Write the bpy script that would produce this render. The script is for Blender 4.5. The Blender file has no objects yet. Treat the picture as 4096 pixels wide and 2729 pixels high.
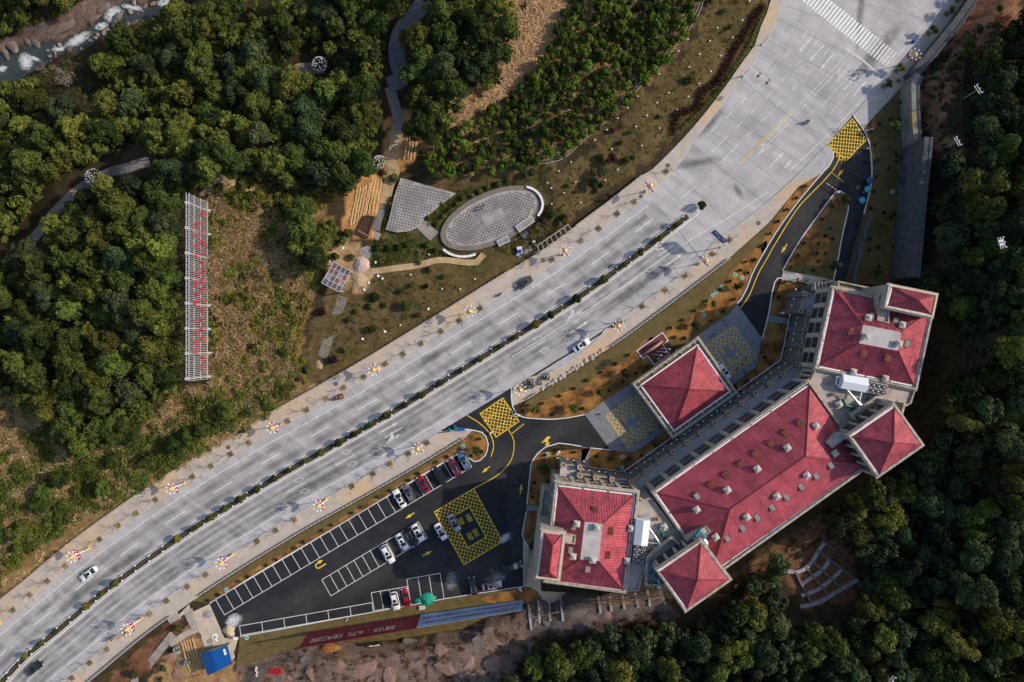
import bpy, bmesh, math, random
import numpy as np
from mathutils import Vector, Matrix
from mathutils.geometry import tessellate_polygon
random.seed(7); RNG = np.random.default_rng(7)
SC = bpy.context.scene; COL = SC.collection
R = math.radians
# camera, sky, sun, exposure
ALT, PXM = 178.0, 16.0                      # drone height over the road; photo pixels per metre on the road
cam = bpy.data.cameras.new('camera'); cam.sensor_width = 36; cam.lens = 36 * ALT / (4096 / PXM)
cam.clip_end = 3000; cam.clip_start = 1
camo = bpy.data.objects.new('camera', cam); COL.objects.link(camo); camo.location = (0, 0, ALT)
SC.camera = camo
SUN_EL, SUN_AZ = R(31.5), math.atan2(0.20, 0.98)          # towards the sun: east, a little north
wd = bpy.data.worlds.new('World'); SC.world = wd; wd.use_nodes = True
wn = wd.node_tree; wn.nodes.clear()
wo = wn.nodes.new('ShaderNodeOutputWorld'); wb = wn.nodes.new('ShaderNodeBackground'); ws = wn.nodes.new('ShaderNodeTexSky')
ws.sky_type = 'NISHITA'; ws.sun_disc = False; ws.sun_elevation = SUN_EL; ws.sun_rotation = R(90) - SUN_AZ
ws.air_density = 1.0; ws.dust_density = 1.6; ws.ozone_density = 1.5
wb.inputs[1].default_value = 0.15
wn.links.new(ws.outputs[0], wb.inputs[0]); wn.links.new(wb.outputs[0], wo.inputs[0])
sl = bpy.data.lights.new('sun', 'SUN'); sl.energy = 3.6; sl.angle = R(0.7); sl.color = (1.0, 0.85, 0.69)
so = bpy.data.objects.new('sun', sl); COL.objects.link(so)
sv = Vector((math.cos(SUN_AZ) * math.cos(SUN_EL), math.sin(SUN_AZ) * math.cos(SUN_EL), math.sin(SUN_EL)))
so.rotation_euler = sv.to_track_quat('Z', 'Y').to_euler(); so.location = sv * 300
SC.view_settings.view_transform = 'Standard'; SC.view_settings.look = 'None'
SC.view_settings.exposure = 0.3; SC.view_settings.gamma = 1.0; SC.view_settings.use_curve_mapping = False
SC.render.engine = 'CYCLES'; SC.cycles.max_bounces = 5; SC.cycles.diffuse_bounces = 3; SC.cycles.transparent_max_bounces = 24
SC.cycles.use_denoising = True

# survey: photo pixels to metres
def W(sx, sy, z=0.0):                       # point seen at photo pixel (sx, sy) that lies at height z
    k = (ALT - z) / ALT / PXM
    return Vector(((sx - 2048) * k, (1364.5 - sy) * k, z))
def S3(c, r, x, y):                         # survey sheet (column, row) to photo pixel
    s = 2.2988 if r < 3 else 2.2959
    return (c * 1024 + x / s, (0, 682, 1364, 2046)[r] + y / s)
def T(c, r, x, y, z=0.0): return W(*S3(c, r, x, y), z)
def TL(c, r, pts): return [S3(c, r, x, y) for x, y in pts]
def DL(pts): return [(x * 1.7407, y * 1.7407) for x, y in pts]
def XY(pts, z=0.0): return [(W(x, y, z).x, W(x, y, z).y) for x, y in pts]
def ordw(n):
    a = 'zeroth first second third fourth fifth sixth seventh eighth ninth tenth eleventh twelfth thirteenth fourteenth fifteenth sixteenth seventeenth eighteenth nineteenth'.split()
    if n < 20: return a[n]
    t = {2: 'twent', 3: 'thirt', 4: 'fort', 5: 'fift', 6: 'sixt', 7: 'sevent', 8: 'eight', 9: 'ninet'}
    if n < 100: return t[n // 10] + ('ieth' if n % 10 == 0 else 'y-' + a[n % 10])
    return 'one hundred ' + ('and ' + ordw(n - 100) if n > 100 else 'th')

# materials
def mat(name, c1, c2=None, scale=1.0, rough=0.85, rand=0.0, metal=0.0, bump=0.0, bscale=8.0, fine=0.0, fscale=12.0,
        detail=5, spec=0.3, obj=False, brick=None, contrast=(0.35, 0.65), c3=None, scale3=0.05, con3=(0.5, 0.7), streak=None):
    m = bpy.data.materials.new(name); m.use_nodes = True; nt = m.node_tree; nd = nt.nodes; L = nt.links
    p = nd['Principled BSDF']; p.inputs['Roughness'].default_value = rough; p.inputs['Metallic'].default_value = metal
    p.inputs['Specular IOR Level'].default_value = spec
    c1 = tuple(c1) + (1,); c2 = tuple(c2) + (1,) if c2 else c1
    if obj:
        tc = nd.new('ShaderNodeTexCoord'); pos = tc.outputs['Object']
    else:
        g = nd.new('ShaderNodeNewGeometry'); pos = g.outputs['Position']
    def noise(s, d=detail):
        n = nd.new('ShaderNodeTexNoise'); n.inputs['Scale'].default_value = s; n.inputs['Detail'].default_value = d
        L.new(pos, n.inputs['Vector']); return n.outputs['Fac']
    def ramp(f, a, b):
        r = nd.new('ShaderNodeMapRange'); r.inputs[1].default_value = a; r.inputs[2].default_value = b
        L.new(f, r.inputs[0]); return r.outputs[0]
    def mix(f, a, b, mode='MIX'):
        x = nd.new('ShaderNodeMix'); x.data_type = 'RGBA'; x.blend_type = mode
        for sock, v in ((x.inputs[0], f), (x.inputs[6], a), (x.inputs[7], b)):
            if hasattr(v, 'links'): L.new(v, sock)
            else: sock.default_value = v
        return x.outputs[2]
    col = mix(ramp(noise(scale), *contrast), c1, c2)
    if c3: col = mix(ramp(noise(scale3), *con3), col, tuple(c3) + (1,))
    if brick:                                # (angle, width, height, mortar colour, mortar size, joint strength)
        mp = nd.new('ShaderNodeMapping'); mp.inputs['Rotation'].default_value[2] = brick[0]; L.new(pos, mp.inputs[0])
        b = nd.new('ShaderNodeTexBrick'); L.new(mp.outputs[0], b.inputs['Vector'])
        b.inputs['Scale'].default_value = 1; b.inputs['Brick Width'].default_value = brick[1]; b.inputs['Row Height'].default_value = brick[2]
        b.inputs['Mortar Size'].default_value = brick[4]; b.inputs['Mortar Smooth'].default_value = 0.2
        b.inputs['Color1'].default_value = (1, 1, 1, 1); b.inputs['Color2'].default_value = (0.86, 0.86, 0.87, 1)
        b.inputs['Mortar'].default_value = tuple(brick[3]) + (1,)
        col = mix(brick[5], col, b.outputs['Color'], 'MULTIPLY')
    if streak:                               # (angle, along, across, amount): worn lengthwise streaks
        mp2 = nd.new('ShaderNodeMapping'); mp2.inputs['Rotation'].default_value[2] = streak[0]; L.new(pos, mp2.inputs[0])
        sc2 = nd.new('ShaderNodeVectorMath'); sc2.operation = 'MULTIPLY'; sc2.inputs[1].default_value = (streak[1], streak[2], 1); L.new(mp2.outputs[0], sc2.inputs[0])
        n2 = nd.new('ShaderNodeTexNoise'); n2.inputs['Scale'].default_value = 1; n2.inputs['Detail'].default_value = 3; L.new(sc2.outputs[0], n2.inputs['Vector'])
        f2 = nd.new('ShaderNodeMapRange'); f2.inputs[1].default_value = 0.35; f2.inputs[2].default_value = 0.6
        f2.inputs[3].default_value = 1 - streak[3]; f2.inputs[4].default_value = 1.0; L.new(n2.outputs['Fac'], f2.inputs[0])
        h2 = nd.new('ShaderNodeVectorMath'); h2.operation = 'SCALE'; L.new(col, h2.inputs[0]); L.new(f2.outputs[0], h2.inputs['Scale']); col = h2.outputs[0]
    if fine:
        v = ramp(noise(fscale, 3), 0.25, 0.75)
        f = nd.new('ShaderNodeMapRange'); f.inputs[3].default_value = 1 - fine; f.inputs[4].default_value = 1 + fine; L.new(v, f.inputs[0])
        h = nd.new('ShaderNodeVectorMath'); h.operation = 'SCALE'; L.new(col, h.inputs[0]); L.new(f.outputs[0], h.inputs['Scale']); col = h.outputs[0]
    if rand:
        oi = nd.new('ShaderNodeObjectInfo'); f = nd.new('ShaderNodeMapRange')
        f.inputs[3].default_value = 1 - rand; f.inputs[4].default_value = 1 + rand; L.new(oi.outputs['Random'], f.inputs[0])
        h = nd.new('ShaderNodeVectorMath'); h.operation = 'SCALE'; L.new(col, h.inputs[0]); L.new(f.outputs[0], h.inputs['Scale']); col = h.outputs[0]
    L.new(col, p.inputs['Base Color'])
    if bump:
        bn = nd.new('ShaderNodeBump'); bn.inputs['Strength'].default_value = bump; bn.inputs['Distance'].default_value = 0.2
        L.new(noise(bscale, 4), bn.inputs['Height']); L.new(bn.outputs[0], p.inputs['Normal'])
    return m
def foliage_mat(name, dark, light, hue=0.25, trans=0.25):
    m = bpy.data.materials.new(name); m.use_nodes = True; nt = m.node_tree; nd = nt.nodes; L = nt.links
    p = nd['Principled BSDF']; p.inputs['Roughness'].default_value = 0.7; p.inputs['Specular IOR Level'].default_value = 0.15
    at = nd.new('ShaderNodeAttribute'); at.attribute_name = 'tone'
    oi = nd.new('ShaderNodeObjectInfo')
    x = nd.new('ShaderNodeMix'); x.data_type = 'RGBA'
    x.inputs[6].default_value = tuple(dark) + (1,); x.inputs[7].default_value = tuple(light) + (1,)
    ad = nd.new('ShaderNodeMath'); ad.operation = 'MULTIPLY_ADD'; ad.inputs[1].default_value = 0.6; ad.inputs[2].default_value = -0.3
    L.new(oi.outputs['Random'], ad.inputs[0])
    s = nd.new('ShaderNodeMath'); s.operation = 'ADD'; s.use_clamp = True; L.new(at.outputs['Fac'], s.inputs[0]); L.new(ad.outputs[0], s.inputs[1])
    L.new(s.outputs[0], x.inputs[0])
    hs = nd.new('ShaderNodeHueSaturation')
    w = nd.new('ShaderNodeTexWhiteNoise'); w.noise_dimensions = '1D'; L.new(oi.outputs['Random'], w.inputs['W'])
    mr = nd.new('ShaderNodeMapRange'); mr.inputs[3].default_value = 0.5 - 0.06 * hue * 2; mr.inputs[4].default_value = 0.5 + 0.05 * hue * 2
    L.new(w.outputs['Value'], mr.inputs[0]); L.new(mr.outputs[0], hs.inputs['Hue'])
    mv = nd.new('ShaderNodeMapRange'); mv.inputs[3].default_value = 0.7; mv.inputs[4].default_value = 1.3
    L.new(oi.outputs['Random'], mv.inputs[0]); L.new(mv.outputs[0], hs.inputs['Value'])
    L.new(x.outputs[2], hs.inputs['Color'])
    tr = nd.new('ShaderNodeBsdfTranslucent'); L.new(hs.outputs[0], tr.inputs[0]); L.new(hs.outputs[0], p.inputs['Base Color'])
    ms = nd.new('ShaderNodeMixShader'); ms.inputs[0].default_value = trans
    L.new(p.outputs[0], ms.inputs[1]); L.new(tr.outputs[0], ms.inputs[2]); L.new(ms.outputs[0], nd['Material Output'].inputs[0])
    return m

# objects and mesh building
def props(o, label=None, cat=None, group=None, kind=None):
    if label: o['label'] = label
    if cat: o['category'] = cat
    if group: o['group'] = group
    if kind: o['kind'] = kind
    return o
def obj(name, me, m=None, parent=None, loc=None, rz=0.0, label=None, cat=None, group=None, kind=None, scale=None):
    o = bpy.data.objects.new(name, me); COL.objects.link(o)
    if me is not None and m is not None and not me.materials: me.materials.append(m)
    elif me is not None and m is not None and me.materials[0] != m:
        o.material_slots[0].link = 'OBJECT'; o.material_slots[0].material = m
    if parent: o.parent = parent
    if loc is not None: o.location = loc
    if rz: o.rotation_euler = (0, 0, rz)
    if scale is not None: o.scale = scale if hasattr(scale, '__len__') else (scale,) * 3
    return props(o, label, cat, group, kind)
def empty(name, loc, label, cat, group=None, rz=0.0, scale=None):
    return obj(name, None, None, None, loc, rz, label, cat, group, None, scale)
def copy_tree(o, loc=None, rz=None, label=None, scale=None, parent=None, first=True):
    c = o.copy(); COL.objects.link(c); c.parent = parent
    if first:
        if loc is not None: c.location = loc
        if rz is not None: c.rotation_euler = (0, 0, rz)
        if label: c['label'] = label
        if scale is not None: c.scale = scale if hasattr(scale, '__len__') else (scale,) * 3
    for ch in KIDS.get(o.name, ()): copy_tree(ch, parent=c, first=False)
    return c
KIDS = {}
def index_kids(o):
    KIDS[o.name] = [c for c in bpy.data.objects if c.parent == o]
    for c in KIDS[o.name]: index_kids(c)
class MB:
    def __init__(s): s.v = []; s.f = []
    def add(s, vs, fs):
        n = len(s.v); s.v += [tuple(v) for v in vs]; s.f += [tuple(i + n for i in f) for f in fs]; return s
    def box(s, c, d, rz=0.0, taper=1.0):
        cx, cy, cz = c; x, y, z = d[0] / 2, d[1] / 2, d[2] / 2; co, si = math.cos(rz), math.sin(rz); vs = []
        for k, zz in ((1.0, -z), (taper, z)):
            for px, py in ((-x, -y), (x, -y), (x, y), (-x, y)):
                px *= k; py *= k; vs.append((cx + px * co - py * si, cy + px * si + py * co, cz + zz))
        return s.add(vs, [(3, 2, 1, 0), (4, 5, 6, 7), (0, 1, 5, 4), (1, 2, 6, 5), (2, 3, 7, 6), (3, 0, 4, 7)])
    def tube(s, a, b, r0, r1=None, n=6, caps=True):
        a = Vector(a); b = Vector(b); r1 = r0 if r1 is None else r1; d = b - a
        if d.length < 1e-6: return s
        q = d.to_track_quat('Z', 'Y'); vs = []
        for p, r in ((a, r0), (b, r1)):
            for i in range(n):
                t = 2 * math.pi * i / n; vs.append(p + q @ Vector((r * math.cos(t), r * math.sin(t), 0)))
        fs = [(i, (i + 1) % n, n + (i + 1) % n, n + i) for i in range(n)]
        if caps: fs += [tuple(range(n - 1, -1, -1)), tuple(range(n, 2 * n))]
        return s.add(vs, fs)
    def path(s, pts, r, n=6):
        for a, b in zip(pts[:-1], pts[1:]): s.tube(a, b, r, r, n)
        return s
    def lathe(s, prof, n=10, c=(0, 0, 0)):
        vs = []; m = len(prof)
        for r, z in prof:
            for i in range(n):
                t = 2 * math.pi * i / n; vs.append((c[0] + r * math.cos(t), c[1] + r * math.sin(t), c[2] + z))
        fs = [(k * n + i, k * n + (i + 1) % n, (k + 1) * n + (i + 1) % n, (k + 1) * n + i) for k in range(m - 1) for i in range(n)]
        fs += [tuple(range(n - 1, -1, -1)), tuple((m - 1) * n + i for i in range(n))]
        return s.add(vs, fs)
    def ball(s, c, r, n=8, sq=1.0):
        return s.lathe([(max(r * math.sin(math.pi * k / (n // 2 + 1)), 0.004), -r * sq * math.cos(math.pi * k / (n // 2 + 1))) for k in range(n // 2 + 2)], n, c)
    def prism(s, pts, z0, z1, top=None):      # pts counter-clockwise or not; top = other outline for the upper face
        a = sum(p[0] * q[1] - q[0] * p[1] for p, q in zip(pts, pts[1:] + pts[:1]))
        top = top or pts
        if a < 0: pts = pts[::-1]; top = top[::-1]
        n = len(pts); vs = [(p[0], p[1], z0) for p in pts] + [(p[0], p[1], z1) for p in top]
        fs = [(i, (i + 1) % n, n + (i + 1) % n, n + i) for i in range(n)]
        tri = tessellate_polygon([[Vector((p[0], p[1], 0)) for p in pts]])
        for t in tri:
            q = [pts[i] for i in t]
            ar = (q[1][0] - q[0][0]) * (q[2][1] - q[0][1]) - (q[2][0] - q[0][0]) * (q[1][1] - q[0][1])
            t = tuple(t) if ar > 0 else tuple(t)[::-1]
            fs += [tuple(n + i for i in t), tuple(i for i in t[::-1])]
        return s.add(vs, fs)
    def sheet(s, pts, z):
        n = len(pts)
        fs = []
        for t in tessellate_polygon([[Vector((p[0], p[1], 0)) for p in pts]]):
            q = [pts[i] for i in t]
            ar = (q[1][0] - q[0][0]) * (q[2][1] - q[0][1]) - (q[2][0] - q[0][0]) * (q[1][1] - q[0][1])
            fs.append(tuple(t) if ar > 0 else tuple(t)[::-1])
        return s.add([(p[0], p[1], z) for p in pts], fs)
    def strip(s, pts, w0, w1, z0, z1=None, closed=False):   # ribbon between offsets w0..w1; a bar if z1 is given
        a = offset(pts, w0, closed); b = offset(pts, w1, closed); n = len(pts); m = n if closed else n - 1
        if z1 is None:
            return s.add([(p[0], p[1], z0) for p in a] + [(p[0], p[1], z0) for p in b],
                         [((i, (i + 1) % n, n + (i + 1) % n, n + i) if w1 > w0 else (n + i, n + (i + 1) % n, (i + 1) % n, i)) for i in range(m)])
        vs = [(p[0], p[1], z) for z in (z0, z1) for l in (a, b) for p in l]; fs = []
        for i in range(m):
            j = (i + 1) % n
            fs += [(2 * n + i, 2 * n + j, 3 * n + j, 3 * n + i), (i, j, 2 * n + j, 2 * n + i), (n + j, n + i, 3 * n + i, 3 * n + j)]
        if not closed: fs += [(0, 2 * n, 3 * n, n), (n - 1, 2 * n - 1, 4 * n - 1, 3 * n - 1)]
        return s.add(vs, fs)
    def mesh(s, name='part', smooth=False):
        me = bpy.data.meshes.new(name); me.from_pydata(s.v, [], s.f); me.update()
        if smooth: me.polygons.foreach_set('use_smooth', [True] * len(me.polygons))
        return me
    def obj(s, name, m, parent=None, smooth=False, **k): return obj(name, s.mesh(name, smooth), m, parent, **k)
def offset(pts, d, closed=False):             # positive = to the left of the walking direction
    n = len(pts); out = []
    for i in range(n):
        p = pts[i]; a = pts[i - 1] if (i > 0 or closed) else None; b = pts[(i + 1) % n] if (i < n - 1 or closed) else None
        def nrm(u, v):
            l = math.hypot(v[0] - u[0], v[1] - u[1]) or 1e-6; return (-(v[1] - u[1]) / l, (v[0] - u[0]) / l)
        if a is None: x = nrm(p, b)
        elif b is None: x = nrm(a, p)
        else:
            e, f = nrm(a, p), nrm(p, b); x = (e[0] + f[0], e[1] + f[1]); l = x[0] ** 2 + x[1] ** 2
            x = (x[0] * 2 / l, x[1] * 2 / l) if l > 0.6 else e
        out.append((p[0] + x[0] * d, p[1] + x[1] * d))
    return out
def smooth(pts, step=2.0, closed=False):       # Catmull-Rom through the points
    P = [np.array(p, float) for p in pts]; n = len(P); out = []
    for i in range(n if closed else n - 1):
        p1, p2 = P[i], P[(i + 1) % n]
        p0 = P[i - 1] if (i > 0 or closed) else 2 * p1 - p2
        p3 = P[(i + 2) % n] if (i + 2 < n or closed) else 2 * p2 - p1
        k = max(1, int(np.linalg.norm(p2 - p1) / step))
        for j in range(k):
            t = j / k
            out.append(tuple(0.5 * (2 * p1 + (p2 - p0) * t + (2 * p0 - 5 * p1 + 4 * p2 - p3) * t * t + (3 * p1 - p0 - 3 * p2 + p3) * t ** 3)))
    if not closed: out.append(tuple(P[-1]))
    return out
def along(pts, step, start=0.0, end=0.0):      # (x, y, heading) every step metres
    out = []; acc = start; tot = sum(math.dist(a, b) for a, b in zip(pts[:-1], pts[1:])); s = 0
    for a, b in zip(pts[:-1], pts[1:]):
        l = math.dist(a, b); h = math.atan2(b[1] - a[1], b[0] - a[0])
        while acc <= s + l and acc <= tot - end:
            t = (acc - s) / l if l else 0; out.append((a[0] + (b[0] - a[0]) * t, a[1] + (b[1] - a[1]) * t, h)); acc += step
        s += l
    return out
def inside(poly, X, Y):                        # numpy point in polygon
    c = np.zeros(np.shape(X), bool); n = len(poly)
    for i in range(n):
        x0, y0 = poly[i]; x1, y1 = poly[i - 1]
        if y0 == y1: continue
        c ^= ((y0 > Y) != (y1 > Y)) & (X < (x1 - x0) * (Y - y0) / (y1 - y0) + x0)
    return c
def pdist(poly, X, Y, closed=True):            # distance to polyline
    d = np.full(np.shape(X), 1e9); n = len(poly)
    for i in range(0 if closed else 1, n):
        x0, y0 = poly[i - 1]; x1, y1 = poly[i]; l = (x1 - x0) ** 2 + (y1 - y0) ** 2 or 1e-9
        t = np.clip(((X - x0) * (x1 - x0) + (Y - y0) * (y1 - y0)) / l, 0, 1)
        d = np.minimum(d, np.hypot(X - x0 - t * (x1 - x0), Y - y0 - t * (y1 - y0)))
    return d
_OFF = RNG.uniform(0, 6.28, (6, 2))
def wob(X, Y, s):                              # cheap smooth noise in about -1..1
    v = 0
    for i, (a, b) in enumerate(_OFF):
        th = i * 1.13; f = s * (1 + 0.37 * i)
        v = v + np.sin((X * math.cos(th) + Y * math.sin(th)) * f + a) * np.cos((Y * math.cos(th * 1.7) - X * math.sin(th * 1.7)) * f * 0.8 + b)
    return v / 3

# lettering (drawn first, while the scene is still empty)
GLYPH = {}
def glyphs(text):
    cu = bpy.data.curves.new('lettering', 'FONT'); cu.align_x = 'CENTER'; cu.align_y = 'CENTER'; cu.resolution_u = 2; o = bpy.data.objects.new('lettering', cu); COL.objects.link(o)
    for ch in sorted(set(text)):
        cu.body = ch; bpy.context.view_layer.update(); me = bpy.data.meshes.new_from_object(o.evaluated_get(bpy.context.evaluated_depsgraph_get()))
        GLYPH[ch] = ([tuple(v.co)[:2] for v in me.vertices], [tuple(p.vertices) for p in me.polygons]); bpy.data.meshes.remove(me)
    bpy.data.objects.remove(o); bpy.data.curves.remove(cu)
T_HILL1, T_HILL2 = '弱鸟先飞滴水穿石久久为功', '走出一条具有闽东特色的乡村振兴之路'
T_FIRE, T_RED = '消防登高', '首付5.6万。住大三房'
T_RED2, T_RED3 = '建面约86-110㎡ 瞰景好房', '2579 7999'
T_B1, T_B2 = '以习近平新时代中国特色社会主义思想为指导', '奋力谱写全面建设社会主义现代化国家的周宁篇章'
glyphs(T_HILL1 + T_HILL2 + T_FIRE + T_RED + T_B1 + T_B2 + '025789')

def skin_mesh(name, V, E, Rr, root_i=0, sub=1):
    me = bpy.data.meshes.new(name); me.from_pydata(V, E, []); o = bpy.data.objects.new(name, me); COL.objects.link(o); m = o.modifiers.new('skin', 'SKIN'); o.modifiers.new('sub', 'SUBSURF').levels = sub
    for i, r in enumerate(Rr): me.skin_vertices[0].data[i].radius = (r, r); me.skin_vertices[0].data[i].use_root = (i == root_i)
    bpy.context.view_layer.update(); out = bpy.data.meshes.new_from_object(o.evaluated_get(bpy.context.evaluated_depsgraph_get())); out.name = name
    out.polygons.foreach_set('use_smooth', [True] * len(out.polygons)); bpy.data.objects.remove(o); bpy.data.meshes.remove(me); return out
def figure(pose):
    J = {'pel': (0, 0, .95), 'che': (0, .02, 1.28), 'nec': (0, .02, 1.47), 'hea': (0, .04, 1.6), 'top': (0, .03, 1.73), 'nos': (0, .14, 1.6)}
    for s, k in ((1, 'r'), (-1, 'l')):
        J.update({'sh' + k: (.18 * s, .02, 1.41), 'el' + k: (.25 * s, .0, 1.14), 'wr' + k: (.26 * s, .1, .92), 'pa' + k: (.26 * s, .12, .85), 'hi' + k: (.1 * s, 0, .9), 'kn' + k: (.11 * s, .04, .5), 'an' + k: (.11 * s, 0, .09), 'to' + k: (.12 * s, .15, .04)})
    if pose == 'walk': J['knr'] = (.11, .2, .52); J['anr'] = (.11, .22, .1); J['tor'] = (.12, .37, .06); J['anl'] = (-.11, -.25, .12); J['tol'] = (-.12, -.1, .05); J['wrr'] = (.25, -.12, .95); J['par'] = (.25, -.14, .88)
    if pose == 'ride':
        for s, k in ((1, 'r'), (-1, 'l')): J['kn' + k] = (.2 * s, .38, .86); J['an' + k] = (.2 * s, .3, .42); J['to' + k] = (.2 * s, .45, .38); J['el' + k] = (.28 * s, .22, 1.2); J['wr' + k] = (.3 * s, .45, 1.12); J['pa' + k] = (.3 * s, .52, 1.1)
    names = list(J); fing = []
    for k, s in (('r', 1), ('l', -1)):
        w = Vector(J['pa' + k]); d = (w - Vector(J['wr' + k])).normalized()
        for f in range(5):
            n = f'f{k}{f}'; J[n] = tuple(w + d * (0.085 - 0.012 * abs(f - 2) - (0.03 if f == 4 else 0)) + Vector((0, (f - 1.5) * 0.018 + (0.02 if f == 4 else 0), 0)) + Vector((-s * 0.015, 0, 0))); fing.append(('pa' + k, n))
    names = list(J); I = {n: i for i, n in enumerate(names)}
    E = [('pel', 'che'), ('che', 'nec'), ('nec', 'hea'), ('hea', 'top'), ('hea', 'nos')] + [e for k in 'rl' for e in (('che', 'sh' + k), ('sh' + k, 'el' + k), ('el' + k, 'wr' + k), ('wr' + k, 'pa' + k), ('pel', 'hi' + k), ('hi' + k, 'kn' + k), ('kn' + k, 'an' + k), ('an' + k, 'to' + k))] + fing
    rad = {'pel': .14, 'che': .15, 'nec': .06, 'hea': .1, 'top': .07, 'nos': .02, 'sh': .065, 'el': .045, 'wr': .032, 'pa': .035, 'hi': .09, 'kn': .06, 'an': .042, 'to': .035}
    def mk(nm, keep, grow, sub):
        ks = [n for n in names if keep(n)]; ix = {n: i for i, n in enumerate(ks)}; return skin_mesh(nm, [J[n] for n in ks], [(ix[a], ix[b]) for a, b in E if a in ix and b in ix], [(rad.get(n, rad.get(n[:2], .009)) if n[0] != 'f' else .009) + grow for n in ks], ix.get('pel', 0), sub)
    return {'body': mk('body', lambda n: True, 0, 1), 'jacket': mk('jacket', lambda n: n in ('pel', 'che') or n[:2] in ('sh', 'el', 'wr'), .022, 1), 'trousers': mk('trousers', lambda n: n == 'pel' or n[:2] in ('hi', 'kn', 'an'), .018, 1), 'hair': (J['hea'], J['top'])}
FIG = {p: figure(p) for p in ('stand', 'walk', 'ride')}
# palette
M_CONC = mat('road_concrete', (0.44, 0.43, 0.43), (0.375, 0.37, 0.372), 0.35, rough=0.9, rand=0.018, fine=0.06, fscale=2.5, streak=(R(32), 0.02, 0.42, 0.16), c3=(0.31, 0.305, 0.31), scale3=0.12, con3=(0.5, 0.74))
M_CONC2 = mat('road_concrete_worn', (0.41, 0.40, 0.40), (0.34, 0.335, 0.338), 0.3, rough=0.9, rand=0.02, fine=0.07, fscale=2.5, streak=(R(32), 0.012, 0.5, 0.22), c3=(0.30, 0.296, 0.30), scale3=0.1, con3=(0.46, 0.74))
M_JOINT = mat('road_joint', (0.12, 0.115, 0.11))
M_WALK = mat('pavement_flags', (0.49, 0.43, 0.365), (0.42, 0.37, 0.32), 0.5, rough=0.92, fine=0.06, fscale=5, brick=(R(32), 0.9, 0.6, (0.62, 0.6, 0.58), 0.035, 0.8), c3=(0.55, 0.40, 0.24), scale3=0.07, con3=(0.5, 0.68))
M_FRESH = mat('fresh_concrete', (0.42, 0.42, 0.43), (0.36, 0.36, 0.37), 0.8, fine=0.06, brick=(R(-48), 1.0, 0.7, (0.7, 0.7, 0.7), 0.03, 0.7))
M_KERB = mat('kerb_stone', (0.5, 0.48, 0.45), (0.4, 0.385, 0.365), 1.5)
M_WKERB = mat('white_kerb', (0.72, 0.72, 0.74), (0.6, 0.6, 0.62), 1.2, rough=0.7)
M_ASPH = mat('black_asphalt', (0.023, 0.025, 0.030), (0.016, 0.017, 0.021), 0.25, rough=0.85, fine=0.18, fscale=9, streak=(R(32), 0.03, 0.35, 0.25), c3=(0.034, 0.034, 0.037), scale3=0.06, con3=(0.55, 0.75), bump=0.15, bscale=14)
M_GRAN = mat('granite_paving', (0.22, 0.228, 0.245), (0.175, 0.182, 0.2), 0.7, fine=0.16, fscale=5, brick=(R(-33), 1.2, 0.6, (0.55, 0.55, 0.58), 0.03, 0.8))
M_WPAINT = mat('white_paint', (0.78, 0.78, 0.77), (0.62, 0.62, 0.61), 2.2, rough=0.7, fine=0.06)
M_OPAINT = mat('worn_white_paint', (0.66, 0.655, 0.64), (0.47, 0.465, 0.455), 1.4, rough=0.8, fine=0.08)
M_FAINT = mat('faded_white_paint', (0.54, 0.53, 0.52), (0.42, 0.415, 0.41), 0.9, rough=0.85, fine=0.08)
M_YPAINT = mat('yellow_paint', (0.80, 0.54, 0.025), (0.62, 0.40, 0.025), 1.6, rough=0.7, fine=0.08)
M_SOD = mat('dry_sod', (0.17, 0.125, 0.052), (0.12, 0.095, 0.04), 0.5, rough=1, fine=0.22, fscale=4, bump=0.5, bscale=7, brick=(R(32), 0.9, 0.4, (0.5, 0.48, 0.4), 0.05, 0.75), spec=0.05)
M_MULCH = mat('orange_mulch', (0.33, 0.165, 0.048), (0.125, 0.06, 0.024), 0.33, rough=1, fine=0.4, fscale=3.2, bump=0.7, bscale=6, spec=0.05, contrast=(0.38, 0.62))
M_SOIL = mat('median_soil', (0.07, 0.05, 0.03), (0.045, 0.036, 0.02), 1.0, rough=1, fine=0.3, fscale=4)
M_STONE = mat('stone_facing', (0.075, 0.078, 0.088), (0.05, 0.052, 0.06), 0.6, rough=0.95, fine=0.35, fscale=2.6, bump=1.0, bscale=2.6)
M_WALL9 = mat('grey_concrete', (0.3, 0.285, 0.27), (0.21, 0.2, 0.195), 0.5, rough=0.9, fine=0.1)

# road geometry
MED = smooth(XY([(-420, 3130), (-260, 2985), (-110, 2845), (17, 2719), (113, 2617), (235, 2519), (418, 2366), (592, 2238), (784, 2107), (1102, 1912), (1289, 1808), (1550, 1660), (1844, 1481), (2065, 1345), (2305, 1195), (2496, 1058), (2700, 904), (2855, 782)]), 2.5)
ST = [0.0]
for a, b in zip(MED[:-1], MED[1:]): ST.append(ST[-1] + math.dist(a, b))
def station(sx, sy):
    p = W(sx, sy); best = (1e9, 0)
    for i in range(len(MED) - 1):
        a, b = MED[i], MED[i + 1]; l = math.dist(a, b)
        t = max(0, min(1, ((p.x - a[0]) * (b[0] - a[0]) + (p.y - a[1]) * (b[1] - a[1])) / l / l))
        d = math.hypot(p.x - a[0] - t * (b[0] - a[0]), p.y - a[1] - t * (b[1] - a[1]))
        if d < best[0]: best = (d, ST[i] + t * l)
    return best[1]
def at(s, off=0.0):
    i = max(0, min(len(MED) - 2, int(np.searchsorted(ST, s)) - 1)); a, b = MED[i], MED[i + 1]; l = math.dist(a, b); t = (s - ST[i]) / l
    ux, uy = (b[0] - a[0]) / l, (b[1] - a[1]) / l
    return (a[0] + (b[0] - a[0]) * t - uy * off, a[1] + (b[1] - a[1]) * t + ux * off), math.atan2(uy, ux)
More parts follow.
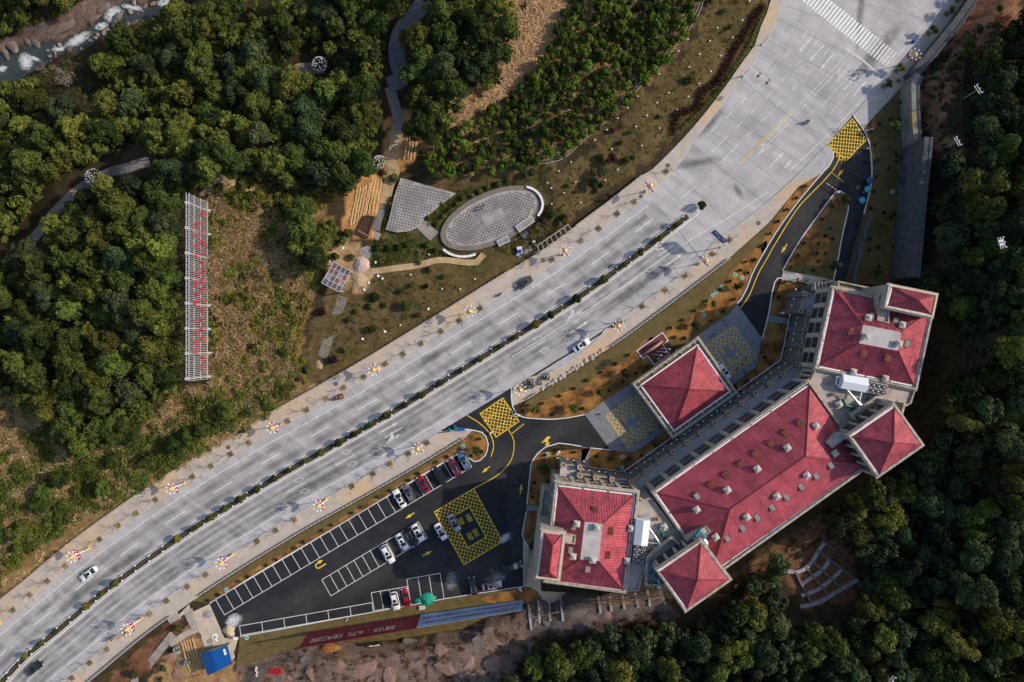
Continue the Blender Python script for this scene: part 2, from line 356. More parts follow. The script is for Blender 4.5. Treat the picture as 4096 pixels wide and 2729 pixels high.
def lane(off, s0, s1, step=3.0):
    n = max(2, int((s1 - s0) / step)); return [at(s0 + (s1 - s0) * i / n, off)[0] for i in range(n + 1)]
S_END = station(2700, 904)
KN = lane(10.4, 0, S_END) + smooth(XY([(2597, 773), (2696, 690), (2766, 578), (2874, 439), (2961, 313), (3027, 222), (3072, 161), (3098, 104), (3122, 26), (3135, -60), (3160, -140), (3200, -300)]), 3)[1:]
BN = lane(14.9, 0, S_END - 8) + smooth(XY([(2520, 740), (2566, 704), (2609, 678), (2726, 561), (2813, 461), (2900, 348), (2970, 248), (3018, 183), (3044, 104), (3066, 56), (3083, 0), (3110, -140), (3150, -300)]), 3)
KS = lane(-10.4, 0, S_END) + smooth(XY([(2803, 1035), (2853, 969), (2930, 915), (3072, 806), (3172, 717), (3240, 648), (3307, 581), (3413, 461), (3555, 300), (3637, 209), (3807, 9), (3920, -130), (4050, -300)]), 3)[1:]
road = MB().sheet(KN + KS[::-1], -0.055).obj('road', M_JOINT, kind='structure')
# concrete slabs, each cast by itself
def slab(q, m=None):
    c = (sum(p[0] for p in q) / 4, sum(p[1] for p in q) / 4); g = 0.035; r = []
    for p in q:
        l = math.dist(p, c); r.append((p[0] - c[0] + (c[0] - p[0]) / l * g, p[1] - c[1] + (c[1] - p[1]) / l * g))
    dz = random.uniform(-0.003, 0.003)
    MB().prism(r, -0.2, dz).obj('road_slab', m or M_CONC, road, loc=(c[0], c[1], 0))
OFFS = [10.4, 8.2, 4.7, 1.05]
rows = [S_END * i / 37 for i in range(38)]
for a, b in zip(rows[:-1], rows[1:]):
    if b < station(-60, 2800): continue
    for sgn in (1, -1):
        for o0, o1 in zip(OFFS[:-1], OFFS[1:]): slab([at(a, sgn * o0)[0], at(b, sgn * o0)[0], at(b, sgn * o1)[0], at(a, sgn * o1)[0]], M_CONC2 if o0 < 9 else None)
NEP = [((2597, 773), (2803, 1035)), ((2648, 732), (2868, 965)), ((2700, 686), (2935, 912)), ((2766, 578), (3060, 815)), ((2820, 508), (3140, 745)), ((2874, 439), (3225, 663)), ((2961, 313), (3307, 581)), ((3027, 222), (3413, 461)), ((3072, 161), (3485, 380)), ((3108, 75), (3555, 300)), ((3124, 20), (3660, 182)), ((3138, -70), (3740, 88)), ((3160, -140), (3807, 9)), ((3185, -240), (3920, -130))]
for (a0, b0), (a1, b1) in zip(NEP[:-1], NEP[1:]):
    for k in range(6):
        f = lambda a, b, t: W(a[0] + (b[0] - a[0]) * t, a[1] + (b[1] - a[1]) * t).to_2d()
        slab([tuple(f(a0, b0, k / 6)), tuple(f(a1, b1, k / 6)), tuple(f(a1, b1, (k + 1) / 6)), tuple(f(a0, b0, (k + 1) / 6))])
ZP = 0.009
def line(name, pts, w, m, parent, z=ZP): return MB().strip(pts, -w / 2, w / 2, z).obj(name, m, parent)
s0 = 0.0
line('edge_line', lane(8.2, s0, S_END - 2), 0.2, M_OPAINT, road); line('edge_line', lane(-8.2, s0, station(1759, 1600) + 4), 0.2, M_OPAINT, road)
line('edge_line', XY([(2048 + 0, 1428), (2150, 1366), (2350, 1241), (2560, 1100), (2680, 1012), (2760, 960), (2940, 855), (3072, 767)]), 0.2, M_OPAINT, road)
line('edge_line', XY(TL(3, 0, [(205, 1568), (560, 1235), (800, 985), (1040, 700), (1200, 510), (1330, 350), (1615, 0), (1700, -110)])), 0.2, M_OPAINT, road)
line('edge_line', lane(1.25, s0, S_END + 6), 0.2, M_WPAINT, road); line('edge_line', lane(-1.25, s0, S_END + 6), 0.2, M_WPAINT, road)
e, hd = at(S_END + 6, 0)
line('edge_line', [(e[0] + 1.25 * math.cos(hd + t), e[1] + 1.25 * math.sin(hd + t)) for t in np.linspace(math.pi / 2, -math.pi / 2, 9)], 0.2, M_WPAINT, road)
def dashes(off, ref, step, length, lo, hi, m):
    c = station(*ref); k0 = int((lo - c) // step)
    for k in range(k0, int((hi - c) / step) + 1):
        s = c + k * step
        if lo + 3 < s < hi - 3: line('lane_dash', lane(off, s - length / 2, s + length / 2, 2), 0.17, m, road)
dashes(4.75, S3(1, 2, 1025, 585), 13.85, 5.6, station(-40, 2770), S_END, M_WPAINT)
dashes(-4.6, S3(1, 2, 1262, 843), 13.85, 5.6, station(-40, 2770), S_END - 6, M_OPAINT)
for c, r, pts in [(2, 1, [(1549, 262), (1708, 131)]), (2, 0, [(2235, 822), (2290, 760)]), (2, 0, [(2105, 950), (2160, 895)]), (2, 0, [(1966, 1087), (2024, 1030)]), (2, 0, [(1828, 1215), (1887, 1160)]),
                  (2, 0, [(2197, 1038), (2253, 982)]), (2, 0, [(2065, 1172), (2120, 1115)]), (2, 0, [(2295, 1122), (2350, 1065)]), (2, 0, [(2158, 1258), (2215, 1202)]), (2, 0, [(1840, 1395), (1985, 1252)]), (2, 0, [(1934, 1480), (2077, 1337)]),
                  (3, 0, [(312, 345), (362, 283)]), (3, 0, [(413, 430), (465, 370)]), (3, 0, [(512, 507), (565, 450)]), (3, 0, [(155, 523), (206, 463)]), (3, 0, [(256, 606), (306, 550)]), (3, 0, [(352, 688), (405, 628)]),
                  (3, 0, [(22, 667), (75, 610)]), (3, 0, [(117, 753), (172, 698)]), (3, 0, [(213, 838), (268, 778)]), (3, 0, [(-20, 905), (34, 845)]), (3, 0, [(78, 985), (133, 925)])]:
    line('lane_dash', XY(TL(c, r, pts)), 0.18, M_OPAINT, road)
for c, r, pts in [(3, 0, [(-10, 1290), (750, 478)]), (3, 0, [(-10, 1340), (790, 492)]), (3, 0, [(488, 985), (860, 568)]), (3, 0, [(566, 1048), (942, 630)])]:
    line('lane_line', XY(TL(c, r, pts)), 0.14, M_OPAINT, road)
line('stop_line', XY(TL(3, 0, [(725, 448), (870, 555), (1045, 698)])), 0.42, M_OPAINT, road)
line('turn_guide_line', XY(TL(3, 0, [(-130, 1375), (60, 1190), (215, 1020)])), 0.16, M_YPAINT, road)
line('turn_guide_line', XY(TL(2, 0, [(2080, 1510), (2200, 1395), (2354, 1240)])), 0.2, M_YPAINT, road)
CW0, CW1 = S3(3, 0, 300, 0), S3(3, 0, 1085, 620)                      # zebra crossing
for k in range(-6, 31):
    t = k / 29.3; x = CW0[0] + (CW1[0] - CW0[0]) * t; y = CW0[1] + (CW1[1] - CW0[1]) * t
    dx, dy = 45.5, -57.0
    if k > 29: continue
    a, b = W(x, y), W(x + dx, y + dy); line('crossing_stripe', [(a.x, a.y), (b.x, b.y)], 0.52, M_WPAINT if k < 22 else M_OPAINT, road)
def arrow_mesh(L, kind='straight', w=0.13, hw=0.42, hl=1.5):
    mb = MB()
    if kind == 'straight':
        mb.sheet([(-L / 2, -w), (L / 2 - hl, -w), (L / 2 - hl, -hw), (L / 2, 0), (L / 2 - hl, hw), (L / 2 - hl, w), (-L / 2, w)], 0)
    elif kind == 'left':
        mb.sheet([(-L / 2, -w), (L / 2 - hl, -w), (L / 2 - hl, -hw), (L / 2, 0), (L / 2 - hl, hw), (L / 2 - hl, w), (-L / 2, w)], 0)
        mb.sheet([(-L / 2 + 0.5, w * 0.9), (0.2, 1.15), (-0.35, 1.15), (0.5, 1.75), (1.3, 1.15), (0.85, 1.15), (0.3, w * 0.9)], 0.004)
    elif kind == 'uturn':
        o = [(-L * 0.1 - 0.75 * math.sin(t), 0.75 - 0.75 * math.cos(t)) for t in np.linspace(0, math.pi, 10)]
        i = [(-L * 0.1 - 0.45 * math.sin(t), 0.75 - 0.45 * math.cos(t)) for t in np.linspace(math.pi, 0, 10)]
        mb.sheet([(L / 2, 0.0)] + o + [(0.3, 1.5), (0.3, 1.85), (1.5, 1.35), (0.3, 0.9), (0.3, 1.2)] + i + [(L / 2, 0.3)], 0)
    return mb.mesh('arrow')
AM = {}
def arrow(a, b, kind, m, parent, z=ZP):
    a, b = W(*a), W(*b); L = round((b - a).length, 1); k = (kind, L)
    if k not in AM: AM[k] = arrow_mesh(L, kind)
    obj('direction_arrow', AM[k], m, parent, ((a.x + b.x) / 2, (a.y + b.y) / 2, z), math.atan2(b.y - a.y, b.x - a.x))
for c, r, x0, y0, x1, y1, k in [(3, 0, 410, 337, 275, 490, 'straight'), (3, 0, 512, 417, 377, 567, 'straight'), (3, 0, 607, 490, 483, 643, 'straight'), (3, 0, 697, 828, 826, 680, 'straight'), (3, 0, 775, 893, 907, 746, 'straight'), (3, 0, 630, 775, 730, 625, 'left'),
                                (3, 0, 15, 1535, 148, 1402, 'straight'), (3, 0, -110, 1440, 45, 1330, 'left'), (3, 0, 155, 1545, 222, 1472, 'straight'), (2, 1, 1350, 788, 1493, 680, 'straight'), (2, 1, 1417, 877, 1572, 762, 'straight'),
                                (2, 1, 490, 1395, 645, 1290, 'left'), (2, 1, 540, 1493, 710, 1382, 'straight'), (1, 2, 1145, 840, 1310, 748, 'straight'), (1, 2, 1195, 945, 1330, 855, 'left')]:
    arrow(S3(c, r, x0, y0), S3(c, r, x1, y1), k, M_OPAINT if k == 'straight' else M_FAINT, road)
arrow(S3(2, 1, 1300, 745), S3(2, 1, 1415, 715), 'uturn', M_OPAINT, road)
def diamond(c, r, x, y):
    p = T(c, r, x, y); h = at(station(*S3(c, r, x, y)))[1]; mb = MB()
    q = [(-1.25, 0), (0, -0.62), (1.25, 0), (0, 0.62)]; mb.strip(q, -0.06, 0.06, 0, closed=True); mb.obj('lane_diamond', M_OPAINT, road, loc=(p.x, p.y, ZP), rz=h - 0.35)
for a in [(2, 1, 235, 1545), (2, 2, 295, 85), (1, 2, 830, 1023), (1, 2, 890, 1130), (1, 2, 395, 1278), (1, 2, 450, 1382)]: diamond(*a)

# pavements along the road
def walk(name, pts, z=0.13, m=None): return MB().prism(pts, -0.3, z).obj(name, m or M_WALK, kind='structure')
NWP = walk('pavement', KN + BN[::-1])
MB().strip(KN, 0.02, 0.24, -0.1, 0.145).obj('kerb', M_KERB, NWP)
def part(pl, x0, x1): return [p for p in pl if x0 <= p[0] * PXM + 2048 <= x1]
BS = lane(-14.9, 0, station(2840, 860))
p1 = part(lane(-10.4, 0, S_END), -9999, 1757) + XY([(1800, 1722), (1850, 1717), (1888, 1724)]); b1 = [p for p in BS if p[0] * PXM + 2048 < 1885]
W1 = walk('pavement', p1 + b1[::-1]); MB().strip(p1, -0.24, -0.02, -0.1, 0.145).obj('kerb', M_KERB, W1)
nose = smooth(XY(TL(2, 2, [(5, 600), (-4, 500), (10, 430), (60, 372), (180, 330), (380, 270), (560, 160), (700, 60), (760, 5)]) + TL(2, 1, [(800, 1530), (860, 1455), (950, 1425)])), 1.5)
p2 = nose + part(KS, 2480, 3290) + smooth(XY([(3307, 581), (3321, 589), (3332, 606), (3333, 631), (3316, 665), (3296, 686)]), 1)
b2 = [p for p in BS if 2075 < p[0] * PXM + 2048 < 2900] + XY([(2935, 1017), (3072, 895), (3168, 778), (3194, 747), (3272, 702)])
W2 = walk('pavement', p2 + b2[::-1]); MB().strip(p2, -0.24, -0.02, -0.1, 0.145).obj('kerb', M_KERB, W2)
p3 = XY([(3455, 513), (3440, 495), (3419, 473), (3413, 461)]) + part(KS, 3430, 9999)
b3 = XY([(3500, 461), (3607, 348), (3716, 226), (3812, 113), (3890, 0), (3990, -130), (4110, -300)])
W3 = walk('pavement', p3 + b3[::-1]); MB().strip(p3, -0.24, -0.02, -0.1, 0.145).obj('kerb', M_KERB, W3)
MB().sheet(XY(TL(3, 0, [(787, 1055), (900, 950), (935, 975), (945, 1025), (985, 1060), (880, 1178), (830, 1110)])), 0.136).obj('repaved_patch', M_FRESH, W3)
MB().sheet(XY(TL(3, 0, [(545, 1340), (580, 1365), (597, 1420), (500, 1560), (430, 1610), (330, 1640), (260, 1640)])), 0.136).obj('repaved_patch', M_FRESH, W2)
layby = MB().sheet(XY([(2062, 1552), (2130, 1510), (2400, 1340), (2465, 1300), (2455, 1312), (2380, 1375), (2260, 1465), (2110, 1512)]), 0.014).obj('lay_by_patch', M_FRESH, road)

# car park, drives, gate paving
nose1 = smooth(XY([(1850, 1803), (1864, 1812), (1877, 1834), (1898, 1847), (1920, 1842), (1942, 1821), (1953, 1777), (1944, 1747), (1929, 1730), (1903, 1723), (1850, 1716), (1800, 1722), (1759, 1727)]), 1)
eastk = smooth(XY([(2361, 1792), (2326, 1786), (2275, 1777), (2235, 1773), (2183, 1788), (2152, 1812), (2133, 1838), (2124, 1860), (2107, 2019), (2089, 2137), (2096, 2162), (2092, 2346)]), 2)
gk = smooth(XY([(2046, 1551), (2045, 1590), (2050, 1625), (2065, 1655), (2092, 1669), (2150, 1675), (2209, 1677), (2274, 1671), (2339, 1658)]), 1.5)
LOT = XY([(1759, 1727)]) + gk + XY([(2442, 1799)]) + eastk + XY([(2048, 2351), (1777, 2394), (1651, 2418), (1024, 2534), (960, 2545), (897, 2553), (838, 2416), (1024, 2299), (1446, 2050)]) + nose1[:-1]
lot = MB().sheet(LOT, 0.004).obj('car_park', M_ASPH, kind='structure')
dkR = smooth(XY([(3413, 461), (3420, 474), (3446, 509), (3463, 535), (3477, 574), (3483, 618), (3487, 682), (3483, 747), (3466, 812), (3455, 856), (3420, 969), (3381, 1126)]), 2)
isl = smooth(XY([(3333, 1119), (3348, 1056), (3368, 943), (3392, 839), (3392, 804), (3385, 782), (3359, 764), (3342, 769), (3311, 808), (3216, 938), (3181, 991), (3129, 1084)]), 2)
lowk = smooth(XY([(3129, 1113), (3111, 1113), (3098, 1130), (3089, 1165), (3072, 1265), (3049, 1354)]), 2)
dkL = smooth(XY([(2948, 1215), (2966, 1195), (2988, 1152), (3009, 1095), (3044, 1030), (3072, 982), (3124, 900), (3202, 795), (3298, 682), (3316, 665), (3333, 631), (3331, 605), (3320, 587), (3307, 581)]), 2)
DRV = dkR + isl + lowk + dkL
drive = MB().sheet(DRV, 0.004).obj('driveway', M_ASPH, kind='structure')
GP = XY([(2339, 1658), (2500, 1542), (2761, 1362), (2848, 1300), (2918, 1252), (2948, 1215), (3049, 1354), (3027, 1466), (2940, 1534), (2537, 1812), (2442, 1801)])
gate_paving = MB().prism(GP, -0.1, 0.016).obj('granite_forecourt', M_GRAN, kind='structure')
# yellow hatched boxes
def hatch(name, c, m, parent, z, inner=None, step=1.05, w=0.1, edge=0.16):
    c = [Vector(p) for p in c]; u = c[1] - c[0]; v = c[3] - c[0]; lu, lv = u.length, v.length; u.normalize(); v.normalize(); mb = MB()
    P = lambda a, b: tuple(c[0] + u * a + v * b)
    mb.strip([tuple(p) for p in c], -edge / 2, edge / 2, z, closed=True)
    if inner:
        a0, b0, a1, b1 = inner; mb.strip([P(a0, b0), P(a1, b0), P(a1, b1), P(a0, b1)], -edge / 2, edge / 2, z, closed=True)
    n = int((lu + lv) / step)
    for sgn in (1, -1):
        for k in range(1, n):
            d = k * step + (0 if sgn > 0 else 0.0); pts = []
            # points (a, d - a) or (a, a + d - lu)
            lo = max(0, d - lv) if sgn > 0 else max(0, lu - d); hi = min(lu, d) if sgn > 0 else min(lu, lv + lu - d)
            f = (lambda a: d - a) if sgn > 0 else (lambda a: a + d - lu)
            segs = [(lo, hi)]
            if inner:
                a0, b0, a1, b1 = inner
                ia = sorted(((d - b1, d - b0) if sgn > 0 else (b0 + lu - d, b1 + lu - d))); il, ih = max(a0, ia[0]), min(a1, ia[1])
                if il < ih: segs = [(lo, min(il, hi)), (max(ih, lo), hi)]
            for p, q in segs:
                if q - p > 0.15: mb.strip([P(p, f(p)), P(q, f(q))], -w / 2, w / 2, z + 0.003 * (sgn > 0) + 0.002)
    return mb.obj(name, m, parent)
def Q(l): return [W(*p).to_2d() for p in l]
hatch('hatched_box', Q(TL(3, 0, [(778, 1092), (903, 1285), (722, 1478), (555, 1325)])), M_YPAINT, drive, 0.012, step=1.12, w=0.17, edge=0.2)
hatch('hatched_box', Q([S3(1, 2, 2060, 668), S3(1, 2, 2270, 525), S3(2, 2, 65, 740), S3(1, 2, 2208, 885)]), M_YPAINT, lot, 0.012, step=1.12, w=0.17, edge=0.2)
z6 = lambda x, y: (1700 + x / 3.3625, 1900 + y / 3.3625)
B6 = Q([z6(655, 185), z6(127, 497), (1856, 2260), (2010, 2166)])
hatch('hatched_box', B6, M_YPAINT, lot, 0.012, inner=(3.1, 3.4, 8.35, 12.0), step=1.2, w=0.13, edge=0.2)
gz1 = lambda x, y: (2500 + x / 4.708, 1300 + y / 4.708); gz2 = lambda x, y: (2450 + x / 4.708, 1630 + y / 4.708)
hatch('hatched_box', Q([(2543, 1577), (2424, 1664), (2512, 1792), (2630, 1705)]), M_YPAINT, gate_paving, 0.024, inner=(2.2, 2.6, 7.3, 7.4), step=1.35, w=0.12, edge=0.14)
hatch('hatched_box', Q([(2936, 1303), (2817, 1387), (2905, 1512), (3025, 1430)]), M_YPAINT, gate_paving, 0.024, inner=(2.2, 2.6, 7.3, 7.4), step=1.35, w=0.12, edge=0.14)
# stalls
def stalls(a, b, d, n, w=0.13, close=True):
    a, b = W(*a).to_2d(), W(*b).to_2d(); d = W(2048 + d[0], 1364.5 + d[1]).to_2d(); mb = []
    for k in range(n + 1):
        p = a + (b - a) * k / n; mb.append([tuple(p), tuple(p + d)])
    for q in mb: line('stall_line', q, w, M_WPAINT, lot, 0.012)
    line('stall_line', [tuple(a), tuple(b)], w, M_WPAINT, lot, 0.013)
    if close: line('stall_line', [tuple(a + d), tuple(b + d)], w, M_WPAINT, lot, 0.014)
stalls((862, 2398), (1851, 1806), (36, 62), 26)
stalls(S3(1, 3, 605, 627), S3(1, 3, 1490, 95), (36, 65), 12)
stalls(S3(1, 3, 1057, 747), S3(1, 3, 1390, 690), (13.5, 72), 4)
stalls(S3(1, 3, 1385, 622), S3(1, 3, 1690, 568), (17, 104), 3)
stalls(S3(0, 3, 2200, 1052), S3(1, 3, 1065, 838), (5, 37), 6)
def ygl(pts, w=0.2, parent=None): line('yellow_line', smooth(XY(pts), 1), w, M_YPAINT, parent or lot, 0.013)
ygl(TL(1, 2, [(1942, 685), (2040, 745), (2120, 815), (2170, 890), (2185, 980), (2160, 1065)]))
ygl(TL(1, 2, [(2320, 815), (2354, 870)]) + TL(2, 2, [(20, 930), (18, 1000), (0, 1075)]) + TL(1, 2, [(2310, 1150), (2220, 1235), (2120, 1295), (2000, 1360)]))
ygl(TL(2, 1, [(2100, 1265), (2180, 1150), (2270, 940), (2354, 795)]) + TL(3, 1, [(40, 720), (250, 380), (380, 230), (500, 110), (595, 0)]) + TL(3, 0, [(620, 1530), (650, 1470), (660, 1415)]), parent=drive)
for a in [((1, 2, 2150, 1155), (1, 2, 2075, 1215)), ((1, 3, 1455, 13), (1, 3, 1370, 67)), ((1, 3, 1530, 408), (1, 3, 1617, 363)), ((2, 2, 75, 1410), (2, 2, 90, 1312)), ((2, 2, 355, 885), (2, 2, 268, 940))]:
    arrow(S3(*a[0]), S3(*a[1]), 'straight', M_YPAINT, lot, 0.013)
arrow(S3(2, 2, 345, 882), S3(2, 2, 290, 915), 'left', M_YPAINT, lot, 0.016)
arrow(S3(1, 3, 545, 548), S3(1, 3, 645, 485), 'uturn', M_YPAINT, lot, 0.013)
arrow(S3(3, 1, 175, 677), S3(3, 1, 122, 760), 'straight', M_YPAINT, drive, 0.013); arrow(S3(3, 1, 690, -5), S3(3, 1, 640, 55), 'straight', M_YPAINT, drive, 0.013)
def humps(a, b, n, parent):
    a, b = W(*a), W(*b); h = math.atan2(b.y - a.y, b.x - a.x)
    for k in range(n):
        p = a + (b - a) * (k + 0.5) / n; MB().box((0, 0, 0.03), ((b - a).length / n * 0.55, 0.35, 0.06), taper=0.8).obj('speed_hump_block', M_YPAINT, parent, loc=(p.x, p.y, 0.012), rz=h)
humps(S3(3, 1, 585, 20), S3(3, 1, 695, 108), 9, drive); humps(S3(2, 2, 0, 850), S3(2, 2, 110, 762), 8, lot); humps(S3(1, 2, 2095, 745), S3(1, 2, 2205, 660), 7, lot)

def patchy(name, c, lo, hi, sc, top=1.0):             # broken film of dust or froth: bare surface shows between the grains
    m = mat(name, c, rough=0.9); nt = m.node_tree; p = nt.nodes['Principled BSDF']; tc = nt.nodes.new('ShaderNodeTexCoord'); gr = nt.nodes.new('ShaderNodeTexGradient'); gr.gradient_type = 'SPHERICAL'
    n = nt.nodes.new('ShaderNodeTexNoise'); n.inputs['Scale'].default_value = sc; n.inputs['Detail'].default_value = 8; g = nt.nodes.new('ShaderNodeNewGeometry'); nt.links.new(g.outputs['Position'], n.inputs['Vector']); nt.links.new(tc.outputs['Object'], gr.inputs['Vector'])
    a = nt.nodes.new('ShaderNodeMath'); a.operation = 'MULTIPLY'; nt.links.new(n.outputs['Fac'], a.inputs[0]); nt.links.new(gr.outputs['Fac'], a.inputs[1]); r = nt.nodes.new('ShaderNodeMapRange'); r.inputs[1].default_value = lo; r.inputs[2].default_value = hi; r.inputs[4].default_value = top; nt.links.new(a.outputs[0], r.inputs[0]); nt.links.new(r.outputs[0], p.inputs['Alpha']); return m
M_DUST = patchy('pale_dust', (0.07, 0.068, 0.068), 0.05, 0.6, 0.9, 0.55); M_CHALK = patchy('white_dust', (0.5, 0.5, 0.52), 0.12, 0.36, 1.4)
unit = MB().lathe([(1, 0), (0.5, 0.0005), (0.01, 0.001)], 20).mesh('dust_patch')
for i, (c, r, x, y, rx, ry, m) in enumerate([(1, 3, 1800, 640, 2.2, 3.4, M_CHALK), (1, 3, 2190, 630, 4, 2.5, M_CHALK), (1, 3, 2165, 545, .6, .6, M_CHALK), (1, 3, 2300, 240, 3, 1.5, M_CHALK), (0, 3, 2150, 1005, 3.2, 2.4, M_CHALK), (0, 3, 2270, 985, 5, 2.5, M_DUST), (2, 3, 60, 340, 4, 8, M_DUST), (2, 3, 60, 100, 4, 10, M_DUST), (2, 2, 50, 1450, 4, 9, M_DUST), (2, 2, 90, 1180, 5, 9, M_DUST), (1, 3, 1950, 560, 14, 6, M_DUST), (1, 3, 2080, 640, 12, 5, M_DUST), (1, 3, 1500, 520, 10, 4, M_DUST), (1, 3, 1000, 640, 16, 4, M_DUST), (1, 3, 420, 800, 14, 4, M_DUST), (1, 3, 1250, 300, 16, 3, M_DUST), (2, 2, 420, 830, 12, 4, M_DUST), (1, 2, 2250, 1150, 9, 7, M_DUST), (1, 3, 450, 900, 5, 2, M_DUST), (1, 3, 850, 120, 3, 1.2, M_DUST)]):
    p = T(c, r, x, y); obj('dust_patch', unit, m, lot, (p.x, p.y, 0.0055 + 0.0002 * i), R(30) if rx > ry else R(-5), scale=(rx, ry, 1))
for i, (c, r, x, y, rx, ry) in enumerate([(3, 1, 300, 420, 5, 12), (3, 1, 90, 880, 5, 8), (3, 1, 250, 640, 3, 5), (3, 0, 780, 1500, 8, 6), (3, 1, 760, 300, 4, 10)]): p = T(c, r, x, y); obj('dust_patch', unit, M_DUST, drive, (p.x, p.y, 0.006 + 0.0002 * i), R(-28), scale=(rx, ry, 1))
M_DAMP = patchy('dark_stain', (0.15, 0.145, 0.14), 0.05, 0.6, 0.6, 0.4)
def track_mat():
    m = mat('tyre_darkening', (0.15, 0.147, 0.15), rough=0.9); nt = m.node_tree; p = nt.nodes['Principled BSDF']; g = nt.nodes.new('ShaderNodeNewGeometry'); uv = nt.nodes.new('ShaderNodeUVMap'); sp = nt.nodes.new('ShaderNodeSeparateXYZ'); nt.links.new(uv.outputs[0], sp.inputs[0])
    n = nt.nodes.new('ShaderNodeTexNoise'); n.inputs['Scale'].default_value = 0.22; n.inputs['Detail'].default_value = 6; nt.links.new(g.outputs['Position'], n.inputs['Vector']); r = nt.nodes.new('ShaderNodeMapRange'); r.inputs[1].default_value = 0.32; r.inputs[2].default_value = 0.7; r.inputs[4].default_value = 0.5; nt.links.new(n.outputs['Fac'], r.inputs[0])
    w = nt.nodes.new('ShaderNodeMath'); w.operation = 'SINE'; k = nt.nodes.new('ShaderNodeMath'); k.operation = 'MULTIPLY'; k.inputs[1].default_value = math.pi; nt.links.new(sp.outputs[1], k.inputs[0]); nt.links.new(k.outputs[0], w.inputs[0])
    a = nt.nodes.new('ShaderNodeMath'); a.operation = 'MULTIPLY'; nt.links.new(r.outputs[0], a.inputs[0]); nt.links.new(w.outputs[0], a.inputs[1]); nt.links.new(a.outputs[0], p.inputs['Alpha']); return m
M_TRACK = track_mat()
for i, (o_, w_) in enumerate([(2.9, 2.2), (6.4, 1.9), (-2.2, 1.3), (-3.7, 1.3), (-5.7, 1.5), (-7.1, 1.5)]):     # darkened wheel tracks along each lane
    pts = lane(o_, 0, S_END - 4, 3); mb = MB().strip(pts, -w_ / 2, w_ / 2, 0.0052 + 0.0001 * i); me = mb.mesh('wheel_track'); ul = me.uv_layers.new(name='UVMap'); np_ = len(pts)
    for j, lp in enumerate(me.loops): ul.data[j].uv = (0, 0 if lp.vertex_index < np_ else 1)
    obj('wheel_track', me, M_TRACK, road)
for i, (c, r, x, y, rx, ry, a) in enumerate([(2, 0, 1830, 1130, 6.5, 1.3, 50), (2, 0, 1680, 1500, 9, 1.5, 10), (2, 1, 2080, 190, 3, 1.2, -60), (2, 1, 1380, 520, 2.2, 1.5, 0), (3, 0, 1000, 480, 12, 2.5, 50), (3, 0, 850, 120, 1.2, 12, -5), (2, 1, 900, 880, 2.2, 1.2, 0), (1, 2, 1640, 130, 5, 1.5, 30), (1, 2, 1280, 850, 10, 1.2, 32), (0, 3, 1180, 450, 9, 1.6, 33), (0, 3, 700, 780, 8, 1.6, 40), (0, 3, 1500, 350, 14, 1.3, 35), (2, 1, 1180, 1050, 13, 1.3, 34), (1, 2, 600, 1280, 16, 1.4, 30)]): p = T(c, r, x, y); obj('road_stain', unit, M_DAMP, road, (p.x, p.y, 0.0065 + 0.0001 * i), R(a), scale=(rx, ry, 1))
# lawns with kerbs
def lawn(name, pts, m, z=0.12): return MB().prism(pts, -0.15, z).obj(name, m, kind='structure')
def kerb(pts, parent, w=0.22, z=0.17, m=None): MB().strip(pts, -w / 2, w / 2, -0.05, z).obj('kerb', m or M_WKERB, parent)
bA = [p for p in BS if -60 < p[0] * PXM + 2048 < 1885 and p[0] * PXM + 2048 > 770]
L1 = lawn('lawn', offset(bA, -0.25)[::-1] + XY([(745, 2400), (826, 2412), (838, 2410), (1024, 2294), (1446, 2045), (1850, 1800)]) + nose1[1:-4], M_SOD)
kerb(nose1, L1); kerb(XY([(838, 2414), (1024, 2297), (1446, 2048), (1850, 1802)]), L1, 0.18)
bB = [p for p in BS if 2075 < p[0] * PXM + 2048 < 2900]
L2 = lawn('lawn', offset(bB, -0.25) + XY([(2937, 1019), (3074, 897), (3170, 780), (3196, 749), (3274, 704), (3294, 688)]) + [p for p in dkL[::-1] if p[1] < W(0, 690).y] + XY([(2918, 1254), (2848, 1302), (2761, 1364), (2500, 1544), (2339, 1660)]) + gk[::-1][:-3], M_SOD)
kerb(gk, L2); kerb([p for p in dkL if p[1] < W(0, 600).y], L2)
L3 = lawn('lawn', isl + XY([(3180, 1096), (3262, 1112)]), M_SOD); kerb(isl, L3)
L4 = lawn('lawn', [p for p in dkR if p[1] < W(0, 470).y] + XY([(3420, 1135), (3540, 1140), (3590, 1124), (3600, 1030), (3618, 812), (3633, 682), (3641, 596), (3630, 370), (3607, 350), (3500, 463), (3457, 515)]), M_SOD)
kerb([p for p in dkR if p[1] > W(0, 860).y], L4)
L5 = lawn('lawn', XY([(2327, 1790), (2322, 1876), (2240, 1872), (2180, 1935), (2150, 2020), (2110, 2020)]) + [p for p in eastk[::-1] if W(0, 2015).y < p[1] < W(0, 1788).y], M_MULCH)
L6 = lawn('lawn', XY([(2361, 1796), (2442, 1803), (2537, 1814), (2700, 1702), (2760, 1740), (2524, 1905), (2353, 1880)]), M_MULCH)
kerb([p for p in eastk if p[1] > W(0, 2030).y and p[0] < W(2330, 0).x], L5); kerb(XY([(2361, 1792), (2442, 1800)]), L6)
L7 = lawn('lawn', XY([(2106, 2045), (2156, 2045), (2153, 2190), (2135, 2203), (2115, 2185), (2093, 2160), (2090, 2137)]), M_MULCH); kerb(XY([(2105, 2045), (2089, 2137), (2096, 2162), (2114, 2187)]), L7)
L8 = lawn('lawn', XY([(3129, 1116), (3212, 1130), (3215, 1180), (3150, 1270), (3074, 1258)]) + lowk[2:6], M_MULCH)
L9 = lawn('lawn', XY([(3070, 1288), (3150, 1306), (3130, 1450), (2960, 1600), (2944, 1536), (3029, 1468), (3051, 1356)]), M_MULCH)
kerb(lowk, L8)
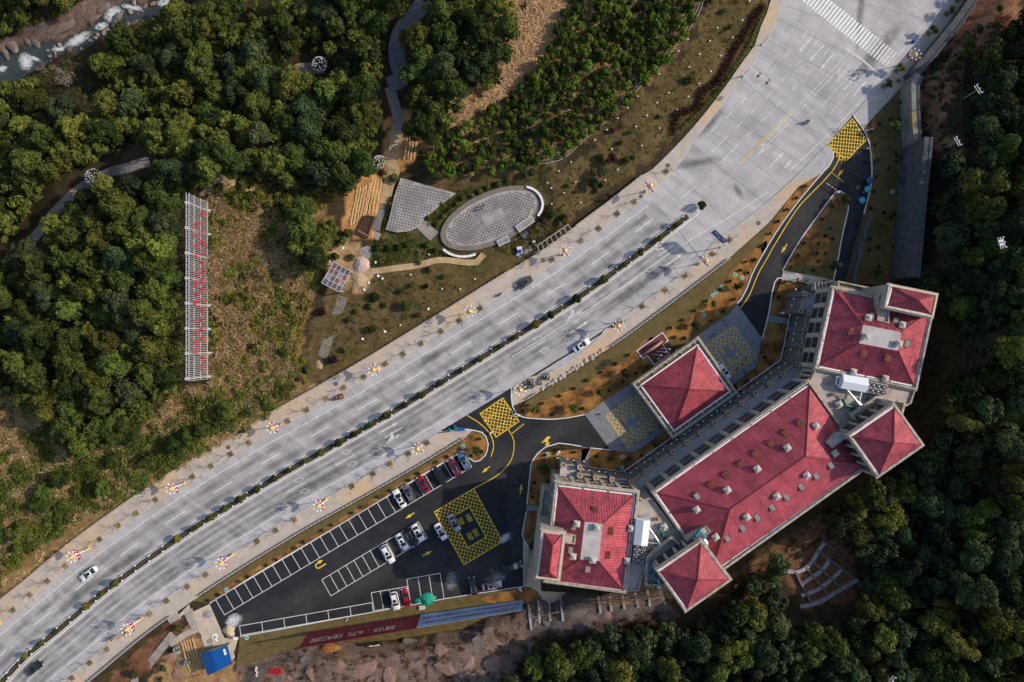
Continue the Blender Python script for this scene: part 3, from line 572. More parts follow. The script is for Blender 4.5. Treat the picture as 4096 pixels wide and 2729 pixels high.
L10 = lawn('lawn', XY([(2092, 2349), (2048, 2354), (1777, 2397), (1651, 2421), (1024, 2537), (960, 2549), (955, 2590), (945, 2665), (1024, 2648), (1090, 2625), (1190, 2588), (1350, 2575), (1560, 2560), (1760, 2528), (1850, 2515), (1940, 2470), (2010, 2440), (2150, 2400), (2168, 2395), (2150, 2366), (2120, 2350)]), M_SOD)
kerb(XY([(2092, 2347), (2048, 2352), (1777, 2395), (1651, 2419), (1024, 2535), (960, 2546)]), L10, 0.16, 0.15)
ZM = 0.128
def bed(name, pts, parent, m=None, z=ZM): MB().sheet(pts, z).obj(name, m or M_MULCH, parent)
bed('mulch_bed', smooth(XY(TL(2, 2, [(25, 640), (240, 570), (480, 470), (660, 430), (860, 250), (1000, 215), (1090, 120), (1150, 60), (1270, -40), (1420, 20), (1450, 150), (1080, 400), (660, 665), (500, 695), (300, 705), (110, 690)])), 1.5, True), L2)
bed('mulch_bed', smooth(XY(TL(2, 1, [(1250, 1560), (1400, 1480), (1620, 1360), (1740, 1230), (1900, 1100), (1960, 990), (2150, 800), (2345, 640), (2340, 700), (2190, 950), (2110, 1150), (2050, 1225), (1940, 1310), (1650, 1490), (1560, 1560)])), 1.5, True), L2)
bed('mulch_bed', smooth(XY(TL(3, 1, [(0, 560), (120, 360), (280, 160), (400, 50), (470, 40), (490, 15), (300, 240), (120, 480), (0, 670), (-60, 770), (-70, 700)])), 1.5, True), L2)
bed('mulch_bed', smooth(XY(TL(1, 2, [(1930, 880), (2020, 855), (2090, 880), (2122, 950), (2100, 1040), (2050, 1092), (2000, 1095), (1950, 1050), (1900, 1000), (1880, 940)])), 1, True), L1)
for a, b in ((870, 1350), (1360, 1840)):
    n = 12; u = [((a + (b - a) * k / n), 0) for k in range(n + 1)]
    yb = lambda x: np.interp(x, [838, 1024, 1446, 1850], [2410, 2294, 2045, 1800])
    bed('mulch_bed', XY([(x, yb(x) - 3) for x, _ in u] + [(x - 3, yb(x) - 14 - 9 * random.random()) for x, _ in u[::-1]]), L1)
bed('mulch_bed', smooth(XY(TL(3, 1, [(650, 235), (715, 250), (720, 320), (600, 340), (520, 420), (440, 520), (560, 640), (540, 740), (480, 880), (300, 860), (160, 915), (240, 740), (330, 600), (480, 400), (600, 260)])), 2, True), L3)
bed('mulch_bed', smooth(XY(TL(3, 0, [(890, 1190), (990, 1080), (960, 1250), (975, 1400), (985, 1560), (955, 1560), (945, 1420), (925, 1300)])), 2, True), L4)
bed('mulch_bed', smooth(XY(TL(2, 3, [(95, 705), (180, 700), (280, 790), (150, 830), (0, 850), (-150, 850), (-300, 800), (-100, 745)])), 2, True), L10)
# footpaths between the lawns, steps
M_PATH = mat('path_flags', (0.25, 0.26, 0.28), (0.2, 0.205, 0.22), 0.7, fine=0.1, brick=(R(-8), 0.8, 0.8, (0.6, 0.6, 0.6), 0.03, 0.8))
MB().prism(XY([(2327, 1787), (2361, 1792), (2353, 1880), (2322, 1876)]), -0.1, 0.07).obj('footpath', M_PATH, kind='structure')
MB().prism(XY([(2108, 2021), (2152, 2023), (2150, 2044), (2105, 2043)]), -0.1, 0.07).obj('footpath', M_PATH, kind='structure')
MB().prism(XY([(3074, 1260), (3160, 1274), (3160, 1302), (3070, 1286)]), -0.1, 0.07).obj('footpath', M_PATH, kind='structure')
apron = MB().prism(XY([(2092, 2162), (2115, 2190), (2135, 2206), (2156, 2206), (2165, 2365), (2290, 2372), (2200, 2415), (2168, 2395), (2150, 2366), (2120, 2348), (2092, 2346)]), -0.1, 0.09).obj('concrete_apron', M_WALK, kind='structure')
# terrain
HP = [(700, 1900, 3), (300, 2100, 3.5), (100, 2350, 3), (0, 2000, 5), (400, 1700, 6), (800, 1750, 4), (1000, 1550, 4), (1250, 1450, 2), (800, 1100, 8), (650, 1100, 7), (600, 700, 5), (900, 700, 7), (1100, 900, 5), (1250, 1100, 3),
      (300, 1200, 4), (0, 1200, 1), (0, 1600, 5), (300, 700, -1), (0, 800, -4), (0, 400, -10.5), (120, 260, -14), (300, 130, -14), (450, 80, -13.5), (640, 20, -13), (0, 60, -11), (200, 10, -9), (450, 220, -11.5), (300, 300, -10), (150, 330, -11), (600, 400, -6), (900, 300, -5), (900, 0, -7), (1300, 200, -2), (1500, 500, 1),
      (1350, 700, 3), (1550, 800, 1.5), (1400, 1150, 1.5), (1700, 850, 0.8), (1900, 900, 0.8), (2000, 700, 1.5), (2200, 400, 2), (1900, 200, 1), (2300, 100, 2.5), (2600, 300, 1.5), (2700, 0, 2), (2400, 700, 0.8), (2900, 150, 0.8),
      (3700, 900, 9.5), (3730, 500, 6), (3680, 350, 5), (3790, 300, 3.6), (3930, 150, 2.8), (4000, 60, 3), (4090, 120, 4), (4100, -80, 3.5), (3900, 500, 6), (3900, 700, 11), (4090, 300, 5.5), (4090, 600, 11), (4090, 900, 18), (3830, 1100, 12), (4090, 1400, 21), (3830, 1300, 9), (3870, 1600, 10), (4050, 1900, 17),
      (3750, 1900, 4), (3600, 2100, 3), (3300, 2250, 3), (3900, 2250, 13), (4090, 2600, 17), (3600, 2600, 10), (3200, 2650, 7), (2900, 2550, 5), (3100, 2350, 3), (2600, 2550, 4), (2300, 2650, 5), (2000, 2700, 5), (2050, 2500, 2.5), (1700, 2680, 4), (1400, 2700, 4), (1100, 2720, 2),
      (900, 2700, -0.5), (600, 2600, -1), (450, 2729, -1.5), (-500, 2500, 4), (-500, 1200, 0), (-500, 0, -15), (1000, -500, -8), (2000, -500, 3), (3000, -500, 1), (4600, -300, 6), (4700, 900, 30), (4700, 2000, 26), (4500, 3100, 24), (3000, 3200, 12), (1500, 3200, 8), (200, 3200, -2),
      (8000, 1300, 60), (6000, -2500, 50), (2000, -3500, 30), (-3500, -1500, -10), (-4000, 2000, 20), (0, 6000, 10), (4000, 6000, 40)]
HW = np.array([tuple(W(x, y, z)) for x, y, z in HP])
SITE = BN + XY([(4110, -300), (3990, -130), (3890, 0), (3812, 113), (3716, 226), (3607, 348), (3634, 370), (3645, 596), (3637, 682), (3622, 812), (3604, 1030), (3594, 1124), (3610, 1150), (3660, 1160), (3680, 1290), (3620, 1560), (3600, 1630), (3560, 1760), (3430, 1850), (2890, 2230), (2690, 2360), (2600, 2330), (2480, 2330), (2300, 2340), (2200, 2418), (2010, 2445), (1940, 2474), (1850, 2519), (1760, 2532), (1560, 2564), (1350, 2579), (1190, 2592), (1090, 2629), (1024, 2652), (945, 2669), (800, 2700), (780, 2480), (690, 2450), (600, 2520)]) + \
       [p for p in offset(BS, -0.4)[::-1] if p[0] * PXM + 2048 < 560]
PARK = XY([(1520, 700), (1640, 690), (1850, 740), (2000, 710), (2150, 720), (2200, 800), (2160, 900), (2060, 960), (1900, 1030), (1750, 1030), (1640, 970), (1540, 930)])
ZR = -14.0
RIV_S = TL(0, 0, [(-200, 900), (-200, 560), (0, 480), (120, 400), (230, 480), (330, 450), (420, 380), (560, 390), (700, 340), (830, 250), (900, 200), (960, 120), (1060, 50), (1150, 20), (1350, 60), (1450, 0), (1580, -40), (1700, -120), (1900, -120), (1600, 60), (1400, 110), (1370, 180), (1200, 200), (1130, 300), (960, 330), (800, 460), (600, 500), (480, 590), (330, 640), (200, 720), (60, 780), (0, 860)])
RIV = [tuple(W(x, y, ZR + 0.9).to_2d()) for x, y in RIV_S]
def height(X, Y):
    X = np.asarray(X, float); Y = np.asarray(Y, float); n = 0; d = 0
    for x, y, z in HW:
        w = 1.0 / ((X - x) ** 2 + (Y - y) ** 2 + 16.0) ** 1.75; n = n + w * z; d = d + w
    h = n / d; ins = inside(SITE, X, Y); e = pdist(SITE, X, Y)
    amp = np.clip(e / 8, 0, 1); h = h + amp * (wob(X, Y, 0.16) * 0.55 + wob(X, Y, 0.5) * 0.18)
    pk = np.clip(pdist(PARK, X, Y) / 5, 0, 1); pk = np.where(inside(PARK, X, Y), 0, pk); h = np.where(pk < 1, np.minimum(h, 0.35 + pk * 3), h)
    h = np.where(inside(RIV, X, Y), np.minimum(h, ZR - 0.4), h)
    north = Y > -0.62 * X + 22                    # hillside by the upper pavement eases off slowly, the cut slopes are steep
    k = np.clip(np.where(north, e / 7, e / 2.2), 0, 1); k = k * k * (3 - 2 * k)
    return np.where(ins, -0.12, -0.12 + k * (h + 0.12))
def hz(x, y): return float(height(np.array([x]), np.array([y]))[0])
def ground(sx, sy):                               # terrain point seen at a photo pixel
    z = 0.0
    for _ in range(6):
        p = W(sx, sy, z); z = hz(p.x, p.y)
    return W(sx, sy, z)
def axis(lo, hi, step, far, k):
    c = list(np.arange(lo, hi + step, step)); a = []; s = step; x = c[-1]
    while x < far: s *= k; x += s; a.append(x)
    b = []; s = step; x = c[0]
    while x > -far: s *= k; x -= s; b.append(x)
    return np.array(b[::-1] + c + a)
AX = axis(-136, 136, 0.9, 700, 1.25); AY = axis(-94, 94, 0.9, 600, 1.25)
GX, GY = np.meshgrid(AX, AY); GZ = height(GX, GY)
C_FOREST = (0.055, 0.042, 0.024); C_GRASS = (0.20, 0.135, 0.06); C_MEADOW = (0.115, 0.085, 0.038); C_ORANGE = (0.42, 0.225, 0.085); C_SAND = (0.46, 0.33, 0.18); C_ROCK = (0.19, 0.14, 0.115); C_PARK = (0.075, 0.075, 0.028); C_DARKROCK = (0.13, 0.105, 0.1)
ZONES = [   # photo outlines (overview sheet) and ground colour
    ([(480, 440), (700, 380), (780, 520), (740, 620), (690, 760), (700, 870), (560, 930), (480, 900)], C_GRASS), ([(0, 880), (180, 1000), (330, 985), (430, 880), (560, 930), (720, 860), (700, 930), (400, 1110), (200, 1250), (0, 1420)], C_GRASS),
    ([(1160, -60), (1340, -60), (1250, 140), (1200, 400), (1000, 415), (960, 330), (1030, 290), (1040, 220), (1150, 200)], (0.2, 0.135, 0.06)), ([(1330, -60), (1640, -60), (1580, 90), (1500, 190), (1380, 310), (1290, 370), (1200, 400), (1000, 415), (970, 370), (1010, 310), (1100, 250), (1250, 150)], (0.15, 0.105, 0.05)),
    ([(1640, -60), (1790, -60), (1740, 90), (1560, 300), (1450, 400), (1300, 510), (1200, 600), (960, 770), (830, 840), (720, 900), (690, 850), (760, 640), (860, 560), (980, 420), (1300, 390), (1400, 310), (1600, 90)], C_MEADOW),
    ([(880, 545), (930, 530), (1000, 540), (1090, 590), (1130, 640), (1000, 600), (850, 615), (850, 580)], C_PARK), ([(980, 480), (1060, 440), (1200, 410), (1280, 400), (1250, 430), (1080, 450), (1020, 500), (1010, 560), (960, 520)], C_PARK),
    ([(0, 1380), (200, 1240), (420, 1090), (640, 960), (735, 880), (760, 890), (640, 985), (420, 1125), (200, 1290), (0, 1450)], (0.42, 0.28, 0.14)),
    ([(780, 430), (820, 400), (900, 415), (880, 490), (850, 560), (800, 530)], C_ORANGE), ([(465, 415), (520, 400), (560, 430), (610, 410), (650, 430), (630, 460), (600, 430), (560, 450), (500, 470), (470, 450)], C_SAND), ([(895, 260), (940, 250), (975, 330), (930, 390), (880, 400), (870, 370)], C_ORANGE), ([(755, 570), (800, 540), (850, 590), (840, 660), (800, 680), (760, 640)], (0.36, 0.24, 0.13)),
    ([(340, 1568), (400, 1480), (470, 1400), (560, 1560), (600, 1600), (340, 1600)], (0.36, 0.22, 0.105)), ([(250, 1560), (350, 1470), (430, 1400), (420, 1440), (330, 1560), (260, 1600)], (0.17, 0.085, 0.05)), ([(540, 1568), (560, 1500), (700, 1470), (900, 1480), (1080, 1450), (1200, 1400), (1240, 1420), (1190, 1568), (1180, 1620), (540, 1620)], C_ROCK), ([(1700, 1000), (1750, 1000), (1750, 1010)], C_PARK),
    ([(1200, 1370), (1520, 1360), (1560, 1420), (1400, 1440), (1200, 1460)], C_DARKROCK), ([(1640, 1360), (1780, 1260), (1900, 1180), (1960, 1230), (1960, 1380), (1850, 1400), (1780, 1310)], (0.17, 0.09, 0.05)), ([(2095, 190), (2170, 150), (2250, 60), (2353, -40), (2353, 60), (2200, 180), (2160, 300), (2210, 330), (2200, 380), (2140, 340)], (0.26, 0.14, 0.08)),
    ([(-40, 190), (100, 120), (200, 60), (280, 20), (380, -20), (400, -60), (280, -60), (150, 30), (-40, 110)], (0.16, 0.115, 0.1)), ([(2210, -60), (2353, -60), (2353, 40), (2270, 60), (2180, 130)], (0.3, 0.15, 0.085))]
flat = lambda a: a.reshape(-1)
fx, fy, fz = flat(GX), flat(GY), flat(GZ)
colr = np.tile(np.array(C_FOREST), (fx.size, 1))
jx = wob(fx, fy, 0.45) * 1.3 + RNG.normal(0, 0.35, fx.size); jy = wob(fx + 50, fy - 20, 0.45) * 1.3 + RNG.normal(0, 0.35, fx.size)
kk = PXM * ALT / (ALT - fz); psx = 2048 + (fx + jx) * kk; psy = 1364.5 - (fy + jy) * kk       # where the survey sheets show each ground point
for poly, c in ZONES: colr[inside(DL(poly), psx, psy)] = c
ny, nx = GX.shape
idx = np.arange(nx * ny).reshape(ny, nx)
fc = np.stack([idx[:-1, :-1], idx[:-1, 1:], idx[1:, 1:], idx[1:, :-1]], -1).reshape(-1, 4)
me = bpy.data.meshes.new('ground'); me.from_pydata(np.stack([fx, fy, fz], 1).tolist(), [], fc.tolist()); me.update()
me.polygons.foreach_set('use_smooth', [True] * len(me.polygons))
ca = me.color_attributes.new('soil', 'FLOAT_COLOR', 'POINT'); ca.data.foreach_set('color', np.concatenate([colr, np.ones((fx.size, 1))], 1).reshape(-1))
M_GROUND = mat('ground', (1, 1, 1), (0.62, 0.6, 0.55), 0.55, rough=1, fine=0.35, fscale=2.2, bump=0.9, bscale=1.6, spec=0.05)
nt = M_GROUND.node_tree; at_ = nt.nodes.new('ShaderNodeAttribute'); at_.attribute_name = 'soil'
mx = nt.nodes.new('ShaderNodeMix'); mx.data_type = 'RGBA'; mx.blend_type = 'MULTIPLY'; mx.inputs[0].default_value = 1
pb = nt.nodes['Principled BSDF']; src = pb.inputs['Base Color'].links[0].from_socket
nt.links.new(src, mx.inputs[6]); nt.links.new(at_.outputs['Color'], mx.inputs[7]); nt.links.new(mx.outputs[2], pb.inputs['Base Color'])
obj('ground', me, M_GROUND, kind='structure')
def hq(X, Y):                                     # quick look-up in the finished terrain grid
    X = np.asarray(X, float); Y = np.asarray(Y, float); i = np.clip(np.searchsorted(AX, X) - 1, 0, nx - 2); j = np.clip(np.searchsorted(AY, Y) - 1, 0, ny - 2)
    u = np.clip((X - AX[i]) / (AX[i + 1] - AX[i]), 0, 1); v = np.clip((Y - AY[j]) / (AY[j + 1] - AY[j]), 0, 1)
    return (GZ[j, i] * (1 - u) + GZ[j, i + 1] * u) * (1 - v) + (GZ[j + 1, i] * (1 - u) + GZ[j + 1, i + 1] * u) * v
def hz(x, y): return float(hq(x, y))

# paths and tracks that follow the ground
def track(name, pts, w, m, dz=0.1, step=1.5, kind='structure'):
    c = smooth([tuple(ground(*p).to_2d()) for p in pts], step); a, b = offset(c, w / 2), offset(c, -w / 2)
    ha = hq(*np.array(a).T); hb = hq(*np.array(b).T); hc = hq(*np.array(c).T); z = np.maximum(np.maximum(ha, hb), hc) + dz; n = len(c)
    vs = [(p[0], p[1], q) for p, q in zip(a, z)] + [(p[0], p[1], q) for p, q in zip(b, z)] + [(p[0], p[1], q - 0.5) for p, q in zip(a, z)] + [(p[0], p[1], q - 0.5) for p, q in zip(b, z)]
    fs = [f for i in range(n - 1) for f in ((i + 1, i, n + i, n + i + 1), (i, i + 1, 2 * n + i + 1, 2 * n + i), (n + i + 1, n + i, 3 * n + i, 3 * n + i + 1))]
    return MB().add(vs, fs).obj(name, m, kind=kind), c, z
M_COB = mat('cobbled_path', (0.17, 0.16, 0.165), (0.115, 0.11, 0.115), 1.2, fine=0.25, fscale=3.5, bump=0.5, bscale=4)
M_DIRT = mat('dirt_track', (0.42, 0.30, 0.165), (0.32, 0.225, 0.12), 0.6, rough=1, fine=0.25, fscale=2.5, bump=0.5, bscale=2)
M_DIRT2 = mat('grey_track', (0.24, 0.2, 0.165), (0.17, 0.145, 0.125), 0.6, rough=1, fine=0.2, fscale=2.5, bump=0.4, bscale=2)
track('footpath', DL([(975, 5), (955, 35), (925, 70), (912, 115), (916, 150), (925, 178)]), 4.1, M_COB); track('footpath', DL([(930, 178), (905, 192), (892, 197)]), 4.0, M_COB, 0.14)
track('footpath', DL([(895, 200), (905, 235), (915, 270), (913, 300)]), 2.6, M_DIRT2, 0.1); track('dirt_path', DL([(914, 285), (910, 330), (900, 365), (905, 395), (893, 425), (885, 470)]), 2.8, M_DIRT, 0.08)
track('footpath', DL([(345, 372), (290, 388), (250, 398), (205, 420), (160, 455), (125, 490), (95, 530), (60, 570), (40, 585)]), 2.4, M_DIRT2, 0.1); track('footpath', DL([(665, 172), (690, 160), (720, 158), (745, 156)]), 3.0, M_DIRT2, 0.1)
track('dirt_path', DL([(842, 626), (900, 618), (960, 610), (1010, 598), (1060, 602), (1095, 603), (1112, 585)]), 1.5, M_DIRT, 0.1); track('dirt_path', DL([(822, 655), (835, 630), (850, 620)]), 4.0, M_DIRT, 0.12)
track('dirt_path', DL([(625, 418), (632, 440), (620, 460)]), 1.6, M_DIRT, 0.1)
# stone steps and paved terraces in the little park
M_STEP = mat('step_stone', (0.3, 0.265, 0.235), (0.22, 0.2, 0.185), 1.2, rand=0.14, fine=0.12)
def stairs(name, label, p0, p1, w, n, depth=None, m=None, cat='steps', z0=None, z1=None, tread=0.82):
    a, b = ground(*p0), ground(*p1)
    if z0 is not None: a = W(*p0, z0)
    if z1 is not None: b = W(*p1, z1)
    h = math.atan2(b.y - a.y, b.x - a.x); L = (b - a).to_2d().length; g = empty(name, a, label, cat, rz=h); d = L / n
    me = MB().box((0, 0, -0.12), (d * tread, w, 0.3)).mesh('step')
    for k in range(n): obj('step', me, m or M_STEP, g, ((k + 0.5) * d, 0, (b.z - a.z) * (k + 0.5) / n + 0.12))
    return g
stairs('stone_steps', 'long grey stone steps climbing from gravel pile beside the barred pit', S3(1, 1, 990, 790), S3(1, 1, 1100, 560), 3.0, 20, tread=0.95)
stairs('stone_steps', 'short dark stone steps between kite-shaped terrace and oval plaza', S3(1, 1, 1520, 495), S3(1, 1, 1640, 610), 3.0, 11, tread=0.95)
stairs('stone_steps', 'brown stepped stone path from oval plaza down to the road', S3(2, 1, 60, 610), S3(2, 1, 150, 755), 2.5, 9)
stairs('stone_steps', 'overgrown stepping-stone stairs descending the lawn below rusty pavilion', S3(1, 1, 800, 1160), S3(1, 2, 610, 150), 2.4, 34, tread=0.5)
track('footpath', [S3(1, 1, 1105, 555), S3(1, 1, 1125, 470), S3(1, 1, 1190, 300), S3(1, 1, 1215, 200)], 1.7, M_COB, 0.06)
M_TER = mat('terrace_slabs', (0.36, 0.335, 0.31), (0.25, 0.235, 0.225), 0.4, fine=0.12, fscale=4, c3=(0.2, 0.19, 0.19), scale3=0.14, con3=(0.5, 0.66))
M_TDARK = mat('dark_paver', (0.14, 0.135, 0.14), (0.10, 0.097, 0.1), 0.8, fine=0.15)
M_RING = mat('pebble_ring', (0.2, 0.165, 0.14), (0.145, 0.12, 0.105), 0.8, fine=0.3, fscale=5, bump=0.4)
kite = [tuple(W(*p, 1.1).to_2d()) for p in TL(1, 1, [(1330, 70), (1840, 210), (1690, 320), (1560, 430), (1495, 520), (1400, 560), (1290, 570), (1190, 545), (1225, 440), (1270, 240)])]
def pavers(name, poly, z, ang, pitch, size, m, parent, alt=True):
    mb = MB(); c, s = math.cos(ang), math.sin(ang); P = np.array(poly); o = P.mean(0); r = int(np.abs(P - o).max() / pitch) + 2
    pts = [(o[0] + (i * c - j * s) * pitch, o[1] + (i * s + j * c) * pitch) for i in range(-r, r) for j in range(-r, r) if not alt or (i + j) % 2 == 0]
    pts = np.array(pts); ok = inside(poly, pts[:, 0], pts[:, 1]) & (pdist(poly, pts[:, 0], pts[:, 1]) > size * 0.8)
    for x, y in pts[ok]: mb.box((x, y, z + random.uniform(0, 0.012)), (size, size, 0.05), ang)
    return mb.obj(name, m, parent, kind='stuff')
kt = MB().prism(kite, -1.5, 1.1).obj('paved_terrace', M_TER, kind='structure'); pavers('dark_paver', kite, 1.1, R(-58), 0.52, 0.42, M_TDARK, kt)
oc = W(1966, 873, 0.9); od = R(24)
def ell(a, b, n=48): return [(oc.x + a * math.cos(t) * math.cos(od) - b * math.sin(t) * math.sin(od), oc.y + a * math.cos(t) * math.sin(od) + b * math.sin(t) * math.cos(od)) for t in np.linspace(0, 2 * math.pi, n, endpoint=False)]
ov = MB().prism(ell(13.6, 6.5), -1.5, 0.9).obj('oval_plaza', M_RING, kind='structure'); MB().prism(ell(12.2, 5.3), 0.8, 0.915).obj('plaza_floor', M_TER, ov)
pavers('dark_paver', ell(12.0, 5.1), 0.93, od, 0.48, 0.42, M_TDARK, ov)
MB().box((oc.x + 0.4, oc.y + 0.3, 0.95), (5.6, 2.6, 0.06), od).obj('centre_panel', M_TER, ov)
for a, b in ((5.0, 2.0), (3.6, 1.1)): MB().strip([(oc.x + 0.4 + x * math.cos(od) - y * math.sin(od), oc.y + 0.3 + x * math.sin(od) + y * math.cos(od)) for x, y in ((-a / 2, -b / 2), (a / 2, -b / 2), (a / 2, b / 2), (-a / 2, b / 2))], -0.08, 0.08, 0.985, closed=True).obj('panel_band', M_STEP, ov)
def bench(pts, label):
    q = smooth([tuple(W(*p, 1.3).to_2d()) for p in pts], 0.8); g = empty('curved_bench', (*q[len(q) // 2], 0.9), label, 'bench')
    o = MB().strip(q, -0.28, 0.28, 1.2, 1.38).obj('seat', M_WKERB, g); o.matrix_parent_inverse = Matrix.Translation(-g.location)
    for x, y, h in along(q, 2.2, 0.6): MB().box((x - g.location.x, y - g.location.y, 0.15), (0.3, 0.4, 0.3), h).obj('support', M_KERB, g)
bench(TL(2, 1, [(135, 150), (200, 175), (255, 225), (283, 300), (270, 370), (240, 418)]), 'white curved stone bench round the upper right end of oval plaza')
bench(TL(1, 1, [(1722, 725), (1780, 765), (1860, 790), (1950, 790), (2020, 770)]), 'white curved stone bench at the lower left end of oval plaza')

# river with rocks (top left)
def water_mat():
    m = mat('river_water', (0.045, 0.06, 0.058), (0.03, 0.04, 0.038), 0.3, rough=0.12, spec=0.5, bump=0.5, bscale=1.2); return m
river = MB().sheet(offset(RIV, -1.5, True) if sum(a[0] * b[1] - b[0] * a[1] for a, b in zip(RIV, RIV[1:] + RIV[:1])) > 0 else offset(RIV, 1.5, True), ZR + 0.9).obj('river', water_mat(), kind='structure')
M_FOAM = patchy('white_water', (0.62, 0.66, 0.68), 0.14, 0.42, 1.9, 0.85)
for pts in [[(980, 150), (1000, 110), (1060, 70), (1110, 75), (1060, 110), (1040, 150), (1080, 185), (1010, 175)], [(1110, 60), (1180, 40), (1290, 70), (1300, 95), (1200, 70)], [(880, 245), (930, 215), (990, 215), (960, 260), (900, 265)], [(580, 410), (680, 375), (760, 330), (830, 265), (800, 340), (740, 400), (640, 425)], [(480, 455), (560, 430), (600, 450), (540, 465)], [(1450, 10), (1560, -10), (1560, 30), (1500, 60), (1470, 40)], [(190, 500), (290, 490), (220, 530), (230, 590), (290, 620), (250, 650), (210, 590)], [(290, 520), (370, 555), (300, 545)], [(0, 620), (60, 610), (40, 650), (0, 655)]]:
    q = np.array([tuple(W(x, y, ZR + 0.9).to_2d()) for x, y in TL(0, 0, pts)]); c = q.mean(0); u, s_, vt = np.linalg.svd(q - c); e = (q - c) @ vt.T; rx, ry = np.abs(e).max(0) * 1.35 + 0.4
    obj('white_water', unit, M_FOAM, river, (c[0], c[1], ZR + 0.93 + random.uniform(0, 0.02)), math.atan2(vt[0, 1], vt[0, 0]), scale=(rx, ry, 1))
M_BOULD = mat('granite_boulder', (0.27, 0.215, 0.175), (0.17, 0.14, 0.125), 0.9, rough=0.95, rand=0.2, fine=0.2, fscale=4, bump=0.7, bscale=2.5, obj=True)
M_BOULD2 = mat('wet_rock', (0.15, 0.12, 0.105), (0.09, 0.075, 0.07), 0.5, rough=0.8, rand=0.2, fine=0.25, fscale=2, bump=0.9, bscale=1.4, obj=True)
def rock_mesh(seed, n=26, flat_=0.6):
    rg = np.random.default_rng(seed); p = rg.normal(size=(n, 3)); p /= np.linalg.norm(p, axis=1)[:, None]; p *= rg.uniform(0.8, 1.05, (n, 1)); p[:, 2] *= flat_
    bm = bmesh.new()
    for q in p: bm.verts.new(q)
    r = bmesh.ops.convex_hull(bm, input=bm.verts); bmesh.ops.delete(bm, geom=list({g for g in r['geom_interior'] + r['geom_unused'] if isinstance(g, bmesh.types.BMVert)}), context='VERTS')
    me = bpy.data.meshes.new('boulder'); bm.to_mesh(me); bm.free(); return me
ROCKS = [rock_mesh(k, 22 + 3 * k, 0.5 + 0.06 * (k % 4)) for k in range(8)]
rk = 0
def boulder(p, sx, sy, rz, label, m=M_BOULD, group='boulders in the river bed', sink=0.15):
    global rk; rk += 1
    return obj('boulder', ROCKS[rk % 8], m, None, (p.x, p.y, p.z + sx * 0.2), rz, label, 'boulder', group, scale=(sx, sy, min(sx, sy) * 0.9))
BR = [(1200, 105, 40, 'large flat-topped'), (1130, 115, 22, 'small pale'), (1090, 160, 60, 'dark split'), (1310, 105, 16, 'small'), (1270, 128, 12, 'tiny pale'), (1070, 225, 62, 'big angular'), (1180, 225, 30, 'shaded'), (960, 165, 16, 'small'), (960, 300, 34, 'tall'), (900, 320, 30, 'pale'), (880, 350, 26, 'grey'), (990, 280, 30, 'leaning'), (1060, 320, 26, 'grey'), (960, 390, 32, 'wedge-shaped'), (880, 400, 24, 'pale'), (830, 375, 26, 'small square'), (840, 430, 28, 'broad'), (800, 330, 16, 'small'), (760, 460, 30, 'pink-grey'), (640, 455, 48, 'brown wet'), (545, 415, 34, 'dark'), (500, 430, 18, 'small'), (440, 465, 22, 'pale'), (460, 520, 26, 'pale cubic'), (510, 490, 22, 'cream'), (520, 530, 24, 'grey'), (480, 570, 18, 'small cream'), (610, 535, 52, 'broad brown'), (690, 500, 24, 'grey'), (880, 460, 30, 'mossy'), (1240, 15, 44, 'dark'), (1410, 40, 40, 'long low'), (1340, 60, 30, 'dark'), (1510, 15, 14, 'small'), (920, 250, 14, 'wet'), (860, 300, 14, 'tiny wet')]
for i, (x, y, r, w) in enumerate(BR):
    p = T(0, 0, x, y, ZR + 1.0); boulder(p, r / 2.3 / 16 * 0.95, r / 2.3 / 16 * 0.7, random.uniform(0, 3.1), f'{w} boulder in the stream bed, {ordw(i + 1)} listed downstream from the top edge' if i > 34 else f'{w} granite boulder, {ordw(i + 1)} going down the rocky stream', m=M_BOULD if r < 45 else M_BOULD2)
for x, y, a, b, rz, l in [(255, 370, 95, 40, -0.95, 'long pale rock slab sloping into the stream, left bank'), (340, 400, 70, 38, -0.8, 'pale worn rock ledge beside the dark pool'), (420, 360, 60, 40, -0.3, 'low rounded ledge of grey rock above the pool'), (600, 270, 150, 60, 0.55, 'wide purple-grey rock bank above the rapids'), (830, 190, 75, 45, -0.9, 'tilted slab of layered rock on the upper bank'), (960, 90, 90, 40, 0.7, 'dark stepped rock bank under the upper trees'), (120, 420, 100, 60, -0.9, 'broad brown rock face dipping into water at left edge'), (60, 500, 90, 40, -0.9, 'brown mossy rock ramp at the left edge of photo'), (940, 460, 90, 22, 0.5, 'dark sheer rock face under the near bank'), (1240, 220, 80, 26, 0.45, 'brown sloping rock at the bend of stream')]:
    boulder(T(0, 0, x, y, ZR + 0.6), a / 2.3 / 16, b / 2.3 / 16, rz, l, M_BOULD2, None)
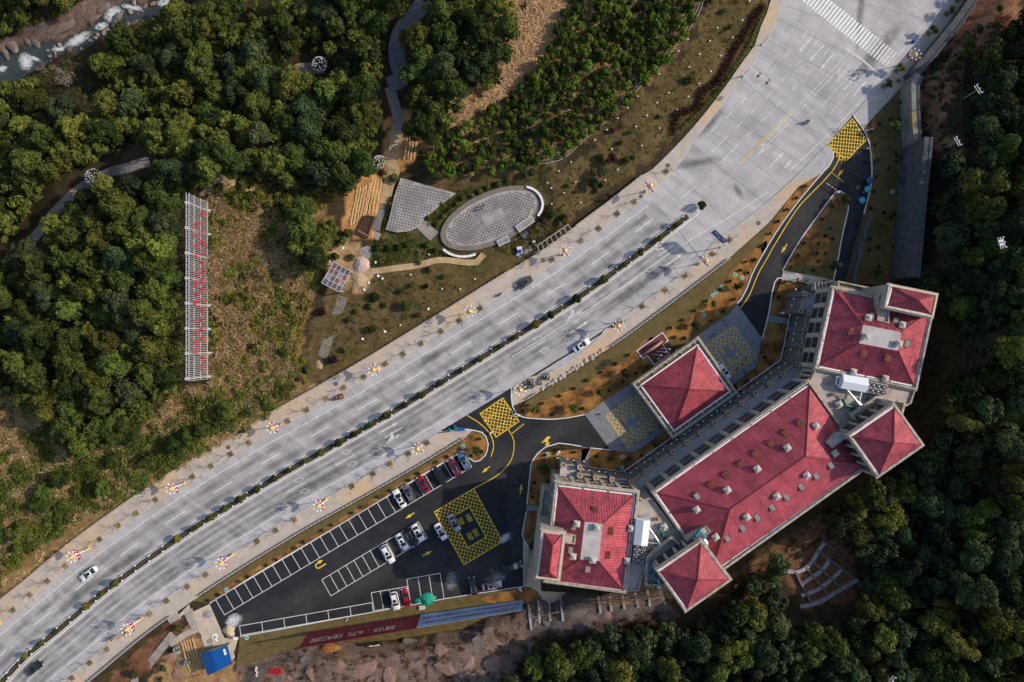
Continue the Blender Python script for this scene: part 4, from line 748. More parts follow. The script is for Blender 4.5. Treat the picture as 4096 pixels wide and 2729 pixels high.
# buildings
def tile_mat(name, a, b):
    m = bpy.data.materials.new(name); m.use_nodes = True; nt = m.node_tree; nd = nt.nodes; L = nt.links; p = nd['Principled BSDF']
    p.inputs['Roughness'].default_value = 0.6; p.inputs['Specular IOR Level'].default_value = 0.3
    uv = nd.new('ShaderNodeUVMap'); br = nd.new('ShaderNodeTexBrick'); L.new(uv.outputs[0], br.inputs['Vector'])
    br.offset = 0.0; br.inputs['Scale'].default_value = 1; br.inputs['Brick Width'].default_value = 0.36; br.inputs['Row Height'].default_value = 0.5
    br.inputs['Mortar Size'].default_value = 0.05; br.inputs['Mortar Smooth'].default_value = 0.3
    br.inputs['Color1'].default_value = (*a, 1); br.inputs['Color2'].default_value = (*b, 1); br.inputs['Mortar'].default_value = (b[0] * 0.3, b[1] * 0.3, b[2] * 0.3, 1)
    g = nd.new('ShaderNodeNewGeometry'); n = nd.new('ShaderNodeTexNoise'); n.inputs['Scale'].default_value = 0.35; n.inputs['Detail'].default_value = 6; L.new(g.outputs['Position'], n.inputs['Vector'])
    mr = nd.new('ShaderNodeMapRange'); mr.inputs[1].default_value = 0.3; mr.inputs[2].default_value = 0.7; mr.inputs[3].default_value = 0.68; mr.inputs[4].default_value = 1.22; L.new(n.outputs['Fac'], mr.inputs[0])
    mp = nd.new('ShaderNodeVectorMath'); mp.operation = 'MULTIPLY'; mp.inputs[1].default_value = (1.1, 0.1, 1); L.new(uv.outputs[0], mp.inputs[0]); n2 = nd.new('ShaderNodeTexNoise'); n2.inputs['Scale'].default_value = 1; n2.inputs['Detail'].default_value = 5; L.new(mp.outputs[0], n2.inputs['Vector'])
    ad = nd.new('ShaderNodeMath'); ad.operation = 'MULTIPLY_ADD'; ad.inputs[1].default_value = 0.5; ad.inputs[2].default_value = 0.25; L.new(n2.outputs['Fac'], ad.inputs[0]); av = nd.new('ShaderNodeMath'); av.operation = 'MULTIPLY'; av.inputs[1].default_value = 2.0; L.new(ad.outputs[0], av.inputs[0]); m2 = nd.new('ShaderNodeMath'); m2.operation = 'MULTIPLY'; L.new(av.outputs[0], m2.inputs[0]); L.new(mr.outputs[0], m2.inputs[1])
    v = nd.new('ShaderNodeVectorMath'); v.operation = 'SCALE'; L.new(br.outputs['Color'], v.inputs[0]); L.new(m2.outputs[0], v.inputs['Scale']); L.new(v.outputs[0], p.inputs['Base Color'])
    bp = nd.new('ShaderNodeBump'); bp.inputs['Strength'].default_value = 0.6; bp.inputs['Distance'].default_value = 0.05; bp.invert = True
    L.new(br.outputs['Fac'], bp.inputs['Height']); L.new(bp.outputs[0], p.inputs['Normal'])
    return m
M_TILE = tile_mat('red_roof_tile', (0.56, 0.105, 0.135), (0.40, 0.065, 0.09))
M_HIP = mat('hip_tile', (0.22, 0.026, 0.034), (0.15, 0.02, 0.026), 2, rough=0.6)
M_WALL = mat('beige_render', (0.40, 0.35, 0.29), (0.32, 0.28, 0.235), 0.6, fine=0.06)
M_WALLG = mat('warm_grey_render', (0.31, 0.285, 0.26), (0.25, 0.23, 0.21), 0.6, fine=0.06)
M_COPE = mat('parapet_coping', (0.42, 0.38, 0.29), (0.24, 0.215, 0.16), 1.3, fine=0.15, contrast=(0.4, 0.6))
M_DECK = mat('deck_screed', (0.44, 0.415, 0.405), (0.35, 0.33, 0.325), 0.35, fine=0.1, c3=(0.2, 0.18, 0.175), scale3=0.22, con3=(0.6, 0.78))
M_FLAT = mat('flat_roof_screed', (0.42, 0.365, 0.315), (0.32, 0.275, 0.245), 0.4, fine=0.12, c3=(0.19, 0.155, 0.135), scale3=0.35, con3=(0.56, 0.75))
M_GUT = mat('white_gutter', (0.78, 0.78, 0.82), rough=0.4)
M_GLASS = mat('dark_glazing', (0.025, 0.03, 0.036), rough=0.12, spec=0.6)
M_PODW = mat('podium_stone', (0.13, 0.122, 0.118), (0.095, 0.09, 0.088), 0.6, fine=0.12)
M_LITE = mat('pale_trim', (0.62, 0.6, 0.56), rough=0.6)
M_BRONZE = mat('amber_glass', (0.17, 0.045, 0.015), (0.1, 0.028, 0.012), 1.5, rough=0.15, spec=0.6)
M_SKYF = mat('skylight_frame', (0.16, 0.04, 0.03), rough=0.6)
M_SKYG = mat('skylight_pane', (0.25, 0.26, 0.25), (0.18, 0.19, 0.19), 2, rough=0.25, spec=0.5)
M_VENT = mat('vent_concrete', (0.44, 0.41, 0.36), (0.34, 0.32, 0.285), 2, fine=0.1)
def P2(pts, z): return [tuple(W(x, y, z).to_2d()) for x, y in pts]
def root(name, pts, z, label, cat, group=None):
    q = P2(pts, z); return empty(name, (sum(p[0] for p in q) / len(q), sum(p[1] for p in q) / len(q), 0), label, cat, group)
def put(mb, name, m, r, parent=None, smooth=False, **k):      # mesh drawn in site coordinates, stored under its thing
    l = r.location; mb.v = [(x - l.x, y - l.y, z - l.z) for x, y, z in mb.v]
    return mb.obj(name, m, parent or r, smooth, **k)
def ccw(q): return q if sum(a[0] * b[1] - b[0] * a[1] for a, b in zip(q, q[1:] + q[:1])) > 0 else q[::-1]
def slope(r, poly, parent=None):                              # one tiled roof slope with its ribs; first edge is the eave
    P = [Vector(p) for p in poly]; u = (P[1] - P[0]).normalized(); n = (P[1] - P[0]).cross(P[-1] - P[0]).normalized(); v = n.cross(u)
    uv = [((p - P[0]).dot(u), (p - P[0]).dot(v)) for p in P]; l = Vector(r.location)
    me = bpy.data.meshes.new('roof_slope'); me.from_pydata([tuple(p - l) for p in P], [], [tuple(range(len(P)))]); ul = me.uv_layers.new(name='UVMap')
    for i, lp in enumerate(me.loops): ul.data[i].uv = uv[lp.vertex_index]
    so_ = obj('roof_slope', me, M_TILE, parent or r)
    vs, fs, uvs = [], [], []; L = (P[1] - P[0]).length; st = 0.36
    for k in range(1, int(L / st)):
        x = k * st; hi = 0
        for (u0, v0), (u1, v1) in zip(uv, uv[1:] + uv[:1]):
            if (u0 - x) * (u1 - x) <= 0 and abs(u0 - u1) > 1e-6: hi = max(hi, v0 + (v1 - v0) * (x - u0) / (u1 - u0))
        if hi < 0.4: continue
        b = len(vs)
        for vv in (0.0, hi - 0.08):
            for du, dn in ((-0.085, 0.003), (0.0, 0.085), (0.085, 0.003)): vs.append(tuple(P[0] + u * (x + du) + v * vv + n * dn - l)); uvs.append((x + du * 1.0, vv))
        fs += [(b, b + 1, b + 4, b + 3), (b + 1, b + 2, b + 5, b + 4), (b, b + 2, b + 1)]
    me = bpy.data.meshes.new('tile_rib'); me.from_pydata(vs, [], fs); ul = me.uv_layers.new(name='UVMap')
    for i, lp in enumerate(me.loops): ul.data[i].uv = uvs[lp.vertex_index]
    obj('tile_rib', me, M_TILE, so_, kind='stuff')
    return n, P
def hip_roof(r, quad, ze, rise, flat_=None, zf=None):
    q = ccw(P2(quad, ze)); a = [Vector((*p, ze)) for p in q]
    if flat_:
        f = P2(flat_, zf); f = [Vector((*min(f, key=lambda t: math.dist(t, p)), zf)) for p in q]
        for i in range(4): slope(r, [a[i], a[(i + 1) % 4], f[(i + 1) % 4], f[i]])
        put(MB().add([tuple(p) for p in f] + [tuple(p - Vector((0, 0, 0.6))) for p in f], [(0, 1, 2, 3), (0, 4, 5, 1), (1, 5, 6, 2), (2, 6, 7, 3), (3, 7, 4, 0)]), 'flat_crown', M_DECK, r)
        hips = [(a[i], f[i]) for i in range(4)]
    else:
        if (a[1] - a[0]).length < (a[2] - a[1]).length: a = a[1:] + a[:1]
        L, D = (a[1] - a[0]).length, (a[2] - a[1]).length; u = (a[1] - a[0]).normalized(); m0, m1 = (a[0] + a[3]) / 2, (a[1] + a[2]) / 2; up = Vector((0, 0, rise)); i = min(D / 2, L / 2 - 0.05)
        if L < D * 1.35: i = L / 2 - 0.05
        if 1.35 < L / D < 2.4 and L < 15: i = L / 2 - 0.2
        r0, r1 = m0 + u * i + up, m1 - u * i + up
        slope(r, [a[0], a[1], r1, r0]); slope(r, [a[1], a[2], r1]); slope(r, [a[2], a[3], r0, r1]); slope(r, [a[3], a[0], r0])
        hips = [(a[0], r0), (a[3], r0), (a[1], r1), (a[2], r1), (r0, r1)]
    for p, s_ in hips:
        if (p - s_).length > 0.3: put(MB().tube(p + Vector((0, 0, 0.03)), s_ + Vector((0, 0, 0.03)), 0.15, n=6), 'hip_cap', M_HIP, r)
    put(MB().strip(q, -0.26, 0.04, ze - 0.16, ze + 0.05, True), 'gutter', M_GUT, r)
    return a
def windows(r, a, b, z0, z1, n, rows=2, pier=0.45, proud=0.3, w0=0.6, wall_m=None, w1=None):
    a, b = Vector(a), Vector(b); d = (b - a); L = d.length; d.normalize(); nr = Vector((d.y, -d.x)); h = math.atan2(d.y, d.x); bw = (L - 2 * w0) / n; bh = (z1 - z0) / rows
    wm = MB().box((0, -0.03, 0), (bw - pier - 0.35, 0.1, bh - 0.7)).mesh('window'); fm = MB().box((0, -0.1, 0), (bw - pier - 0.2, 0.14, 0.1)).mesh('sill'); mu = MB().box((0, -0.09, 0), (0.08, 0.1, bh - 0.72)).mesh('mullion')
    pm = MB().box((0, -proud / 2, 0), (pier, proud, z1 - z0)).mesh('pilaster'); l = r.location
    for k in range(n + 1):
        p = a + d * (w0 + k * bw); obj('pilaster', pm, wall_m or M_WALL, r, (p.x - l.x, p.y - l.y, (z0 + z1) / 2), h)
        if k == n: break
        for j in range(rows):
            p = a + d * (w0 + (k + 0.5) * bw); w = obj('window', wm, M_GLASS, r, (p.x - l.x, p.y - l.y, z0 + (j + 0.5) * bh), h)
            obj('sill', fm, wall_m or M_WALL, w, (0, 0, -bh / 2 + 0.3)); obj('mullion', mu, M_SKYF, w, (0, 0, 0))
def block(name, label, par, roof, zp, ze, rise, flat_=None, zf=None, z0=-0.15, cope=M_COPE, wall=None, cross=5.2, group=None, wmat=None):
    r = root(name, par, zp, label, 'building', group); p = ccw(P2(par, zp)); wall = wall or M_WALL
    put(MB().prism(p, z0, zp - 0.85), 'wall', wall, r)
    put(MB().strip(p, 0.0, 0.38, zp - 0.9, zp, True), 'parapet', cope, r); put(MB().strip(p, -0.28, 0.0, zp - 0.75, zp - 0.35, True), 'cornice', wall, r)
    put(MB().sheet(offset(p, 0.36, True), zp - 0.845), 'gutter_floor', M_FLAT, r)
    q = ccw(P2(roof, ze)); put(MB().prism(offset(q, 0.25, True), zp - 0.9, ze - 0.02), 'eaves_wall', M_WALLG, r)
    hip_roof(r, roof, ze, rise, flat_, zf)
    if cross:
        for a, b, c, d in zip(q, q[1:] + q[:1], p, p[1:] + p[:1]):
            L = math.dist(a, b); n = max(2, int(L / cross))
            for k in range(n + 1):
                t = k / n; x = (a[0] + (b[0] - a[0]) * t, a[1] + (b[1] - a[1]) * t); nx, ny = (b[1] - a[1]) / L, -(b[0] - a[0]) / L
                dd = abs((c[0] - x[0]) * nx + (c[1] - x[1]) * ny) - 0.3
                if dd > 0.3: put(MB().box((x[0] + nx * (dd / 2 - 0.05), x[1] + ny * (dd / 2 - 0.05), zp - 0.55), (0.32, dd, 0.6), math.atan2(b[1] - a[1], b[0] - a[0])), 'cross_wall', M_WALLG, r)
    return r, p
ZB, ZE = 17.0, 16.5
main_par = [(2608, 1970), (3236, 1522), (3480, 1864), (2850, 2312)]
main_roof = [(2624, 1971), (3239, 1540), (3463, 1860), (2848, 2291)]
mainb, mp = block('long_hotel_block', 'long central block with red hipped tile roof and two rows of skylights', main_par, main_roof, ZB, ZE, 4.4)
eastb, ep = block('square_hotel_block', 'square right-hand block with red hipped roof around a flat concrete crown', [(3331, 1147), (3738, 1232), (3668, 1560), (3260, 1473)], [(3339, 1160), (3720, 1242), (3655, 1542), (3274, 1464)], ZB, ZE, 0, [(3453, 1300), (3605, 1330), (3592, 1403), (3437, 1373)], ZE + 3.2)
leftb, lp = block('square_hotel_block', 'square lower left block with red hipped roof beside the car park', [(2222, 1928), (2556, 1968), (2504, 2373), (2176, 2328)], [(2233, 1945), (2537, 1981), (2492, 2360), (2192, 2320)], ZB, ZE, 0, [(2339, 2088), (2411, 2095), (2395, 2245), (2321, 2238)], ZE + 3.2)
ZT = 22.6
t1, _ = block('corner_tower', 'big square tower with red pyramid roof at the right, overlooking forest', [(3577, 1614), (3697, 1782), (3512, 1911), (3394, 1742)], [(3577, 1629), (3685, 1779), (3516, 1898), (3407, 1746)], ZT, ZT - 0.2, 2.9, cross=0)
t2, _ = block('corner_tower', 'big square tower with red pyramid roof at the bottom above the scaffolding', [(2804, 2160), (2926, 2320), (2743, 2449), (2625, 2281)], [(2804, 2170), (2914, 2319), (2747, 2435), (2637, 2286)], ZT, ZT - 0.2, 2.9, cross=0)
M_PALE = mat('pale_coping', (0.55, 0.48, 0.33), (0.42, 0.36, 0.25), 1.5, fine=0.12)
t3, _ = block('stair_tower', 'small rectangular tower with red hipped roof and cream parapet, upper right', [(3557, 1137), (3753, 1177), (3733, 1271), (3538, 1229)], [(3570, 1148), (3743, 1184), (3727, 1260), (3550, 1223)], 21.6, 21.3, 2.3, cope=M_PALE, cross=0)
t4, _ = block('stair_tower', 'small rectangular tower with red hipped roof and cream parapet beside car park', [(2166, 2120), (2260, 2131), (2237, 2324), (2143, 2312)], [(2176, 2131), (2249, 2139), (2229, 2315), (2153, 2306)], 21.6, 21.3, 2.3, cope=M_PALE, cross=0)
gate, gp = block('gate_pavilion', 'gate pavilion with red pyramid roof and wide gutter over the forecourt', [(2794, 1350), (2532, 1536), (2692, 1753), (2948, 1571)], [(2789, 1384), (2566, 1542), (2696, 1721), (2917, 1565)], 5.4, 5.2, 3.6, cope=M_COPE, cross=3.4, z0=3.8)
for k, c in enumerate(offset(gp, 1.2, True)): put(MB().box((c[0], c[1], 1.9), (0.9, 0.9, 3.9), 0.6), 'column', M_WALL, gate)
for t in (0.33, 0.67):
    g_ = offset(gp, 1.2, True)
    for i in (0, 2): put(MB().box((g_[i][0] + (g_[(i + 1) % 4][0] - g_[i][0]) * t, g_[i][1] + (g_[(i + 1) % 4][1] - g_[i][1]) * t, 1.9), (0.8, 0.8, 3.9), 0.6), 'column', M_WALL, gate)
# gilded lettering channel along the gate's street-side eave: lamps on brackets and a bright ornamental strip
M_GOLD = mat('gilt', (0.75, 0.48, 0.12), (0.5, 0.3, 0.06), 3, rough=0.3, metal=0.7)
M_YBOX = mat('yellow_lamp_box', (0.7, 0.52, 0.12), rough=0.6)
a, b = W(2566, 1535, 5.4), W(2785, 1380, 5.4)
for k in range(46):
    p = a.lerp(b, (k + random.uniform(-0.3, 0.3)) / 46); put(MB().box((p.x, p.y, 5.45), (random.uniform(0.2, 0.5), random.uniform(0.1, 0.3), 0.25), random.uniform(0.3, 0.9), 0.5), 'gilt_ornament', M_GOLD, gate)
a, b = W(2555, 1523, 5.5), W(2765, 1374, 5.5)
for k in range(11):
    p = a.lerp(b, (k + 0.5) / 11); put(MB().box((p.x, p.y, 5.2), (0.42, 0.24, 0.5), 0.62), 'lamp_box', M_YBOX, gate)
# flat roofs linking the blocks
def flat_block(name, label, pts, z, lip=0.7, wall=None, top=None, cope=None, lipw=0.35):
    r = root(name, pts, z, label, 'building'); p = ccw(P2(pts, z)); put(MB().prism(p, -0.15, z - lip), 'wall', wall or M_WALL, r)
    put(MB().sheet(offset(p, lipw - 0.02, True), z - lip + 0.006), 'roof_deck', top or M_FLAT, r); put(MB().strip(p, 0, lipw, z - lip - 0.05, z, True), 'parapet', cope or M_COPE, r); return r, p
linkA, pA = flat_block('flat_roof_link', 'flat concrete link roof with air-handling unit between lower left and central blocks', [(2540, 1985), (2557, 1990), (2575, 1998), (2606, 1990), (2760, 2196), (2640, 2250), (2590, 2240), (2560, 2350), (2556, 2366), (2496, 2366)], 16.2, 0.5)
linkB, pB = flat_block('flat_roof_link', 'flat concrete link roof with air-handling unit between central and right blocks', [(3236, 1535), (3264, 1476), (3664, 1558), (3646, 1615), (3560, 1660), (3410, 1770), (3385, 1760)], 16.2, 0.5)
ann2, _ = flat_block('tower_annexe', 'low annexe with recessed dark roof deck against the bottom tower', [(2582, 2346), (2583, 2230), (2688, 2146), (2736, 2190), (2660, 2290), (2680, 2345)], 17.8, 1.5, top=M_DECK, lipw=0.45)
ann1, _ = flat_block('tower_annexe', 'low annexe with recessed roof deck against the right tower', [(3403, 1660), (3505, 1584), (3626, 1607), (3611, 1665), (3500, 1720), (3433, 1700)], 17.8, 1.5, top=M_DECK, lipw=0.45)
sh1, _ = flat_block('rooftop_stairhouse', 'grey stairhouse projecting from the red roof beside the right tower', [(3306, 1770), (3358, 1730), (3385, 1752), (3330, 1794)], 19.6, 0.25, top=M_DECK, lipw=0.2)
sh2, _ = flat_block('rooftop_stairhouse', 'grey stairhouse with blue fan unit beside the bottom tower', [(2742, 2160), (2826, 2104), (2844, 2128), (2765, 2190)], 19.6, 0.25, top=M_DECK, lipw=0.2)
sh3, _ = flat_block('rooftop_stairhouse', 'pale concrete stairhouse against the upper right tower', [(3516, 1180), (3560, 1165), (3557, 1294), (3510, 1282)], 19.2, 0.4, lipw=0.25)
sh4, _ = flat_block('rooftop_stairhouse', 'pale concrete stairhouse right of the car-park tower', [(2255, 2135), (2305, 2140), (2300, 2178), (2250, 2172)], 19.2, 0.3, lipw=0.25)
ann3, _ = flat_block('side_annexe', 'lower grey annexe roof along left side of the lower left block', [(2171, 1958), (2222, 1964), (2200, 2120), (2157, 2100)], 8.6, 0.9, top=M_DECK)
ann4, _ = flat_block('balcony_annexe', 'balcony annexe with pale parapet on the upper side of the right block', [(3354, 1123), (3483, 1150), (3476, 1180), (3350, 1152)], 10.0, 1.0)
port, _ = flat_block('entrance_portico', 'dark timber entrance portico at the upper left corner of right block', [(3250, 1136), (3320, 1124), (3312, 1180), (3245, 1180)], 7.5, 0.2, wall=M_PODW, top=M_PODW, cope=M_PODW)
for k in range(4): put(MB().box((W(3262 + 14 * k, 1150, 7.6).x, W(0, 1156, 7.6).y, 7.65), (0.35, 3.0, 0.12), 0.1), 'roof_pane', M_SKYG, port)
# windows that the drone sees
def win(r, p, s0, s1, z, *arg, **kw):
    a, b = tuple(W(*s0, z).to_2d()), tuple(W(*s1, z).to_2d()); c = Vector(r.location[:2]); d = Vector(b) - Vector(a)
    if Vector((d.y, -d.x)).dot(Vector(a) - c) < 0: a, b = b, a
    windows(r, a, b, *arg, **kw)
win(mainb, mp, main_par[0], main_par[1], ZB, 8.8, 15.6, 10, pier=0.9, proud=0.28)
win(eastb, ep, (3331, 1147), (3260, 1473), ZB, 8.8, 15.6, 5, pier=0.9, proud=0.28); win(eastb, ep, (3331, 1147), (3560, 1195), ZB, 10.5, 15.6, 4, rows=1)
win(leftb, lp, (2222, 1928), (2556, 1968), ZB, 8.8, 15.6, 5, pier=0.9, proud=0.28); win(leftb, lp, (2222, 1928), (2180, 2290), ZB, 9.2, 15.6, 6)
win(t1, None, (3394, 1742), (3577, 1614), ZT, 16.5, 21.2, 4, rows=1, w0=0.9); win(t1, None, (3394, 1742), (3512, 1911), ZT, 16.5, 21.2, 4, rows=1, w0=0.9)
win(t2, None, (2625, 2281), (2804, 2160), ZT, 16.5, 21.2, 4, rows=1, w0=0.9); win(t2, None, (2625, 2281), (2743, 2449), ZT, 16.5, 21.2, 4, rows=1)
win(ann2, None, (2583, 2230), (2688, 2146), 17.8, 12, 16.6, 3, rows=1); win(ann1, None, (3403, 1660), (3505, 1584), 17.8, 12, 16.6, 3, rows=1); win(linkB, None, (3236, 1535), (3264, 1476), 16.2, 10, 15.5, 2, rows=1)
# podium with terrace, piers and bowl planters
ZD = 8.0
pod_s = [(2243, 1853), (2327, 1861), (2325, 1893), (2524, 1919), (3182, 1450), (3199, 1382), (3211, 1316), (3224, 1258), (3195, 1252), (3212, 1168), (3255, 1176), (3420, 1210), (3350, 1500), (3300, 1600), (2700, 2010), (2560, 2020), (2300, 2000), (2226, 1965), (2238, 1925)]
pod = root('hotel_podium', pod_s, ZD + 0.6, 'grey podium terrace in front of the red-roofed blocks, edged with piers', 'podium')
pq = P2(pod_s, ZD + 0.6); put(MB().prism(pq, -0.15, ZD), 'wall', M_PODW, pod); put(MB().sheet(pq, ZD + 0.006), 'deck', M_DECK, pod)
edge_s = pod_s[:11]; eq = P2(edge_s, ZD + 0.6); put(MB().strip(eq, -0.35, 0.02, ZD - 0.1, ZD + 0.6), 'parapet', M_PODW, pod); put(MB().strip(eq, -0.3, -0.12, ZD + 0.6, ZD + 0.66), 'coping', M_PALE, pod)
eb = P2(edge_s, ZD + 0.6); put(MB().strip(eb[3:5], 0.5, 0.68, 0.3, 0.5), 'white_sill', M_GUT, pod); put(MB().strip(eb[4:8], 0.5, 0.62, 0.3, 0.5), 'white_sill', M_GUT, pod); put(MB().strip(eb[2:4], 0.3, 0.4, 0.3, 0.5), 'white_sill', M_LITE, pod)
M_BOWL = mat('planter_bowl', (0.5, 0.42, 0.34), rough=0.8, rand=0.1); M_SOILB = mat('planter_soil', (0.28, 0.15, 0.05), (0.16, 0.09, 0.04), 4, rough=1, rand=0.25)
PLN = [(2252, 1860), (2319, 1869), (2317, 1901), (2382, 1910), (2448, 1918), (2524, 1927), (2582, 1885), (2637, 1847), (2692, 1808), (2747, 1769), (2801, 1731), (2856, 1692), (2911, 1652), (2966, 1613), (3021, 1575), (3077, 1537), (3131, 1497), (3189, 1456), (3206, 1382), (3219, 1316), (3233, 1253), (3202, 1243), (3218, 1176)]
bowl = MB().lathe([(0.3, 0), (0.34, 0.1), (0.52, 0.35), (0.62, 0.5), (0.55, 0.52), (0.5, 0.44)], 14).mesh('bowl', True); soil_me = MB().lathe([(0.5, 0.4), (0.3, 0.5), (0.1, 0.54)], 10).mesh('soil')
pier_me = MB().box((0, 0, 0), (1.3, 1.3, ZD + 1.0)).mesh('pier'); lamp_me = MB().box((0, 0, 0), (0.55, 0.24, 0.3), taper=0.8).mesh('wall_lamp'); gl_me = MB().box((0, 0, 0), (1.6, 0.12, 4.8)).mesh('window')
for i, s in enumerate(PLN):
    p = W(*s, ZD + 1.2); nxt = PLN[min(i + 1, len(PLN) - 1)]; prv = PLN[max(i - 1, 0)]
    h = R(35) if 5 <= i <= 17 else (R(-7) if i < 5 else R(78)); l = pod.location
    obj('pier', pier_me, M_PODW, pod, (p.x - l.x, p.y - l.y, (ZD + 1.0) / 2), h)
    q = obj('bowl_planter', None, None, None, (p.x, p.y, ZD + 1.0), 0, f'round stone bowl planter on podium pier, {ordw(i + 1)} counting from the lower left corner', 'planter', 'bowl planters on the podium piers')
    obj('bowl', bowl, M_BOWL, q); obj('soil', soil_me, M_SOILB, q)
    o = Vector((-math.sin(h), math.cos(h))) if i < 18 else Vector((-math.sin(h), math.cos(h)))
    for sg in (-1, 1): obj('wall_lamp', lamp_me, M_LITE, pod, (p.x - l.x + o.x * 0.9 + math.cos(h) * sg * 1.2, p.y - l.y + o.y * 0.9 + math.sin(h) * sg * 1.2, 5.6), h)
    if 5 <= i < 17 or 2 <= i < 5:
        m_ = (W(*s, ZD + 0.6) + W(*nxt, ZD + 0.6)) / 2
        obj('window', gl_me, M_GLASS, pod, (m_.x - l.x + o.x * 0.2, m_.y - l.y + o.y * 0.2, 3.6), h)
# glass link roof between gate and podium
gl = root('glass_canopy', [(2697, 1728), (2720, 1760), (2946, 1592), (2924, 1562)], 5.4, 'greenish glazed canopy linking the gate pavilion to the podium', 'canopy')
c0, c1, c2, c3 = [W(*s, 4.7) for s in ((2701, 1722), (2724, 1756), (2944, 1598), (2921, 1564))]
M_GREENG = mat('green_glass', (0.09, 0.14, 0.145), (0.06, 0.1, 0.105), 1.2, rough=0.15, spec=0.5)
for k in range(11):
    q = [tuple((c0.lerp(c3, (k + 0.06) / 11)).to_2d()), tuple((c1.lerp(c2, (k + 0.06) / 11)).to_2d()), tuple((c1.lerp(c2, (k + 0.94) / 11)).to_2d()), tuple((c0.lerp(c3, (k + 0.94) / 11)).to_2d())]
    put(MB().prism(q, 4.6, 4.66), 'pane', M_GREENG, gl)
put(MB().strip([tuple(c0.to_2d()), tuple(c1.to_2d()), tuple(c2.to_2d()), tuple(c3.to_2d())], -0.1, 0.1, 4.45, 4.7, True), 'frame', M_PODW, gl)
# roof lights and vents
SKY = MB().box((0, 0, 0.18), (1.35, 1.75, 0.36)).mesh('skylight'); SKYP = MB().box((0, 0, 0.37), (1.0, 1.4, 0.04)).mesh('pane')
VB = MB().box((0, 0, 0.55), (1.05, 1.05, 1.1)).mesh('vent'); VC = MB().box((0, 0, 1.35), (1.5, 1.5, 0.45), taper=0.06).mesh('cap')
def roof_items(r, rz, items, zf):
    l = r.location
    for kind, c, row, x, y in items:
        s = S3(c, row, x, y); z = zf(s); p = W(*s, z)
        if kind == 'v':
            o = obj('vent', VB, M_VENT, r, (p.x - l.x, p.y - l.y, z - 0.35), rz); obj('cap', VC, M_VENT, o)
        else:
            o = obj('skylight', SKY, M_SKYF, r, (p.x - l.x, p.y - l.y, z - 0.05), rz); obj('pane', SKYP, M_BRONZE if kind == 'b' else M_SKYG, o)
def zmain(s):
    a, b = W(*main_roof[0], ZE).to_2d(), W(*main_roof[1], ZE).to_2d(); d = (b - a).normalized(); n = Vector((d.y, -d.x)); z = ZE + 1
    dep = (W(*main_roof[3], ZE).to_2d() - a).dot(n)
    for _ in range(4):
        p = W(*s, z).to_2d() - a; q = p.dot(n); z = ZE + 4.4 * max(0, min(q, dep - q, p.dot(d), (b - a).length - p.dot(d))) / (dep / 2)
    return z
roof_items(mainb, R(35), [('b', 2, 2, 2240, 1045), ('b', 2, 2, 2108, 1138), ('b', 2, 2, 1970, 1237), ('b', 2, 2, 1835, 1330), ('g', 2, 2, 1700, 1427), ('b', 3, 2, 297, 757), ('b', 3, 2, 162, 852), ('b', 3, 2, 28, 948), ('g', 3, 2, 575, 1142), ('g', 3, 2, 440, 1240), ('g', 3, 2, 303, 1338), ('g', 3, 2, 168, 1433), ('g', 3, 2, 35, 1530), ('g', 2, 3, 2250, 55), ('g', 2, 3, 2115, 152), ('g', 2, 3, 1975, 245),
    ('v', 2, 2, 2245, 1172), ('v', 2, 2, 1972, 1365), ('v', 2, 2, 1690, 1545), ('v', 3, 2, 430, 780), ('v', 3, 2, 167, 978), ('v', 3, 2, 605, 1028), ('v', 3, 2, 345, 1230), ('v', 3, 2, 70, 1422), ('v', 2, 3, 2147, 45), ('v', 2, 3, 1862, 228)], zmain)
def zquad(roof, fl):
    def f(s):
        z = ZE + 1.5
        for _ in range(4):
            q = ccw(P2(roof, ZE)); p = W(*s, z).to_2d()
            dmin = min(abs((Vector(b) - Vector(a)).orthogonal().normalized().dot(Vector(p) - Vector(a))) for a, b in zip(q, q[1:] + q[:1])); z = ZE + min(3.2, dmin * 0.48)
        return z
    return f
roof_items(leftb, R(-7), [('b', 2, 2, 765, 1560), ('b', 2, 3, 903, 180), ('b', 2, 3, 875, 397), ('g', 2, 3, 568, 137), ('g', 2, 3, 540, 355), ('g', 2, 3, 695, 525), ('v', 2, 3, 592, 107), ('v', 2, 3, 775, 138), ('v', 2, 3, 1088, 150), ('v', 2, 3, 737, 438), ('v', 2, 3, 1052, 445), ('v', 2, 3, 558, 405)], zquad([(2233, 1945), (2537, 1981), (2492, 2360), (2192, 2320)], None))
roof_items(eastb, R(-12), [('b', 3, 1, 765, 1483), ('g', 3, 1, 945, 1340), ('g', 3, 1, 1168, 1388), ('b', 3, 2, 878, 107), ('b', 3, 2, 1098, 150), ('g', 3, 2, 1275, 25), ('v', 3, 1, 910, 1355), ('v', 3, 1, 1220, 1420), ('v', 3, 1, 890, 1525), ('v', 3, 2, 1190, 25), ('v', 3, 2, 772, 283), ('v', 3, 2, 1065, 345)], zquad([(3339, 1160), (3720, 1242), (3655, 1542), (3274, 1464)], None))
